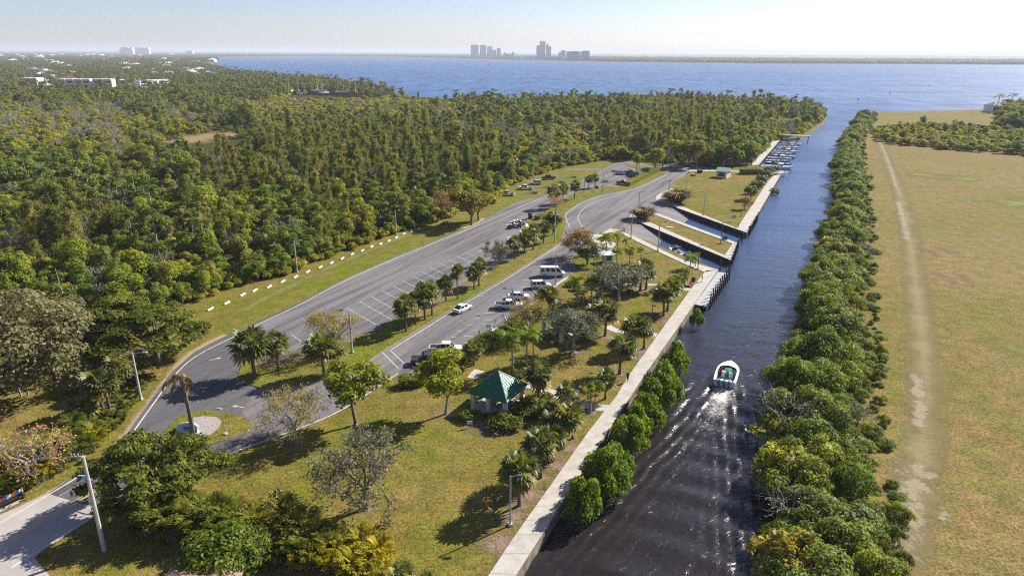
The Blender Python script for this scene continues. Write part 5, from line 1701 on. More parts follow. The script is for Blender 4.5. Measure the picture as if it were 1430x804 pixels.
def plant(kind, px, py, ytop, label, group=None, wide=1.0, z=0.0, part=True):
    protos = PK[kind]
    i = _vi.get(kind, prng.randrange(10)); _vi[kind] = i + 1
    cm, tm, hh = protos[i % len(protos)]
    x, y = G2(px, py, z)
    s = max(0.05, (height_to((x, y), ytop) - z) / hh)
    nm = PNAME.get(kind, 'park_tree')
    t = thing(nm, label, PCAT.get(nm, 'tree'), (x, y, z), prng.uniform(0, 6.28), group)
    t.scale = (s * wide, s * wide, s)
    link(bpy.data.objects.new('crown', cm), t)
    if tm is not None: link(bpy.data.objects.new('trunk', tm), t)
    return t

gm = 'cabbage palms on the road median'
for px, py, yt, wd, lb in ((355.6, 526, 452, 1.25, 'big bushy cabbage palm at the near tip of the median'), (389, 518, 460, 1.1, 'second cabbage palm from the near tip of the median, leaning over leaf litter'),
                           (453, 526, 462, 1.1, 'cabbage palm on the median left of the concrete lamp post, nearer one of a pair'), (470.5, 519, 463, 1.05, 'cabbage palm on the median just left of the concrete lamp post'),
                           (567.5, 463, 407, 1.0, 'nearest palm of the median row beside the passing white sedan'), (580.5, 453, 405, .9, 'second palm of the median row, half hidden behind the nearest'),
                           (593.6, 447, 393, 1.05, 'third palm of the median row, tall with broad head'), (603.5, 440, 389, .9, 'fourth palm of the median row, left of the white sedan'),
                           (622.7, 421.5, 381, 1.05, 'fifth palm of the median row, standing free'), (639, 418, 367, .85, 'sixth palm of the median row, tallest and slimmest'),
                           (662, 404.5, 370, 1.05, 'palm left of the last pair in the median row'), (669, 399.5, 358, 1.0, 'farther taller palm of the last pair in the median row')):
    plant('sabal_tall' if 'tallest' in lb else 'sabal', px, py, yt, lb, gm, wd)
for px, py, yt, lb in ((719, 362, 328, 'palm beside the sparse grey tree at the far end of the median row'), (732.6, 354, 319, 'palm at the near left of the upper median group'), (744.5, 349, 310, 'palm in the middle of the upper median group'),
                       (759, 339, 306, 'palm left of the white lamp pole in the upper median group'), (774, 290, 256, 'left palm of the three palms beside the trailer lot'), (786, 284, 254, 'middle palm of the three palms beside the trailer lot'),
                       (802, 278, 250, 'right palm of the three palms beside the trailer lot'), (822, 263.5, 243, 'left palm of the pair beside the dark post'), (831, 262, 241, 'right palm of the pair beside the dark post')):
    plant('sabal', px, py, yt, lb, 'cabbage palms of the upper median', 1.1)
plant('darktree', 772, 328, 296, 'dense dark round tree behind the white lamp pole on the upper median', None, .9)
plant('grey', 692.5, 371, 331, 'sparse grey tree at the far end of the median palm row', 'sparse trees of the park', .95)
plant('tan', 466, 492, 430, 'wide sparse tan tree behind the median palm pair', 'sparse trees of the park', 1.15)
plant('bud', 776, 300, 270, 'leafless pinkish brown tree below the three trailer lot palms', None, 1.0)
# lawn trees
plant('tan', 413, 617, 536, 'sparse tan tree at the road edge left of the green lawn trees', 'sparse trees of the park', 1.05)
plant('fresh', 496.5, 593, 510, 'green round headed tree on the lawn beside the road bend', None, 1.12)
plant('lime', 623, 578, 490, 'bright yellow green tree beside the green roofed pavilion', None, 1.05)
plant('grey_thin', 511, 709, 600, 'large sparse olive grey tree alone on the open lawn', 'sparse trees of the park', 1.1)
plant('tan', 738, 472, 413, 'sparse brownish tree beside the parked white pickup', 'sparse trees of the park', .95)
plant('grey', 800, 491.5, 429, 'silvery grey sparse tree hiding the second pavilion', 'sparse trees of the park', 1.15)
plant('grey', 863.5, 420, 360, 'pale sparse tree before the third pavilion', 'sparse trees of the park', 1.45)
plant('russet', 810.5, 359, 317, 'reddish brown spreading tree at the corner of the launching yard', None, 1.15)
plant('darktree', 820, 369, 340, 'dark dense round tree between white van and kiosk', None, 1.4)
plant('willow', 658, 314, 263, 'olive yellow round tree at the edge of the wood beside the lot', None, 1.15)
plant('willow', 668, 308, 268, 'smaller olive tree behind the round tree at the wood edge', None, 1.0)
plant('bud', 618, 306, 264, 'bare greyish tree left of the olive tree at the wood edge', None, .8)
plant('bud', 630, 305, 266, 'bare slender tree right beside the picnic shade at wood edge', None, .7)
# waterside cabbage palms
gw = 'cabbage palms between pavilion and canal walk'
for px, py, yt, wd, lb in ((725, 706, 627, 1.0, 'cabbage palm beside the blue lamp near the canal walk, nearest the viewer'), (755, 667, 592, .95, 'second waterside palm behind the blue lamp'), (772, 644, 590, 1.05, 'third waterside palm behind the blue lamp'),
                           (786, 626, 561, 1.05, 'tall palm left of the golden palms by the canal walk'), (770, 622, 570, .95, 'palm with dark head between pavilion shrubs and canal walk'), (800, 612, 556, 1.0, 'palm just left below the golden palms by the walk'),
                           (751.6, 562, 498, 1.0, 'cabbage palm right of the green roofed pavilion'), (793, 577, 532, 1.15, 'silvery palm above the garden path by the pavilion'), (845, 557, 512, 1.1, 'dark palm right of the golden palm near the blue solar lamp'),
                           (865, 522, 463, 1.15, 'cabbage palm with full dark head beside the walking person'), (886, 489, 437, 1.15, 'broad palm left of the pair above the path lamp'), (899, 487, 441, 1.1, 'palm right of the broad palm above the path lamp'),
                           (845, 469, 413, 1.1, 'palm right of the silvery grey tree'), (832, 466, 418, 1.0, 'smaller palm touching the silvery grey tree'), (926.5, 441, 393, 1.15, 'near palm of the pair beside the canal walk below the dock'),
                           (931.8, 434, 384, 1.1, 'far palm of the pair beside the canal walk below the dock'), (952, 409, 380, 1.1, 'palm beside the bench near the canal walk'), (942, 412, 384, 1.0, 'palm left of the bench palm near the canal walk'),
                           (894, 406, 360, 1.3, 'broad palm at the end of the lower park path'), (902, 404.5, 362, 1.2, 'palm behind the broad palm at the park path'), (769, 439, 398, 1.1, 'palm behind the parked white suv'), (757, 437, 399, 1.0, 'palm left behind the parked white suv'),
                           (662, 510, 472, 1.15, 'cabbage palm right of the white pickup'), (398, 729, 681, 1.25, 'short cabbage palm above the golden palm hedge'), (735, 520, 505, .6, 'small palm behind the pavilion roof')):
    plant('sabal', px, py, yt, lb, gw, wd)
gq = 'bright feather palms of the park'
for k, px, py, yt, wd, lb in (('queen', 716, 521, 461, 1.0, 'bright feather palm left of a pair above the pavilion'), ('queen', 735, 509, 457, 1.1, 'bright feather palm right of a pair above the pavilion'), ('queen', 745, 506, 464, .95, 'short bright feather palm behind the pavilion pair'),
                              ('queen', 806, 423, 384, 1.15, 'bright feather palm left of the third pavilion tree'), ('queen', 826, 420, 384, 1.1, 'bright feather palm touching the pale sparse tree'), ('queen', 836, 419, 388, 1.0, 'small bright feather palm under the pale sparse tree'),
                              ('gold_palm', 824.6, 577, 537, 1.1, 'golden palm with pale trunk beside the canal walk'), ('queen', 830, 573, 532, .9, 'green feather palm behind the golden palm'),
                              ('coco', 847, 352, 323, 1.1, 'left coconut palm beside the ramp walk'), ('coco', 862, 344, 322, 1.1, 'coconut palm right beside the two people at the ramp'), ('coco', 873.6, 347, 331, .9, 'small coconut palm leaning near the ramp walk'),
                              ('queen', 861, 372, 346, 1.1, 'left yellow green palm below the ramp walk'), ('queen', 879, 370, 344, 1.15, 'middle yellow green palm below the ramp walk'), ('queen', 894, 366, 345, 1.1, 'right yellow green palm below the ramp walk'),
                              ('coco', 963.5, 375, 352, 1.1, 'coconut palm left beside the ramp basin mouth'), ('coco', 971, 372, 352, 1.0, 'coconut palm right beside the ramp basin mouth'), ('queen', 957, 396, 373, 1.1, 'feather palm above the red bench')):
    plant(k, px, py, yt, lb, gq, wd)
_dp = plant('dead_palm', 270.6, 607, 522, 'ragged dying palm with drooping brown fronds on the sign island', None, 1.0)
_dp.rotation_euler.z = 0.15
# left side of the entrance
plant('sabal', 144, 573, 514, 'left palm of a pair in the planting bed beside the lamp post', 'palms of the entrance bed', 1.15)
plant('sabal', 154, 573, 512, 'right palm of a pair in the planting bed beside the lamp post', 'palms of the entrance bed', 1.1)
plant('sabal', 174, 544, 491, 'palm directly left of the concrete lamp post', 'palms of the entrance bed', 1.15)
plant('sabal_low', 113, 548, 529, 'silvery low fan palm, upper one in the entrance bed', 'low fan palms of the entrance bed', 1.35)
plant('sabal_low', 116, 578, 550, 'silvery low fan palm, lower one in the entrance bed', 'low fan palms of the entrance bed', 1.3)
plant('olive', 168, 488, 410, 'dark flat topped olive tree left of the concrete lamp post', 'dark spreading olive trees', .95)
plant('olive', 221.5, 508, 430, 'dark flat topped olive tree nearest the road bend', 'dark spreading olive trees', 1.15)
plant('olive', 205, 706, 612, 'broad dark olive tree overhanging the entrance road', 'dark spreading olive trees', 1.0)
plant('olive', 262, 694, 612, 'dark olive tree right behind the broad one at the entrance road', 'dark spreading olive trees', .85)
plant('brush', 40, 548, 398, 'large brownish grey brushy tree at the left edge', 'brownish brushy trees at the left edge', 1.0)
plant('brush', 95, 500, 415, 'smaller brownish brushy tree behind the large one at the left', 'brownish brushy trees at the left edge', .9)
plant('bud', 53, 675, 596, 'pinkish budding tree with pale trunk in the golden hedge', None, 1.15)
plant('bud', 192, 632, 607, 'small bare tree half hidden by the overhanging olive tree', None, 1.0)
def along(px_pts, step):
    P = [Vector(G2(*q)) for q in px_pts]
    out = []
    for a, b in zip(P[:-1], P[1:]):
        n = max(1, int((b - a).length / step))
        out += [a.lerp(b, i / n) for i in range(n)]
    return out
def plant_at(kind, x, y, s, label, group, z=0.0, sz=1.0):
    protos = PK[kind]
    i = prng.randrange(10)
    cm, tm, hh = protos[i % len(protos)]
    nm = PNAME.get(kind, 'park_tree')
    t = thing(nm, label, PCAT.get(nm, 'tree'), (x, y, z), prng.uniform(0, 6.28), group)
    t.scale = (s, s, s * sz)
    link(bpy.data.objects.new('crown', cm), t)
    if tm is not None: link(bpy.data.objects.new('trunk', tm), t)
    return t
for i, q in enumerate(along([(-15, 707), (15, 694), (40, 683), (65, 672), (90, 655), (110, 640), (128, 624), (140, 610)], 1.6)):
    for k in range(3):
        plant_at('cane' if (i * 7 + k) % 3 else 'canegold', q.x - k * 2.0 + prng.uniform(-.5, .5), q.y + k * 1.6 + prng.uniform(-.4, .4), prng.uniform(.65, .95), 'golden green cane palm clump in the bed left of the entrance road', 'cane palms left of the entrance road')
for i, q in enumerate(along([(214, 745), (245, 752), (275, 755), (305, 757), (335, 762), (365, 770), (395, 779), (425, 790), (455, 800), (485, 810), (515, 818), (548, 824)], 1.3)):
    for k in range(3):
        gold = (i > 8 and prng.random() < .5) or (i > 17 and prng.random() < .75)
        plant_at('canegold' if gold else 'cane', q.x + prng.uniform(-.5, .5) + k * .3, q.y + k * 1.5 + prng.uniform(-.4, .4), prng.uniform(.65, .95) * (1.0 if gold else (1.2 if i < 10 else .95)),
                 'golden cane palm clump in the near hedge below the lawn' if gold else 'dark green cane palm clump in the hedge under the overhanging olive tree', 'golden cane palms of the near hedge' if gold else 'green cane palms of the near hedge')
for i, q in enumerate(along([(148, 607), (165, 590), (182, 568), (196, 545), (208, 522)], 1.5)):
    for k in range(3):
        plant_at('spray' if prng.random() < .4 else 'shrub', q.x - k * 1.5 + prng.uniform(-.5, .5), q.y + prng.uniform(-.6, .6), prng.uniform(.5, .85), 'low mixed bedding plant along the left side of the entrance road', 'bedding plants left of the entrance road')
plant('bright', 315, 800, 738, 'large round bright green shrub at the bottom edge', None, 1.05)
plant('sabal_low', 560, 812, 783, 'pale silvery fan palm at the right end of the near hedge', 'fan palms at the bottom edge', .9)
plant('sabal_low', 596, 818, 796, 'small silvery fan palm at the bottom edge right of the hedge', 'fan palms at the bottom edge', .8)
# mangroves against the canal wall
gmn = 'mangroves along the canal walk'
for n_, (px, py, yt, wd) in enumerate(((797, 722, 660, 1.0), (828, 688, 618, 1.15), (843, 668, 612, 1.05), (862, 640, 578, 1.1), (872, 624, 560, 1.0), (888, 598, 543, 1.0), (904, 578, 517, 1.1), (911, 566, 498, 1.0), (929, 523, 475, 1.05), (936, 515, 482, .8), (962, 456, 428, 1.0))):
    o_ = plant('mangrove', px, py, yt, ORD[n_] + ' bright mangrove bush along the canal wall, counting from the near end', gmn, wd * .52, -1.4)
    o_.location.x += 1.3; o_.location.y -= 0.4
plant('mangrove', 1081, 272, 262, 'small bush growing from the promenade wall near the marina', None, 1.0, -1.4)
# shrubs
gs = 'shrubs around the green roofed pavilion'
for px, py, yt, wd, lb in ((655, 584, 570, 1.0, 'dark clipped shrub at the left column of the pavilion'), (684, 587, 575, .9, 'dark shrub below the middle column of the pavilion'), (706, 597, 578, 1.2, 'yellowish spreading shrub in front of the pavilion'),
                           (730, 580, 566, 1.1, 'reddish green shrub right of the pavilion front'), (738, 571, 553, 1.1, 'tall shrub at the right corner of the pavilion'), (748, 578, 563, 1.2, 'shrub in the bed right of the pavilion'),
                           (765, 573, 556, 1.1, 'shrub beside the garden path near the pavilion'), (758, 560, 547, 1.0, 'shrub behind the palm right of the pavilion'), (722, 527, 515, 1.1, 'shrub behind the pavilion roof')):
    plant('shrub' if 'dark' not in lb else 'darkshrub', px, py, yt, lb, gs, wd)
for i, q in enumerate(along([(608, 509), (634, 498), (671, 474), (709, 455), (742, 430)], 1.7)):
    for k in range(2):
        plant_at('darkshrub', q.x + .9 + k * 1.8 + prng.uniform(-.3, .3), q.y - .7 - k * 1.2 + prng.uniform(-.3, .3), prng.uniform(.7, 1.1), 'dark green shrub behind the parking kerb', 'shrubs behind the parking kerb')
for i, q in enumerate(along([(768, 472), (790, 478), (815, 474), (838, 462)], 1.9)):
    plant_at('darkshrub', q.x, q.y, prng.uniform(.7, 1.0), 'dark shrub in the bed under the silvery grey tree', 'shrubs under the silvery grey tree')
for i, q in enumerate(along([(795, 400), (812, 410), (838, 414), (862, 412), (880, 410), (890, 418)], 2.2)):
    plant_at('darkshrub' if i % 2 else 'shrub', q.x, q.y, prng.uniform(.7, 1.05), 'shrub in the bed below the third pavilion', 'shrubs below the third pavilion')
for i, q in enumerate(along([(903, 412), (912, 407), (922, 412)], 2.2)):
    plant_at('shrub', q.x, q.y, prng.uniform(.5, .7), 'small round shrub beside the lower park path', 'small shrubs by the lower park path')
plant('straw', 945, 283, 265, 'round clump of dry tawny grass at the corner of the boat lawn', 'dry ornamental grass clumps', 1.5)
plant('straw', 937, 279, 268, 'smaller tawny grass clump left of the round one on the boat lawn', 'dry ornamental grass clumps', 1.3)
plant('straw', 897, 306, 289, 'round clump of dry tawny grass at the head of the pier', 'dry ornamental grass clumps', 1.4)
gpr = 'bushy trees along the promenade'
for n_, (px, py, yt) in enumerate(((1040, 292, 273), (1048, 279, 259), (1057, 270, 252), (1062, 262, 243), (1068, 256, 237), (1074, 249, 232), (1084, 243, 232))):
    plant('darktree' if n_ else 'russet', px, py, yt, ORD[n_] + ' bushy tree along the promenade lawn, counting from the ramp end', gpr, 1.05)
for n_, (px, py, yt, kd_) in enumerate(((889, 240.5, 211, 'fresh'), (913, 243, 206, 'lime'), (936, 234, 194, 'lime'), (962, 233, 194, 'willow'), (925, 236, 205, 'bud'))):
    plant(kd_, px, py, yt, ['dark green round tree on the small island of the upper lot', 'bright lime green tree behind the yellow hedge', 'yellow green tree at the end of the upper road', 'tan olive tree behind the blue car', 'leafless tree between the lime trees'][n_], 'trees at the end of the upper road', 1.1 if n_ else .9)
# hedges clipped square
def hedge(name, label, pts, w, h, mat, seed, n=60):
    r_ = np.random.default_rng(seed)
    P = [np.array(G2(*q)) for q in pts]
    c = QB(); t = thing(name, label, 'hedge', (*P[0], 0))
    for a, b in zip(P[:-1], P[1:]):
        ln = np.linalg.norm(b - a); d = (b - a) / ln; s_ = np.array([-d[1], d[0]])
        k = int(n * ln)
        u, v, z = r_.uniform(0, ln, k), r_.uniform(-.5, .5, k) * w, r_.uniform(.05, 1, k) * h
        f = r_.integers(0, 3, k)
        v = np.where(f == 0, -w / 2, np.where(f == 1, w / 2, v)); z = np.where(f == 2, h, z)
        z = z + .12 * h * np.sin(u * 1.7) * (f == 2) + r_.normal(0, .05, k)
        nn = np.where((f == 2)[:, None], np.array([0, 0, 1.0]), np.where((f == 0)[:, None], -np.r_[s_, .3], np.r_[s_, .3]))
        xy = a - P[0] + d * u[:, None] + s_ * v[:, None]
        c.add(cards(r_, np.c_[xy, z], nn, .34, .6, .5))
    link(bpy.data.objects.new('foliage', c.mesh(name, [mat])), t)
    mb = MB()
    for a, b in zip(P[:-1], P[1:]):
        m_ = (a + b) / 2 - P[0]; ln = np.linalg.norm(b - a)
        mb.box((m_[0], m_[1], h * .42), (ln * .98, w * .7, h * .8), math.atan2(b[1] - a[1], b[0] - a[0]))
    mb.build('branches', mat, t)
hedge('hedge', 'clipped hedge at the near end of the parking row beside the dark pickup', [(557, 540), (592, 536)], 2.2, 1.5, LM['hedge'], 1, 150)
hedge('hedge', 'long yellow green hedge between the upper lot and the road', [(876.5, 260), (898, 249), (919, 238.5)], 2.6, 1.9, LM['hedge_yellow'], 2, 70)
hedge('hedge', 'dark hedge in front of the marina entrance', [(1034, 243), (1062, 242.6)], 4.0, 2.6, LM['hedge'], 3, 80)
soft_sheet('mulch', M['mulch'], [], [(*G2(x, y), r * 1.25, r) for x, y, r in (
    (567.5, 463, 1.3), (580.5, 453, 1.2), (593.6, 447, 1.3), (603.5, 440, 1.2), (622.7, 421.5, 1.2), (639, 418, 1.3), (662, 404.5, 1.3), (669, 399.5, 1.1), (511, 710, 1.5), (496, 594, 1.6), (725, 706, 1.8), (755, 667, 1.7),
    (772, 644, 1.6), (786, 626, 1.7), (413, 617, 1.7), (623, 579, 2.4), (865, 522, 2.0), (926, 441, 2.2), (800, 491, 2.6), (845, 470, 3.0), (751, 562, 3.0), (690, 590, 5.5), (820, 575, 2.6), (450, 525, 2.4), (470, 518, 2.4),
    (420, 505, 6.0), (440, 497, 6.0), (390, 512, 4.0), (470, 495, 5.0), (700, 372, 4.0), (735, 352, 5.0), (886, 490, 4.0), (900, 404, 4.5), (956, 398, 3.5), (718, 722, 2.2), (700, 760, 3.0), (740, 690, 2.6), (780, 650, 2.4), (800, 625, 2.6), (900, 500, 3.0), (935, 450, 3.0))], z=0.02)
soft_sheet('island_mulch', M['mulch'], [(GP([(352, 508), (380, 508), (410, 502), (445, 492), (500, 472)]), 3.4), (GP([(560, 447), (600, 432), (650, 400), (690, 376)]), 1.5)], z=0.14)
# ================================================================== BUILDINGS IN THE PARK
M['roof_green'] = flat_mat('green metal roof', (0.022, 0.145, 0.078), 0.45, 0.4, var=.08)
M['roof_rib'] = flat_mat('green roof rib', (0.04, 0.21, 0.125), 0.45, 0.4, var=.08)
M['table'] = flat_mat('grey picnic table', (0.30, 0.29, 0.28), 0.8, 0.2)

def pavilion(label, cx, cy, half, rz, eave, rise, loc_group='green roofed park pavilions', ncol=3, tiles=True):
    t = thing('pavilion', label, 'pavilion', (cx, cy, 0), rz, loc_group)
    mb = MB(); mb.box((0, 0, .08), (half * 1.86, half * 1.86, .16)); mb.build('floor', M['concrete'], t)
    a = half
    mb = MB()
    cor = [(-a, -a, eave), (a, -a, eave), (a, a, eave), (-a, a, eave)]
    ap = (0, 0, eave + rise)
    mb.add(cor + [ap], [(0, 1, 4), (1, 2, 4), (2, 3, 4), (3, 0, 4)])
    low = [(x * .985, y * .985, eave - .22) for x, y, _ in cor]
    mb.add(cor + low, [(0, 4, 5, 1), (1, 5, 6, 2), (2, 6, 7, 3), (3, 7, 4, 0), (4, 7, 6, 5)])
    rf = mb.build('roof', M['roof_green'], t)
    mb = MB()
    for k in range(4):                                                       # standing seams and stepped tile courses
        p, q = Vector(cor[k]), Vector(cor[(k + 1) % 4]); A = Vector(ap)
        n = 12
        nn = (q - p).cross(A - p).normalized() * .05
        for i in range(1, n):
            u = i / n
            e = p.lerp(q, u)
            top = e.lerp(p.lerp(q, .5), 0) + (A - (p + q) / 2) * (1 - abs(2 * u - 1))
            mb.tube(e + nn * .4, top + nn * .4, .045, .045, 4)
        if tiles:
            for j in range(1, 9):
                f = j / 9
                mb.tube(p.lerp(A, f) + nn * .3, q.lerp(A, f) + nn * .3, .028, .028, 4)
        mb.tube(p + nn * .3, A + nn * .3, .09, .09, 5)
    mb.build('ribs', M['roof_rib'], rf)
    g = half * .82
    cols = [(sx * g, sy * g) for sx in (-1, 1) for sy in (-1, 1)] + [(-g * .05, -g), (g * .05, g)]
    for x, y in cols:
        mb = MB(); mb.box((x, y, eave / 2), (.62, .62, eave)); mb.build('column', M['wall_cream'], t)
    for x, y in ((-half * .3, 0), (half * .35, half * .2)):
        mb = MB()
        mb.box((x, y, .78), (1.9, .8, .07)); mb.box((x, y - .75, .46), (1.9, .3, .06)); mb.box((x, y + .75, .46), (1.9, .3, .06)); mb.box((x - .6, y, .4), (.1, 1.3, .76)); mb.box((x + .6, y, .4), (.1, 1.3, .76))
        tb = mb.build('picnic_table', M['table'], t)
    return t
# roof corners read off at eave height
EZ = 2.9
cA, cB, cC = Vector(G2(656, 549.6, EZ)), Vector(G2(706.4, 563, EZ)), Vector(G2(734, 534.5, EZ))
cen = (cA + cC) / 2
hw = ((cB - cA).length + (cC - cB).length) / 4
ap_h = height_to(cen, 517.7) - EZ
d_ = cB - cA
pavilion('green pyramid roofed picnic pavilion on white columns beside the lawn', cen.x, cen.y, hw, math.atan2(d_.y, d_.x), EZ, max(1.8, min(3.4, ap_h)))
print('pavilion', hw, ap_h, cen)
pv2 = Vector(G2(791, 466)); pavilion('green roofed pavilion hidden behind the silvery grey tree', pv2.x, pv2.y, 3.8, .5, 2.9, 2.2, tiles=False)
pv3 = Vector(G2(860, 396)); pavilion('green roofed pavilion behind the pale sparse tree, farthest of the three', pv3.x, pv3.y, 3.6, .5, 2.7, 2.0, tiles=False)

t = house('kiosk', 'small white kiosk beside the coconut palms at the ramp', G2(848, 366), .25, 2.3, 2.0, 2.3, 'hip', M['house_white'], M['roof_white'], 1, 1, None, 'kiosk')
bA, bB = Vector(G2(1000, 248)), Vector(G2(1014, 249.5))
bd = bB - bA
t = house('park_building', 'small pale building with light green metal roof on the boat lawn', ((bA + bB) / 2 + Vector((-bd.y, bd.x)).normalized() * 2.6)[:], math.atan2(bd.y, bd.x), bd.length, 5.2, 2.9, 'gable', M['wall_cream'],
          flat_mat('pale green metal roof', (0.30, 0.44, 0.36), .5, .3), 1, 1, None, 'building')
# house corner just inside the bottom edge
M['roof_brown'] = flat_mat('brown roof tile', (0.30, 0.20, 0.15), 0.85, 0.2, var=.3, scale=6)
cc = G2(283, 851)
t = thing('house', 'brown tiled roof corner at the bottom edge beside the bright green shrub', 'house', (*cc, 0), .1)
mb = MB(); mb.box((0, 0, 1.3), (6, 5, 2.6)); mb.build('wall', M['wall_cream'], t)
mb = MB(); mb.add([(-3.6, -3.1, 2.6), (3.6, -3.1, 2.6), (3.6, 3.1, 2.6), (-3.6, 3.1, 2.6), (-1, 0, 3.7), (1, 0, 3.7)], [(0, 1, 5, 4), (1, 2, 5), (2, 3, 4, 5), (3, 0, 4), (3, 2, 1, 0)]); mb.build('roof', M['roof_brown'], t)

# ================================================================== LAMPS AND POLES
def lamp(label, px, py, ytop, mat, arm=1.6, az=math.pi, conc=False, double=False, group='lamp posts of the park', head='dark_plastic', r=.09, ylamp=None):
    x, y = G2(px, py)
    h = height_to((x, y), ytop)
    t = thing('street_lamp', label, 'street lamp', (x, y, 0), 0, group)
    mb = MB(); mb.tube((0, 0, 0), (0, 0, h), r * 1.5, r, 8); mb.build('pole', M[mat], t)
    mb = MB(); mb.box((0, 0, .15), (.5, .5, .3)); mb.build('base', M['pole_concrete'], t)
    for sg in ((1, -1) if double else (1,)):
        dx, dy = math.cos(az) * sg, math.sin(az) * sg
        if arm:
            mb = MB(); mb.tube((0, 0, h - .15), (dx * arm, dy * arm, h + .05), .05, .04, 6); ar = mb.build('arm', M[mat], t)
        mb = MB(); mb.box((dx * (arm + .2), dy * (arm + .2), h + .06), (.75, .34, .16), az, 0, .8)
        mb.build('lamp_head', M[head], t)
    return t
E_ = 0.0; W_ = math.pi
lamp('tall square concrete lamp post left of the entrance road, leaning lamp arm to the right', 197, 558, 492, 'pole_concrete', 1.7, E_, head='steel', r=.14)
lamp('pale lamp post on the grass strip, nearest along the wood edge', 415, 380, 336, 'pole_concrete', 1.2, E_, head='steel', r=.13)
lamp('pale lamp post on the grass strip, middle one along the wood edge', 553.5, 328, 294, 'pole_concrete', .8, E_, head='steel', r=.12)
lamp('pale lamp post beside the olive tree at the end of the grass strip', 688.3, 268, 252, 'pole_concrete', .6, E_, head='steel', r=.12)
lamp('pale lamp post behind the black pickup on the grass lot', 745.5, 248, 227, 'pole_concrete', 1.4, E_, head='steel', r=.12)
lamp('slim dark post beside the trees at the far end of the grass lot', 799, 233, 222, 'steel_dark', .6, E_)
lamp('grey lamp post at the corner of the upper lot beside the palm pair', 841.5, 270, 242, 'steel', 1.0, E_, r=.11)
lamp('white lamp pole standing before the dark round tree on the upper median', 774.7, 338.5, 300.5, 'pole_concrete', 0.3, E_, head='steel', r=.12)
lamp('lamp pole among the three trailer lot palms', 774, 289, 266.5, 'pole_concrete', 0.6, E_, head='steel', r=.12)
lamp('dark lamp post at the head of the pier between the ramps', 892, 291, 267.5, 'steel', 1.1, E_, r=.1)
lamp('grey lamp post on the walk beside the lower ramp head', 881, 333, 296, 'steel', .5, W_, r=.1)
lamp('grey lamp post beside the lower ramp waterline with arm over the ramp', 918.5, 351, 310, 'steel', 1.3, E_, r=.1)
lamp('dark lamp post near the outer end of the pier', 1006, 341, 311, 'steel_dark', .3, E_, r=.08)
lamp('dark lamp post at the end of the lower walk beside the coconut palms', 974.4, 376, 342.5, 'steel_dark', .3, E_, r=.08)
lamp('dark lamp post by the tawny grass clump on the boat lawn', 932.8, 279, 252.5, 'steel_dark', .4, E_, r=.1)
lamp('slim lamp post at the left edge of the boat lawn', 957.5, 268, 241.5, 'steel', .3, E_, r=.08)
lamp('grey lamp post on the boat lawn beside the upper ramp', 982, 301, 268.5, 'steel', .9, W_, r=.1)
lamp('short dark post on the boat lawn under the promenade trees', 1035, 302, 286, 'steel_dark', .2, E_, r=.07)
lamp('white lamp pole inside the upper lot beside the yellow hedge', 891.7, 249.7, 225.5, 'pole_concrete', .6, E_, head='steel', r=.12)
lamp('grey lamp post in front of the lime green tree', 915, 238, 214, 'steel', .9, W_, r=.11)
lamp('tall pale pole at the end of the upper road', 931.8, 237, 207, 'pole_concrete', .5, E_, head='steel', r=.13)
lamp('pale post behind the maroon car', 972.5, 233.5, 221.5, 'pole_concrete', .3, E_, head='steel', r=.1)
lamp('grey lamp post behind the small green roofed building', 1011, 233, 217.5, 'steel', .8, E_, r=.1)
lamp('slim grey lamp post beside the parked white van and suv', 775.5, 399, 363, 'steel', .5, W_, r=.1)
lamp('lamp post with arm over the white pickup in the parking row', 715.5, 432, 403, 'steel', 1.4, W_, r=.1)
lamp('dark green garden lamp on the lawn above the broad palms', 909.5, 456, 427, 'steel_dark', .0, E_, r=.07)
lamp('lamp post with blue solar panel beside the garden path', 833, 552, 521, 'steel', .8, W_, r=.08, head='boat_blue')
lamp('blue grey lamp post near the canal walk with lamp arm to the right', 712.5, 733, 664, 'steel', .8, E_, r=.08, head='boat_blue')
lamp('concrete lamp post on the median beside the palm pair', 492, 493, 433.5, 'pole_concrete', 1.1, W_, r=.13)
lamp('short pole with small white lamp head on the sign island', 315, 607, 571, 'steel', .2, W_, r=.045, head='steel')
lamp('lamp showing through the wood above the flat topped olive tree', 214, 421, 400, 'pole_concrete', .8, E_, head='steel', r=.11)
lamp('dark post between the palm pair and trailer lot palms', 815.5, 269, 252, 'steel_dark', 0.1, E_, r=.09)
# utility pole
x, y = G2(146, 768)
h = height_to((x, y), 637)
t = thing('utility_pole', 'tall grey utility pole with transformer fittings beside the entrance road', 'utility pole', (x, y, 0), 0)
mb = MB(); mb.tube((0, 0, -.1), (0, 0, h), .24, .16, 10); mb.build('pole', M['pole_concrete'], t)
mb = MB(); mb.box((-.55, .1, h - .1), (1.5, .12, .14), .15); mb.tube((-.9, .1, h - .1), (-.9, .1, h + .28), .06); mb.tube((-1.2, .1, h - .1), (-1.2, .1, h + .25), .06); mb.tube((-.5, .1, h - .1), (-.5, .1, h + .25), .06); mb.build('crossarm', M['steel'], t)
mb = MB(); mb.tube((-.4, .05, h - 3.0), (-.4, .05, h - 2.4), .2, .2, 10); mb.box((-.6, .05, h - 2.3), (.7, .1, .1)); mb.build('insulator', M['sign_pale'], t)

# ================================================================== VEHICLES
def rings(st, n8=True):
    out = []
    for x, zb, zt, hw in st:
        zm = zb + (zt - zb) * .45
        out.append([(x, -hw * .93, zb), (x, -hw, zm), (x, -hw * .97, zt - .06), (x, -hw * .86, zt), (x, hw * .86, zt), (x, hw * .97, zt - .06), (x, hw, zm), (x, hw * .93, zb)])
    return out

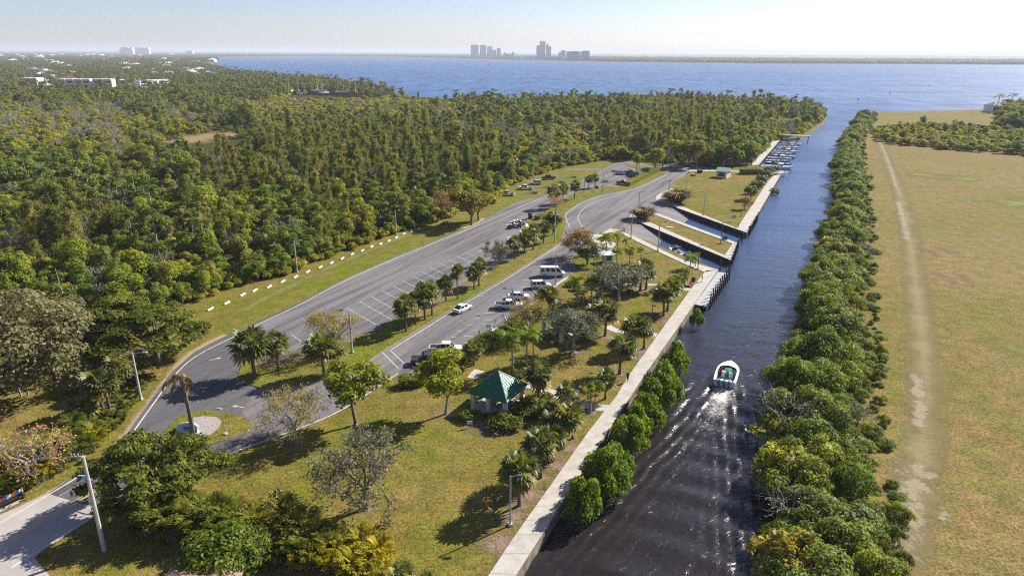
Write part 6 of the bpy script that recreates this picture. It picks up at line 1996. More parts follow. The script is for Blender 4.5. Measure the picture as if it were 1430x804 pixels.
def vehicle(kind, label, px, py, a, b, paint, group=None, z=0.022):
    """px,py: centre on the ground; heading runs from photo point a (tail) to b (nose)"""
    pa, pb = Vector(G2(*a)), Vector(G2(*b))
    rz = math.atan2((pb - pa).y, (pb - pa).x)
    nm = {'sedan': 'sedan', 'suv': 'suv', 'van': 'passenger_van', 'pickup': 'pickup_truck', 'pickup_dark_bed': 'pickup_truck'}[kind]
    cat = {'sedan': 'car', 'suv': 'car', 'van': 'van'}.get(kind, 'pickup truck')
    t = thing(nm, label, cat, (*G2(px, py), z), rz, group)
    P = M[paint]
    mb = MB()
    if kind == 'sedan':
        st = [(-2.38, .45, .78, .74), (-2.25, .3, .95, .86), (-1.5, .24, 1.0, .91), (0, .22, .96, .92), (1.2, .22, .92, .91), (2.05, .26, .78, .86), (2.35, .36, .6, .72)]
        gl = dict(x=(-1.95, -1.0, .35, 1.25), z0=.95, z1=1.44, wb=.83, wt=.63)
        wb, wr, tr = (-1.42, 1.42), .33, .82
    elif kind == 'suv':
        st = [(-2.35, .5, 1.0, .82), (-2.25, .36, 1.08, .92), (-1.2, .3, 1.1, .95), (1.0, .3, 1.06, .95), (2.0, .34, .98, .92), (2.35, .45, .75, .8)]
        gl = dict(x=(-2.25, -1.95, .45, 1.25), z0=1.05, z1=1.75, wb=.88, wt=.74)
        wb, wr, tr = (-1.4, 1.45), .37, .84
    elif kind == 'van':
        st = [(-2.95, .45, 1.3, .95), (-2.9, .36, 1.35, 1.0), (0, .33, 1.36, 1.02), (2.0, .34, 1.25, 1.0), (2.75, .38, 1.05, .95), (3.0, .5, .8, .82)]
        gl = dict(x=(-2.92, -2.82, 1.35, 2.3), z0=1.3, z1=2.35, wb=.97, wt=.88)
        wb, wr, tr = (-1.85, 1.9), .37, .9
    else:
        st = [(-.9, .42, 1.12, .97), (-.85, .4, 1.16, .98), (1.2, .4, 1.14, .98), (2.5, .42, 1.08, .96), (2.85, .5, .9, .88)]
        gl = dict(x=(-.88, -.72, .75, 1.5), z0=1.12, z1=1.86, wb=.9, wt=.76)
        wb, wr, tr = (-1.85, 1.85), .41, .88
    mb.loft(rings(st))
    if 'pickup' in kind:                                     # open load bed
        zb, zt = .62, 1.1
        x0, x1, w = -2.95, -.88, .97
        mb.box(((x0 + x1) / 2, 0, zb), (x1 - x0, 1.9, .12)); mb.box(((x0 + x1) / 2, -w + .04, (zb + zt) / 2), (x1 - x0, .1, zt - zb)); mb.box(((x0 + x1) / 2, w - .04, (zb + zt) / 2), (x1 - x0, .1, zt - zb))
        mb.box((x0 + .05, 0, (zb + zt) / 2), (.1, 1.84, zt - zb)); mb.box((x0 - .02, 0, .5), (.16, 1.8, .2))
    X, z0, z1, w0, w1 = gl['x'], gl['z0'], gl['z1'], gl['wb'], gl['wt']
    b0 = [(X[0], -w0, z0), (X[3], -w0 * .96, z0), (X[3], w0 * .96, z0), (X[0], w0, z0)]
    t0 = [(X[1], -w1, z1), (X[2], -w1, z1), (X[2], w1, z1), (X[1], w1, z1)]
    ins = [(x * .995, y * .97, z1 + .05) for x, y, _ in t0]
    mb.add(b0 + t0, [(0, 1, 5, 4), (1, 2, 6, 5), (2, 3, 7, 6), (3, 0, 4, 7), (4, 5, 6, 7)])
    mb.add([(x, y, z1 + .002) for x, y, _ in t0] + [(x * .96, y * .9, z1 + .05) for x, y, _ in t0], [(0, 1, 5, 4), (1, 2, 6, 5), (2, 3, 7, 6), (3, 0, 4, 7), (4, 5, 6, 7)])
    mb.build('body', P, t)
    if 'pickup' in kind:
        mb = MB(); mb.box((-1.92, 0, 1.02 if 'dark' in kind else .69), (1.94, 1.72, .04)); mb.build('bed_liner', M['dark_plastic'], t)
    def pane(q, name):
        c = [Vector(p) for p in q]
        n = (c[1] - c[0]).cross(c[2] - c[0]).normalized()
        m_ = sum(c, Vector()) / 4
        if n.dot(m_ - Vector((0, 0, (z0 + z1) / 2))) < 0: n = -n
        v = [m_ + (p - m_) * .9 + n * .012 for p in c]
        mb = MB(); mb.add(v, [(0, 1, 2, 3)]); mb.build(name, M['glass'], t)
    pane([b0[1], b0[2], t0[2], t0[1]], 'windscreen'); pane([b0[3], b0[0], t0[0], t0[3]], 'rear_window')
    for s_ in (0, 1):
        lo, hi = (b0[0], b0[1]) if s_ == 0 else (b0[3], b0[2]), (t0[0], t0[1]) if s_ == 0 else (t0[3], t0[2])
        ns = {'sedan': 2, 'suv': 3, 'van': 4}.get(kind, 2)
        for i in range(ns):
            u, v = i / ns + .02, (i + 1) / ns - .02
            A, B_, C_, D_ = (Vector(lo[0]).lerp(Vector(lo[1]), u), Vector(lo[0]).lerp(Vector(lo[1]), v), Vector(hi[0]).lerp(Vector(hi[1]), v), Vector(hi[0]).lerp(Vector(hi[1]), u))
            pane([A, B_, C_, D_], 'side_window')
    for wx_ in wb:
        for sg in (-1, 1):
            mb = MB(); mb.tube((wx_, sg * (tr - .1), wr), (wx_, sg * (tr + .12), wr), wr, wr, 14); wh = mb.build('wheel', M['rubber'], t)
            mb = MB(); mb.tube((wx_, sg * (tr + .1), wr), (wx_, sg * (tr + .135), wr), wr * .62, wr * .55, 10); mb.build('rim', M['rim'], wh)
    xf, xr = st[-1][0], (-2.96 if 'pickup' in kind else st[0][0])
    for sg in (-1, 1):
        mb = MB(); mb.box((xf - .1, sg * st[-2][3] * .72, (st[-1][1] + st[-1][2]) / 2 + .08), (.22, .34, .15)); mb.build('headlight', M['lamp_clear'], t)
        mb = MB(); mb.box((xr, sg * .8, .85), (.1, .2, .26)); mb.build('tail_light', M['lamp_red'], t)
    mb = MB(); mb.box((xf - .02, 0, st[-1][1] + .08), (.12, 1.3, .16)); mb.build('bumper', M['dark_plastic'], t)
    return t
gp_ = 'vehicles in the near parking row'
vehicle('sedan', 'white sedan driving along the road beside the median palms', 646, 434, (634, 439.5), (658, 428), 'car_white')
vehicle('pickup_dark_bed', 'dark blue pickup parked at the near end of the parking row', 599, 507.5, (572, 508), (626, 507), 'car_navy', gp_)
vehicle('pickup_dark_bed', 'white pickup with black bed cover parked next to the dark blue pickup', 623, 491.5, (600, 491), (646, 492), 'car_white', gp_)
vehicle('pickup_dark_bed', 'white pickup with black open bed under the arm lamp post', 711, 430.5, (694, 430), (730, 431), 'car_white', gp_)
vehicle('sedan', 'white car half hidden behind the pickup in the parking row', 724, 417, (708, 417), (740, 417), 'car_white', gp_)
vehicle('suv', 'white suv parked next to the white passenger van', 755, 402, (740, 402.5), (770, 401.5), 'car_white', gp_)
vehicle('van', 'long white passenger van parked at the far end of the parking row', 771, 385.5, (752, 385.5), (790, 385.5), 'car_white', gp_)
gg = 'vehicles parked on the grass lot'
vehicle('pickup', 'white pickup on the grass lot nearest the olive tree', 707.5, 273, (720, 273), (695, 272), 'car_silver', gg)
vehicle('pickup', 'white pickup on the grass lot second from the olive tree', 733.5, 264.5, (746, 264.5), (721, 264), 'car_white', gg)
vehicle('suv', 'white suv on the grass lot between white and black pickups', 748.5, 257.5, (760, 257.5), (738, 257), 'car_silver', gg)
vehicle('pickup_dark_bed', 'black pickup on the grass lot, farthest of its row', 766, 250.5, (776.5, 250), (756, 251), 'car_black', gg)
gu = 'vehicles in the upper lot'
vehicle('pickup', 'red pickup in the upper lot beside the yellow hedge', 870.5, 258, (861, 257), (880, 259.5), 'car_red', gu)
vehicle('suv', 'blue suv in the upper lot behind the red pickup', 889, 246.5, (880, 246), (899, 248), 'car_teal', gu)
vehicle('pickup', 'dark blue pickup beside the blue suv in the upper lot', 880, 243.5, (871, 243), (890, 245), 'car_navy', gu)
vehicle('sedan', 'silver car at the left of the upper lot vehicles', 866.5, 243.5, (858, 243), (876, 244.5), 'car_silver', gu)
vehicle('suv', 'light blue car at the end of the upper road', 955, 231.5, (950, 231), (962, 232), 'car_teal', 'cars at the end of the upper road')
vehicle('sedan', 'dark maroon car at the end of the upper road', 963.5, 233.3, (955, 233), (972, 233.6), 'car_maroon', 'cars at the end of the upper road')

def trailer(label, px, py, a, b, z=0.02, boat=None):
    pa, pb = Vector(G2(*a)), Vector(G2(*b))
    t = thing('boat_trailer', label, 'trailer', (*G2(px, py), z), math.atan2((pb - pa).y, (pb - pa).x), 'empty boat trailers')
    mb = MB()
    for sg in (-1, 1):
        mb.tube((-3.2, sg * .85, .55), (1.6, sg * .85, .55), .06, n=6); mb.tube((1.6, sg * .85, .55), (3.4, 0, .55), .06, n=6)
        mb.box((-1.2, sg * .5, .78), (3.6, .16, .1))
    for x in (-3, -1.4, .2, 1.5): mb.tube((x, -.85, .55), (x, .85, .55), .05, n=6)
    mb.tube((3.2, 0, .1), (3.2, 0, .75), .04, n=6); mb.tube((2.7, 0, .55), (2.7, 0, 1.1), .05, n=6)
    mb.build('frame', M['steel'], t)
    for x in (-1.7, -.9):
        for sg in (-1, 1):
            mb = MB(); mb.tube((x, sg * .98, .33), (x, sg * 1.2, .33), .33, n=12); wh = mb.build('wheel', M['rubber'], t)
            mb = MB(); mb.tube((x, sg * 1.18, .33), (x, sg * 1.215, .33), .19, n=10); mb.build('rim', M['rim'], wh)
    for sg in (-1, 1):
        mb = MB(); mb.box((-1.3, sg * 1.09, .72), (1.7, .26, .06)); mb.build('fender', M['dark_plastic'], t)
    return t
trailer('empty boat trailer behind the nearest white pickup on the grass lot', 742, 270.5, (755, 269), (728, 271.5))
trailer('empty boat trailer on brown grass behind the second white pickup', 762, 262.5, (774, 261.5), (750, 263))
trailer('empty boat trailer behind the white suv on the grass lot', 780, 255.5, (790, 255), (769, 256))
trailer('empty boat trailer behind the black pickup on the grass lot', 797, 248.5, (806, 248), (788, 249))
trailer('empty trailer left of the red pickup in the upper lot', 849, 255, (840, 254), (860, 256.5))
trailer('empty trailer beside the silver car in the upper lot', 862, 240.5, (852, 240), (872, 241.5))

def motorcycle(label, px, py, rz, paint):
    t = thing('motorcycle', label, 'motorcycle', (*G2(px, py), .022), rz, 'motorcycles parked in the trailer lot')
    for x in (-.72, .78):
        mb = MB(); mb.tube((x, -.08, .33), (x, .08, .33), .33, n=14); wh = mb.build('wheel', M['rubber'], t)
        mb = MB(); mb.tube((x, -.09, .33), (x, .09, .33), .2, n=10); mb.build('rim', M['rim'], wh)
    mb = MB(); mb.loft([[(-.95, -.12, .7), (-.95, .12, .7), (-.95, .09, .85), (-.95, -.09, .85)], [(-.3, -.17, .5), (-.3, .17, .5), (-.3, .14, .82), (-.3, -.14, .82)], [(.35, -.16, .55), (.35, .16, .55), (.35, .1, 1.02), (.35, -.1, 1.02)], [(.62, -.09, .7), (.62, .09, .7), (.62, .06, .98), (.62, -.06, .98)]])
    mb.box((.05, 0, .42), (.7, .42, .34)); mb.build('body', M[paint], t)
    mb = MB(); mb.box((-.4, 0, .86), (.75, .32, .12)); mb.build('seat', M['dark_plastic'], t)
    mb = MB(); mb.tube((.78, -.1, .33), (.52, -.1, 1.05), .035, n=6); mb.tube((.78, .1, .33), (.52, .1, 1.05), .035, n=6); mb.tube((.45, -.42, 1.12), (.52, 0, 1.06), .025, n=6); mb.tube((.45, .42, 1.12), (.52, 0, 1.06), .025, n=6); mb.build('fork', M['rim'], t)
    mb = MB(); mb.box((-.72, .3, .55), (.5, .22, .36)); mb.box((-.72, -.3, .55), (.5, .22, .36)); mb.build('pannier', M[paint], t)
for i, (px, py) in enumerate(((711, 319.5), (715.5, 318.5), (720, 317), (724.5, 318), (715.5, 314.5), (720, 313), (725, 312), (729, 313.5))):
    motorcycle(['dark motorcycle at the near left end of the parked group', 'second dark motorcycle from the near left end', 'white trimmed motorcycle in the middle of the near row', 'dark motorcycle at the right end of the near row',
                'dark motorcycle at the left end of the far row', 'pale motorcycle second in the far row', 'dark motorcycle third in the far row', 'silver motorcycle at the right end of the far row'][i], px, py, 2.2, ['car_black', 'car_navy', 'car_white', 'car_black', 'car_black', 'car_silver', 'car_black', 'car_silver'][i])

# ================================================================== BOATS
def hull_rings(L, W, H, sheer=.35, n=9, full=2.2, z0=-.35):
    out = []
    for k in range(n):
        u = k / (n - 1)
        x = -L / 2 + L * u
        w = W / 2 * (1 - max(0, (u - .35) / .65) ** full) * (0.94 + .06 * min(1, u / .2))
        w = max(w, .03)
        zt = H + sheer * u ** 2
        kz = z0 + (zt - z0) * max(0, (u - .7) / .3) ** 2 * .8
        out.append([(x, -w, zt), (x, -w * .93, kz + (zt - kz) * .35), (x, -w * .45, kz + .08), (x, 0, kz), (x, w * .45, kz + .08), (x, w * .93, kz + (zt - kz) * .35), (x, w, zt)])
    return out
def cruiser(name, label, loc, rz, L=9.5, W=3.2, H=1.0, hull='boat_white', cover=None, top=True, engines=0, cat='motor boat', group=None, seats=True, full=2.2):
    t = thing(name, label, cat, loc, rz, group)
    R_ = hull_rings(L, W, H, .35, 9 if full == 2.2 else 15, full)
    mb = MB(); mb.loft(R_, closed=False, caps=False)
    mb.add(R_[0], [tuple(range(len(R_[0])))])
    mb.build('hull', M[hull], t)
    n = len(R_)
    dk = MB()
    for k in range(n - 1):                                    # fore deck and side decks round an open cockpit
        a, b = R_[k], R_[k + 1]
        u = k / (n - 1)
        za, zb = a[0][2] - .01, b[0][2] - .01
        if u >= .52:
            dk.quad((a[0][0], a[0][1], za), (b[0][0], b[0][1], zb), (b[-1][0], b[-1][1], zb), (a[-1][0], a[-1][1], za))
        else:
            for sg in (1, -1):
                i = 0 if sg == 1 else -1
                dk.quad((a[i][0], a[i][1], za), (b[i][0], b[i][1], zb), (b[i][0], b[i][1] * .78, zb), (a[i][0], a[i][1] * .78, za))
                dk.quad((a[i][0], a[i][1] * .78, za), (b[i][0], b[i][1] * .78, zb), (b[i][0], b[i][1] * .78, .25), (a[i][0], a[i][1] * .78, .25))
    xk = R_[int(.52 * (n - 1)) + 1][0][0]
    dk.quad((xk, -W * .38, H + .1), (xk, W * .38, H + .1), (xk, W * .38, .25), (xk, -W * .38, .25))
    dk.build('deck', M['boat_white'], t)
    mb = MB(); mb.box(((-L / 2 + xk) / 2, 0, .24), (xk + L / 2 - .05, W * .74, .04)); mb.build('cockpit_floor', M['dock'], t)
    mb = MB(); mb.add([(xk - .1, -W * .40, H + .05), (xk + .35, -W * .30, H + .12), (xk + .75, 0, H + .15), (xk + .35, W * .30, H + .12), (xk - .1, W * .40, H + .05), (xk - .5, -W * .36, H + .62), (xk - .1, -W * .26, H + .7), (xk + .2, 0, H + .72), (xk - .1, W * .26, H + .7), (xk - .5, W * .36, H + .62)],
                      [(i, i + 1, i + 6, i + 5) for i in range(4)]); mb.build('windscreen', M['glass'], t)
    mb = MB(); mb.box((L * .2, 0, H + .2), (.5, .7, .06)); mb.build('hatch', M['glass'], t)
    if seats:
        mb = MB(); mb.box((xk - .95, -.6, .75), (.55, .6, .9)); mb.box((xk - .95, .6, .75), (.55, .6, .9)); mb.box((-L / 2 + .75, 0, .6), (.6, W * .6, .6)); mb.build('seat', M['boat_white'], t)
    if top:
        mb = MB(); mb.box((xk - .55, 0, H + 1.35), (2.3, W * .72, .09)); tp = mb.build('hardtop', M['boat_white'], t)
        for sx in (-1, 1):
            for sy in (-1, 1):
                mb = MB(); mb.tube((xk - .5 + sx * .8, sy * W * .34, H), (xk - .5 + sx * .9, sy * W * .32, H + 1.32), .03, n=6); mb.build('post', M['steel'], tp)
    if cover:
        mb = MB(); mb.loft([[(-L * .38, -W * .42, H + .02), (-L * .38, 0, H + .35), (-L * .38, W * .42, H + .02)], [(0, -W * .46, H + .05), (0, 0, H + .75), (0, W * .46, H + .05)], [(L * .2, -W * .40, H + .1), (L * .2, 0, H + .35), (L * .2, W * .40, H + .1)]], closed=False, caps=False)
        mb.build('canvas_cover', M[cover], t)
    for i in range(engines):
        y = (i - (engines - 1) / 2) * .78
        mb = MB(); mb.loft([[(-L / 2 - .75, y - .2, .75), (-L / 2 - .75, y + .2, .75), (-L / 2 - .1, y + .22, .75), (-L / 2 - .1, y - .22, .75)], [(-L / 2 - .8, y - .24, 1.1), (-L / 2 - .8, y + .24, 1.1), (-L / 2 - .08, y + .26, 1.15), (-L / 2 - .08, y - .26, 1.15)], [(-L / 2 - .65, y - .14, 1.42), (-L / 2 - .65, y + .14, 1.42), (-L / 2 - .2, y + .16, 1.45), (-L / 2 - .2, y - .16, 1.45)]])
        en = mb.build('outboard_engine', M['boat_blue'], t)
        mb = MB(); mb.box((-L / 2 - .45, y, .2), (.28, .16, 1.1)); mb.build('engine_leg', M['dark_plastic'], en)
    return t
ba, bb = Vector(G2(1010.5, 541, WZ)), Vector(G2(1020.5, 507.5, WZ + .8))
bc = (ba + bb) / 2
BOAT = cruiser('motor_cruiser', 'white motor cruiser with twin blue outboards under way in the canal', (bc.x, bc.y, WZ), math.atan2((bb - ba).y, (bb - ba).x), (bb - ba).length * .97, 3.7, 1.15, 'boat_white', None, False, 3, full=3.6)
brz = math.atan2((bb - ba).y, (bb - ba).x)
def on_boat(x, y, z):
    return (bc.x + x * math.cos(brz) - y * math.sin(brz), bc.y + x * math.sin(brz) + y * math.cos(brz), WZ + z)
t = thing('bimini_cover', 'green canvas awning over the cockpit of the white motor cruiser', 'awning', on_boat(-.9, -.15, .28), brz)
mb = MB(); mb.loft([[(-.7, -.55, 1.55), (-.7, 0, 1.62), (-.7, .55, 1.55)], [(0, -.58, 1.62), (0, 0, 1.7), (0, .58, 1.62)], [(.7, -.55, 1.55), (.7, 0, 1.62), (.7, .55, 1.55)]], closed=False, caps=False); mb.build('canvas', M['canvas_green'], t)
mb = MB()
for sx in (-.6, .6):
    for sy in (-.52, .52): mb.tube((sx, sy, 0), (sx, sy, 1.56), .025, n=6)
mb.build('frame', M['steel'], t)

# marina rank beyond the promenade: boats lie bow out between finger docks
mA, mB_ = Vector(G2(1051, 231, 0)), Vector(G2(1083, 196, 0))
md = (mB_ - mA).normalized(); mn = Vector((md.y, -md.x))
t = thing('marina_dock', 'long pale marina walkway with white railing along the mangroves', 'dock', (mA.x, mA.y, 0), math.atan2(md.y, md.x))
LN = (mB_ - mA).length
mb = MB(); mb.box((LN / 2, -1.0, .1), (LN, 3.0, .22)); mb.build('deck', M['concrete'], t)
mb = MB()
for y in (.35, -2.35):
    for z in (.55, 1.15): mb.tube((0, y, z), (LN, y, z), .05, n=5)
    for i in range(int(LN / 2.5) + 1): mb.tube((i * 2.5, y, .2), (i * 2.5, y, 1.18), .05, n=5)
mb.build('railing', M['white_paint'], t)
for i in range(int(LN / 6)):
    mb = MB(); mb.tube((i * 6 + 1, -2.3, -4), (i * 6 + 1, -2.3, .1), .16, n=7); mb.build('piling', M['pile_wood'], t)
nb = 11
blab = ['big white cruiser at the near end of the marina', 'dark canvas covered boat second in the marina', 'blue hulled open boat third in the marina rank', 'white hardtop boat fourth in the marina', 'blue hulled sailing boat fifth in the marina', 'white open boat sixth in the marina',
        'white hardtop cruiser seventh in the marina rank', 'dark blue covered boat eighth in the marina', 'white sailing boat ninth in the marina', 'small white boat tenth in the marina', 'white sailing boat at the far end of the marina']
flab = [ORD[i] + ' finger dock of the marina, counting from the near end' for i in range(nb)]
for i in range(nb):
    s_ = 6 + i * (LN - 12) / (nb - 1)
    q = mA + md * s_ + mn * (2.8 + 5.0)
    L = [15, 12, 11.5, 12, 12.5, 10.5, 13, 10.5, 12.5, 10, 12][i]
    ya = math.atan2(mn.y, mn.x)
    cruiser('moored_boat', blab[i], (*(mA + md * s_ + mn * (3.2 + L / 2)), WZ), ya + (math.pi if i % 3 == 1 else 0), L, L * .32, 1.1 + .1 * (i % 2), ['boat_white', 'boat_blue', 'boat_blue', 'boat_white', 'boat_blue', 'boat_white', 'boat_white', 'boat_white', 'boat_white', 'boat_white', 'boat_white'][i],
            'canvas_blue' if i in (1, 7) else None, i in (0, 3, 6), 0 if i in (4, 8, 10) else 1, 'boat', 'boats moored in the marina')
    if i in (4, 8, 10, 5, 9):
        r = [o for o in COL.objects if o.name.startswith('moored_boat') and o.get('label') == blab[i]][0]
        mb = MB(); mb.tube((.5, 0, 1.0), (.5, 0, 13 + i * .4), .13, .08, 6); mb.tube((.5, 0, 2.2), (-3, 0, 2.3), .09, .07, 6); mb.build('mast', M['steel'], r)
    f = thing('finger_dock', flab[i], 'dock', (*(mA + md * (s_ + 2.5) + mn * 2.2), 0), ya, 'finger docks of the marina')
    mb = MB(); mb.box((5.0, 0, -.5), (10, .7, .2)); mb.build('deck', M['pile_wood'], f)
    for x in (3, 6.5, 10):
        mb = MB(); mb.tube((x, .65, -4), (x, .65, 1.1), .15, n=7); mb.build('piling', M['pile_wood'], f)
sh_ = Vector(G2(1106, 196, 0))
t = thing('boat_shelter', 'pale flat roofed boat shelter at the far end of the marina', 'boat shelter', (sh_.x, sh_.y, 0), math.atan2(mn.y, mn.x))
mb = MB(); mb.box((0, 0, 3.0), (20, 7, .3)); mb.build('roof', M['roof_grey'], t)
for x in (-9, -3, 3, 9):
    for y in (-3, 3):
        mb = MB(); mb.tube((x, y, -4), (x, y, 2.9), .14, n=6); mb.build('post', M['pile_wood'], t)
pd = Vector(G2(1086, 241, 0)); t = thing('fishing_platform', 'pale square platform at the end of the promenade', 'platform', (pd.x, pd.y, 0), .6)
mb = MB(); mb.box((0, 0, .16), (9, 7, .2)); mb.build('deck', M['dock'], t)
mb = MB()
for x, y in ((-4.3, -3.3), (4.3, -3.3), (4.3, 3.3), (-4.3, 3.3), (0, -3.3), (0, 3.3)): mb.tube((x, y, -3.5), (x, y, 1.3), .1, n=6)
for z in (.7, 1.25):
    for a, b in (((-4.3, -3.3), (4.3, -3.3)), ((4.3, -3.3), (4.3, 3.3)), ((4.3, 3.3), (-4.3, 3.3))): mb.tube((*a, z), (*b, z), .05, n=5)
mb.build('railing', M['steel_dark'], t)

# creek moorings behind the wood and boats out on the river
for i, (px, py, L, lb) in enumerate(((404, 134, 12, 'white sailing boat at the left of the creek moorings'), (418, 137, 10, 'white boat with bright blue cover in the creek'), (445, 133, 14, 'long white boat in the middle of the creek moorings'), (452, 136, 11, 'blue and white boat low in the creek moorings'),
                                     (473, 133, 12, 'white sailing boat right of the creek middle'), (480, 135, 13, 'tall masted white boat in the creek'), (489, 133, 11, 'white sailing boat with slim mast near the creek end'), (497, 135, 9, 'small white boat at the right of the creek moorings'))):
    c = G2(px, py)
    r = cruiser('creek_boat', lb, (*c, 4.5), 1.2 + i, L * 1.35, L * .45, 1.6, 'boat_white', 'canvas_blue' if i in (1, 3) else None, i in (2, 7), 0, 'boat', 'boats moored in the creek')
    mb = MB(); mb.tube((.5, 0, 1.0), (.5, 0, 15 + 2 * (i % 3)), .2, .12, 5); mb.build('mast', M['white_paint'], r)
    s_ = thing('boat_stand', ['timber boat lift under the ' + lb.split(' at ')[0].split(' in ')[0].split(' low ')[0].split(' right ')[0].split(' with ')[0]][0] + ', ' + ORD[i] + ' along the creek', 'boat lift', (*c, 0), 1.2 + i, 'boat lifts in the creek')
    mb = MB()
    for x in (-3, 3):
        for y in (-1.6, 1.6): mb.tube((x, y, 0), (x, y, 6.2), .2, n=6)
        mb.tube((x, -1.7, 4.2), (x, 1.7, 4.2), .15, n=6)
    mb.build('frame', M['pile_wood'], s_)
for px, py, L, lb in ((364, 101.5, 9, 'small white boat on the river off the wooded spit'), (361, 79.6, 60, 'tiny white ferry far up the river near the bridge')):
    cruiser('river_boat', lb, (*G2(px, py, WZ), WZ), .4, L, L * .3, L * .11, 'boat_white', None, L < 20, 0, 'boat')
for px, py, lb in ((1198, 142.5, 'channel marker post at the canal mouth'), (1242, 132.5, 'middle channel marker post off the field shore'), (1297, 121.5, 'outer channel marker with dark board in the river')):
    c = G2(px, py, WZ); t = thing('channel_marker', lb, 'channel marker', (*c, WZ), 0, 'channel markers')
    mb = MB(); mb.tube((0, 0, -3), (0, 0, 3.4), .22, n=7); mb.build('post', M['pile_wood'], t)
    mb = MB(); mb.box((0, -.3, 2.9), (1.5, .12, 1.4)); mb.build('board', M['sign_blue'], t)

# ================================================================== DOCK, PILINGS
dA, dB = Vector(G2(1002.2, 379)), Vector(G2(969.5, 424))
dd_ = (dB - dA).normalized(); dn = Vector((-dd_.y, dd_.x))
if dn.x < 0: dn = -dn
t = thing('floating_dock', 'grey courtesy dock along the lower quay behind a row of pilings', 'dock', (dA.x, dA.y, 0), math.atan2(dd_.y, dd_.x))
LD = (dB - dA).length
sgn = 1 if Vector((-dd_.y, dd_.x)).dot(dn) > 0 else -1
mb = MB(); mb.box((LD / 2, sgn * 1.25, -.25), (LD, 2.4, .3)); mb.build('deck', M['dock'], t)
mb = MB(); mb.box((LD / 2, sgn * 2.5, -.55), (LD, .12, .9)); mb.build('fender_board', M['pile_wood'], t)
def piling(label, x, y, top, group, cap=False):
    t = thing('mooring_piling', label, 'piling', (x, y, 0), 0, group)
    mb = MB(); mb.tube((0, 0, -4.5), (0, 0, top), .17, .15, 8); mb.build('post', M['pile_wood'], t)
    mb = MB(); mb.tube((0, 0, top), (0, 0, top + .12), .17, .05, 8); mb.build('cap', M['steel_dark'], t)
n_ = 10
for i in range(n_):
    q = dA + dd_ * (i + .15) * LD / n_ + dn * 2.9
    piling(ORD[i] + ' dark piling along the lower dock, counting from the ramp basin', q.x, q.y, 2.1 + .18 * (i % 3), 'pilings along the lower dock')
a, b = Vector(MID_TIP_A), Vector(MID_TIP_B); nrm = Vector(((b - a).y, -(b - a).x)).normalized()
for i in range(7):
    q = a.lerp(b, i / 6) + nrm * .45
    piling(ORD[i] + ' dark piling at the outer end of the pier, counting from the near corner', q.x, q.y, 1.5 + .15 * (i % 2), 'pilings at the pier end')
a, b = Vector(UP_TIP), Vector(G2(1056, 303)); nrm = Vector(((b - a).y, -(b - a).x)).normalized()
for i in range(8):
    q = a.lerp(b, i / 7) + nrm * .45
    piling(ORD[i] + ' dark piling along the promenade, counting from its near corner', q.x, q.y, 1.4 + .15 * (i % 2), 'pilings along the promenade')
for i, (px, py, yt) in enumerate(((1036, 339, 322), (1035, 336, 321), (1045, 329, 312), (1005, 380, 368))):
    c = G2(px, py, WZ); piling(['paired piling off the pier corner, nearer one', 'paired piling off the pier corner, farther one', 'piling off the corner of the upper quay', 'tall piling at the lower basin mouth'][i], c[0], c[1], 1.4, 'corner pilings')
# corrugated sheet piling on the basin walls
def sheetpile(name, label, a, b, z0=-3.2, z1=-.02, step=.9):
    a, b = Vector(a), Vector(b); d = (b - a); L = d.length; d.normalize(); n = Vector((d.y, -d.x))
    t = thing(name, label, 'sea wall', (a.x, a.y, 0), math.atan2(d.y, d.x), 'black sheet pile walls')
    mb = MB(); k = int(L / step); V = []
    for i in range(k + 1):
        for u, o in ((0, .05), (.3, .05), (.5, .3), (.8, .3)):
            x = (i + u) * step
            if x <= L: V.append((x, -o))
    for p, q in zip(V[:-1], V[1:]): mb.quad((*p, z0), (*q, z0), (*q, z1), (*p, z1))
    for p, q in zip(V[:-1], V[1:]): mb.quad((*p, z1), (*q, z1), (q[0], 0, z1), (p[0], 0, z1))
    mb.build('piling_face', M['sheet_pile'], t)
sheetpile('sheet_pile_wall', 'black corrugated wall on the near side of the pier', G2(884, 307), MID_TIP_A)
sheetpile('sheet_pile_wall', 'black corrugated wall below the boat lawn', G2(930, 284.8), UP_TIP)
sheetpile('sheet_pile_wall', 'black corrugated wall at the outer end of the pier', MID_TIP_A, MID_TIP_B)

# workboat in the lower basin with two people
c = Vector(G2(944, 355.5, WZ)); wb_rz = math.atan2(*(Vector(G2(1003, 374, WZ)) - Vector(G2(930, 342, WZ))).yx)
cruiser('work_boat', 'dark boat with black canopy lying in the lower launching basin', (c.x, c.y, WZ), wb_rz + math.pi, 6.8, 2.4, .9, 'car_black', None, False, 1, 'boat')
t = thing('boat_canopy', 'black canopy standing on the boat in the lower basin', 'canopy', (c.x, c.y, WZ + .3), wb_rz)
mb = MB(); mb.box((0, 0, 2.0), (2.4, 1.8, .1)); mb.build('roof', M['dark_plastic'], t)
mb = MB()
for sx in (-1.1, 1.1):
    for sy in (-.8, .8): mb.tube((sx, sy, 0), (sx, sy, 1.95), .04, n=6)
mb.build('frame', M['steel'], t)

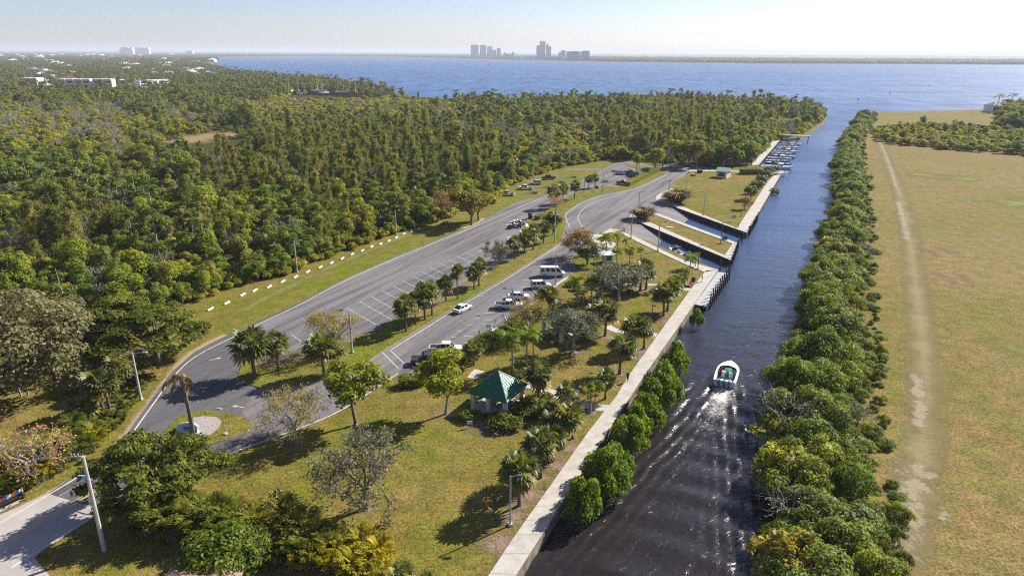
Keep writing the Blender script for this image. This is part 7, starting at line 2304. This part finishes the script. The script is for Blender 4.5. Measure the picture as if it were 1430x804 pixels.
# ================================================================== PEOPLE
M['cloth_dark'] = flat_mat('dark clothing', (0.03, 0.035, 0.05), .9, .1)
M['cloth_blue'] = flat_mat('blue clothing', (0.06, 0.12, 0.25), .9, .1)
M['cloth_red'] = flat_mat('red clothing', (0.42, 0.04, 0.035), .9, .1)
M['cloth_white'] = flat_mat('white clothing', (0.68, 0.68, 0.66), .9, .1)
M['cloth_grey'] = flat_mat('grey clothing', (0.2, 0.21, 0.22), .9, .1)
def person(label, loc, rz, pose, shirt, trousers, group=None):
    """one skinned body: hips, spine, neck, head, arms and legs; clothing colours follow the body's own regions"""
    V, E, Rr = [], [], []
    def v(p, r): V.append(p); Rr.append(r); return len(V) - 1
    def chain(i, pts):
        for p, r in pts:
            j = v(p, r); E.append((i, j)); i = j
        return i
    sit = pose == 'sit'
    hz_ = .5 if sit else .93
    hip = v((0, 0, hz_), .135)
    chest = chain(hip, [((.02, 0, hz_ + .2), .125), ((.02, 0, hz_ + .42), .15)])
    chain(chest, [((.02, 0, hz_ + .56), .06), ((.04, 0, hz_ + .66), .09), ((.045, 0, hz_ + .76), .095)])
    for sg in (-1, 1):
        sw = .22 * sg if pose == 'walk' else 0
        if sit:
            chain(hip, [((.06, sg * .1, hz_), .1), ((.45, sg * .11, hz_), .075), ((.47, sg * .11, .08), .05), ((.62, sg * .11, .04), .04)])
        else:
            chain(hip, [((0, sg * .1, hz_ - .06), .1), ((sw * .5 + .03, sg * .1, .5), .075), ((sw * .9 - .02, sg * .1, .1), .05), ((sw * .9 + .14, sg * .1, .04), .04)])
        aw = -sw
        hnd = ((.32, sg * .2, hz_ + .12) if sit else (.04 + aw * 1.1, sg * .27, hz_ - .04))
        chain(chest, [((.02, sg * .19, hz_ + .43), .062), ((.0 + aw * .4, sg * .25, hz_ + .18), .048), (hnd, .035), ((hnd[0] + .03, hnd[1], hnd[2] - .09), .028)])
    me = bpy.data.meshes.new('person_cage'); me.from_pydata(V, E, [])
    tmp = bpy.data.objects.new('person_cage', me); COL.objects.link(tmp)
    sk = tmp.modifiers.new('skin', 'SKIN'); sk.use_smooth_shade = True
    for d, r in zip(me.skin_vertices[0].data, Rr): d.radius = (r, r)
    me.skin_vertices[0].data[0].use_root = True
    ss = tmp.modifiers.new('sub', 'SUBSURF'); ss.levels = ss.render_levels = 1
    bpy.context.view_layer.update()
    dg = bpy.context.evaluated_depsgraph_get()
    me2 = bpy.data.meshes.new_from_object(tmp.evaluated_get(dg))
    bpy.data.objects.remove(tmp)
    for m_ in (M['skin'], M[shirt], M[trousers], M['hair'], M['dark_plastic']): me2.materials.append(m_)
    for p in me2.polygons:
        x, y, z = p.center
        if z > hz_ + .74 or (z > hz_ + .62 and x < -.01): k = 3
        elif z > hz_ + .5: k = 0
        elif z > hz_ - .02 and (abs(y) < .235 or z > hz_ + .2): k = 1
        elif abs(y) > .19 and z > hz_ - .2 and not sit: k = 0
        elif z < .09: k = 4
        else: k = 2
        p.material_index = k
    o = link(bpy.data.objects.new('person', me2)); o.location = loc; o.rotation_euler = (0, 0, rz)
    return tag(o, label, 'person', group)
def at(px, py, z=.13): return (*G2(px, py), z)
person('person in dark clothes walking on the canal walk past the palms', at(876.3, 533), 1.1, 'walk', 'cloth_dark', 'cloth_dark')
person('person in black standing at the edge of the canal walk above the dock', at(980, 394), -.4, 'stand', 'cloth_dark', 'cloth_grey')
person('person in dark top walking at the head of the lower ramp', at(869.8, 325.2), -.6, 'walk', 'cloth_dark', 'cloth_grey')
person('person in blue top right beside the dark clothed walker at the ramp', at(871.8, 325.8), -.6, 'walk', 'cloth_blue', 'cloth_grey')
person('person in red shirt standing on the dark boat in the lower basin', (c.x - .9, c.y + .35, WZ + .26), wb_rz, 'stand', 'cloth_red', 'cloth_dark')
person('person in white shirt standing on the dark boat in the lower basin', (c.x + .4, c.y - .3, WZ + .26), wb_rz + 2, 'stand', 'cloth_white', 'cloth_dark')
person('person in dark shirt at the helm of the white motor cruiser', on_boat(.15, .95, .26), brz, 'stand', 'cloth_dark', 'cloth_grey')
person('person in reddish shirt standing left in the white motor cruiser', on_boat(-.6, 1.05, .26), brz - .6, 'stand', 'cloth_red', 'cloth_dark')
# bench with a sitting person
def bench(label, px, py, rz, mat):
    t = thing('park_bench', label, 'bench', at(px, py, .04), rz)
    mb = MB(); mb.box((0, 0, .45), (.5, 1.8, .07)); mb.build('seat', M[mat], t)
    mb = MB(); mb.box((-.26, 0, .75), (.06, 1.8, .45)); mb.build('backrest', M[mat], t)
    for sy in (-.75, .75):
        mb = MB(); mb.box((0, sy, .22), (.5, .08, .44)); mb.build('leg', M['steel_dark'], t)
M['bench_red'] = flat_mat('reddish bench boards', (0.45, 0.19, 0.12), .7, .2)
bench('reddish bench under the feather palm beside the canal walk', 962.5, 399.5, -.4, 'bench_red')
q = at(962.5, 399.5, 0.04)
person('person in dark clothes sitting on the reddish bench', (q[0] + .02, q[1] - .02, .06), -.4, 'sit', 'cloth_dark', 'cloth_grey')

# ================================================================== SMALL THINGS
ws_line = [(294, 432), (317, 423.5), (339, 412), (356, 406), (376, 401), (395, 393.5), (413, 387), (430, 380), (447.5, 373.5), (463, 367.5), (478, 361.5), (492, 355.5), (506, 350.5), (519, 345), (531.5, 341), (543, 336.5), (553.5, 332), (564, 327), (575, 324), (585, 320)]
for i, (px, py) in enumerate(ws_line):
    x, y = G2(px, py)
    dx, dy = Vector(G2(575, 324)) - Vector(G2(294, 432))
    a = math.atan2(dy, dx) + .28
    mb = MB(); mb.loft([[(-.9, -.11, 0), (-.9, .11, 0), (-.9, .07, .17), (-.9, -.07, .17)], [(.9, -.11, 0), (.9, .11, 0), (.9, .07, .17), (.9, -.07, .17)]])
    o = mb.build('parking_block', M['white_paint']); o.location = (x, y, .01); o.rotation_euler = (0, 0, a); o.scale = (1.0, 1.7, 1.6)
    tag(o, ORD[i] + ' white parking block of the row on the roadside grass, counting from the near end', 'parking block', 'white parking blocks on the grass')
for i, (px, py) in enumerate(((677, 466.5), (688, 460.5), (706.5, 446), (728, 422), (745, 406))):
    mb = MB(); mb.loft([[(-.9, -.09, 0), (-.9, .09, 0), (-.9, .06, .14), (-.9, -.06, .14)], [(.9, -.09, 0), (.9, .09, 0), (.9, .06, .14), (.9, -.06, .14)]])
    o = mb.build('wheel_stop', M['white_paint']); o.location = (*G2(px, py), .022); o.rotation_euler = (0, 0, 1.75)
    tag(o, ORD[i] + ' wheel stop in the parking row, counting from the near end', 'wheel stop', 'wheel stops of the near parking row')
def sign(label, px, py, h, bw, bh, mat, rz=0.0, posts=1, name='sign_board', group=None, z=0.0):
    t = thing(name, label, 'sign', (*G2(px, py), z), rz, group)
    for k in range(posts):
        x = 0 if posts == 1 else (k - .5) * bw * .8
        mb = MB(); mb.tube((x, .06, 0), (x, .06, h), .04, n=6); mb.build('post', M['steel'], t)
    mb = MB(); mb.box((0, 0, h - bh / 2), (bw, .05, bh)); mb.build('panel', M[mat], t)
    return t
for i, (px, py) in enumerate(((669, 476), (680.3, 467), (683.5, 467), (691.5, 459), (702, 452))):
    sign(ORD[i] + ' white handicap parking sign at the near parking row, counting from the near end', px, py, 2.1, .38, .75, 'white_paint', .3, 1, 'parking_sign', 'parking signs of the near row')
sign('blue information sign standing on the pier lawn', 1011.5, 339, 1.9, 1.5, 1.1, 'sign_blue', 0, 2)
sign('grey information sign on the boat lawn near the corner', 1024.5, 309.5, 2.1, 1.3, 1.0, 'steel', 0, 2)
sign('small pale plaque on a stand in front of the pavilion', 656, 597, 1.1, .8, .5, 'wall_cream', .2, 2)
sign('small pale plaque in the bed below the silvery tree', 771, 483, 1.0, .6, .45, 'wall_cream', .2, 1)
# entrance sign lying back on the planted island
x, y = G2(262, 606)
t = thing('entrance_sign', 'curved pale blue entrance sign with dark fish emblem on the sign island', 'sign', (x, y, .13), -.05)
t.rotation_euler = (0, 0, -.1)
mb = MB()
prof = [(-1.5, 0), (1.5, 0), (1.5, .9), (1.0, 1.25), (.3, 1.42), (-.4, 1.36), (-1.1, 1.1), (-1.5, .8)]
mb.add([(a_, -.1 + .35 * z_, z_ * .9 + .2) for a_, z_ in prof] + [(a_, .15 + .35 * z_, z_ * .9 + .2) for a_, z_ in prof], [tuple(range(8)), tuple(range(15, 7, -1))] + [(i, (i + 1) % 8, 8 + (i + 1) % 8, 8 + i) for i in range(8)])
mb.build('panel', M['sign_pale'], t)
mb = MB()
fish = [(-.7, .62), (-.3, .85), (.25, .82), (.55, .66), (.85, .92), (.8, .62), (.85, .36), (.5, .56), (.2, .42), (-.3, .4)]
mb.add([(a_, -.115 + .35 * z_, z_ * .9 + .206) for a_, z_ in fish], [tuple(range(10))])
for k in range(3):
    zz = .26 - .07 * k; mb.add([(u, -.115 + .35 * (zz + w_), (zz + w_) * .9 + .206) for u, w_ in ((-.9 + .2 * k, 0), (.9 - .2 * k, 0), (.9 - .2 * k, .035), (-.9 + .2 * k, .035))], [(0, 1, 2, 3)])
mb.build('emblem', M['sign_blue'], t)
mb = MB(); mb.box((0, .15, .1), (3.2, .8, .3)); mb.build('plinth', M['pole_concrete'], t)
for i, q in enumerate(along([(244, 604), (252, 600), (262, 598), (270, 600)], 1.0)):
    plant_at('darkshrub', q.x, q.y, .42, 'low dark shrub behind the entrance sign', 'shrubs behind the entrance sign', .13)
# painted bench at the left edge
x, y = G2(13, 704)
t = thing('bus_bench', 'long low bench with red white and blue painted backrest at the left edge', 'bench', (x, y, .02), 0)
d_ = Vector(G2(26, 698)) - Vector(G2(-4, 712)); t.rotation_euler = (0, 0, math.atan2(d_.y, d_.x))
M['paint_red'] = flat_mat('red painted board', (0.5, 0.1, 0.08), .6, .3); M['paint_blue'] = flat_mat('blue painted board', (0.08, 0.13, 0.35), .6, .3)
mb = MB(); mb.box((0, 0, .45), (3.4, .5, .08)); mb.build('seat', M['dark_plastic'], t)
mb = MB()
for k in range(8): mb.box((-1.5 + k * .43, .25, .85), (.42, .06, .5), 0, [0, 1, 2][k % 3])
mb.build('backrest', [M['paint_blue'], M['cloth_white'], M['paint_red']], t)
for sx in (-1.5, 1.5):
    mb = MB(); mb.box((sx, .05, .42), (.12, .5, .84)); mb.build('leg', M['steel_dark'], t)
sheet('bench_pad', [(-20, 725), (-20, 712), (20, 696), (32, 695), (26, 702)], .016, M['road_concrete'])
# bins and boxes
def bin_(label, px, py, h=1.1, w=.7, mat='dark_plastic', name='litter_bin', cat='litter bin'):
    t = thing(name, label, cat, (*G2(px, py), .02), .3)
    mb = MB(); mb.box((0, 0, h / 2), (w, w, h), 0, 0, 1.08); mb.build('body', M[mat], t)
    mb = MB(); mb.box((0, 0, h + .06), (w * 1.2, w * 1.2, .1), 0, 0, .8); mb.build('lid', M['steel_dark'], t)
bin_('dark bin on the grass point right of the motorcycles', 750, 307, 1.2, 1.1)
bin_('tall black box at the kerb above the motorcycles', 740, 305.5, 1.9, .9, name='ticket_machine', cat='machine')
bin_('green grey bin beside the lot near the palm pair', 833.5, 263.5, 1.0, .8)
bin_('dark bin on the boat lawn near the small building', 977, 241.5, 1.3, 1.6)
bin_('pale bin on the lawn beside the silvery tree', 780, 424, 1.0, .7, 'pole_concrete')
bin_('bin on the sidewalk corner beside the red bench', 968, 393, 1.0, .6)
for px, py, lb in ((735, 312, 'short dark post beside the motorcycles'), (760.5, 299, 'short dark post on the point of the median'), (1031, 318, 'short dark bollard near the boat lawn corner')):
    t = thing('bollard', lb, 'post', (*G2(px, py), 0), 0, 'short dark posts'); mb = MB(); mb.tube((0, 0, 0), (0, 0, 1.6), .1, n=8); mb.build('post', M['steel_dark'], t); mb = MB(); mb.tube((0, 0, 1.6), (0, 0, 1.7), .12, .03, n=8); mb.build('cap', M['steel_dark'], t)
def picnic(label, px, py):
    t = thing('picnic_table', label, 'picnic table', (*G2(px, py), .02), .5, 'picnic tables')
    mb = MB(); mb.box((0, 0, .76), (1.9, .8, .07)); mb.build('tabletop', M['table'], t)
    for s_ in (-.75, .75):
        mb = MB(); mb.box((0, s_, .46), (1.9, .3, .06)); mb.build('seat', M['table'], t)
    for s_ in (-.6, .6):
        mb = MB(); mb.box((s_, 0, .38), (.1, 1.5, .72)); mb.build('leg', M['steel_dark'], t)
picnic('picnic table on the boat lawn beside the road', 968, 245.5)
picnic('picnic table in the shade below the bare trees at the wood edge', 622, 313)
mb = MB(); mb.box((0, 0, .06), (2.2, 1.3, .1)); o = mb.build('utility_cover', M['concrete']); o.location = (*G2(935.5, 317.5), 0); tag(o, 'pale concrete cover set in the pier lawn', 'cover')
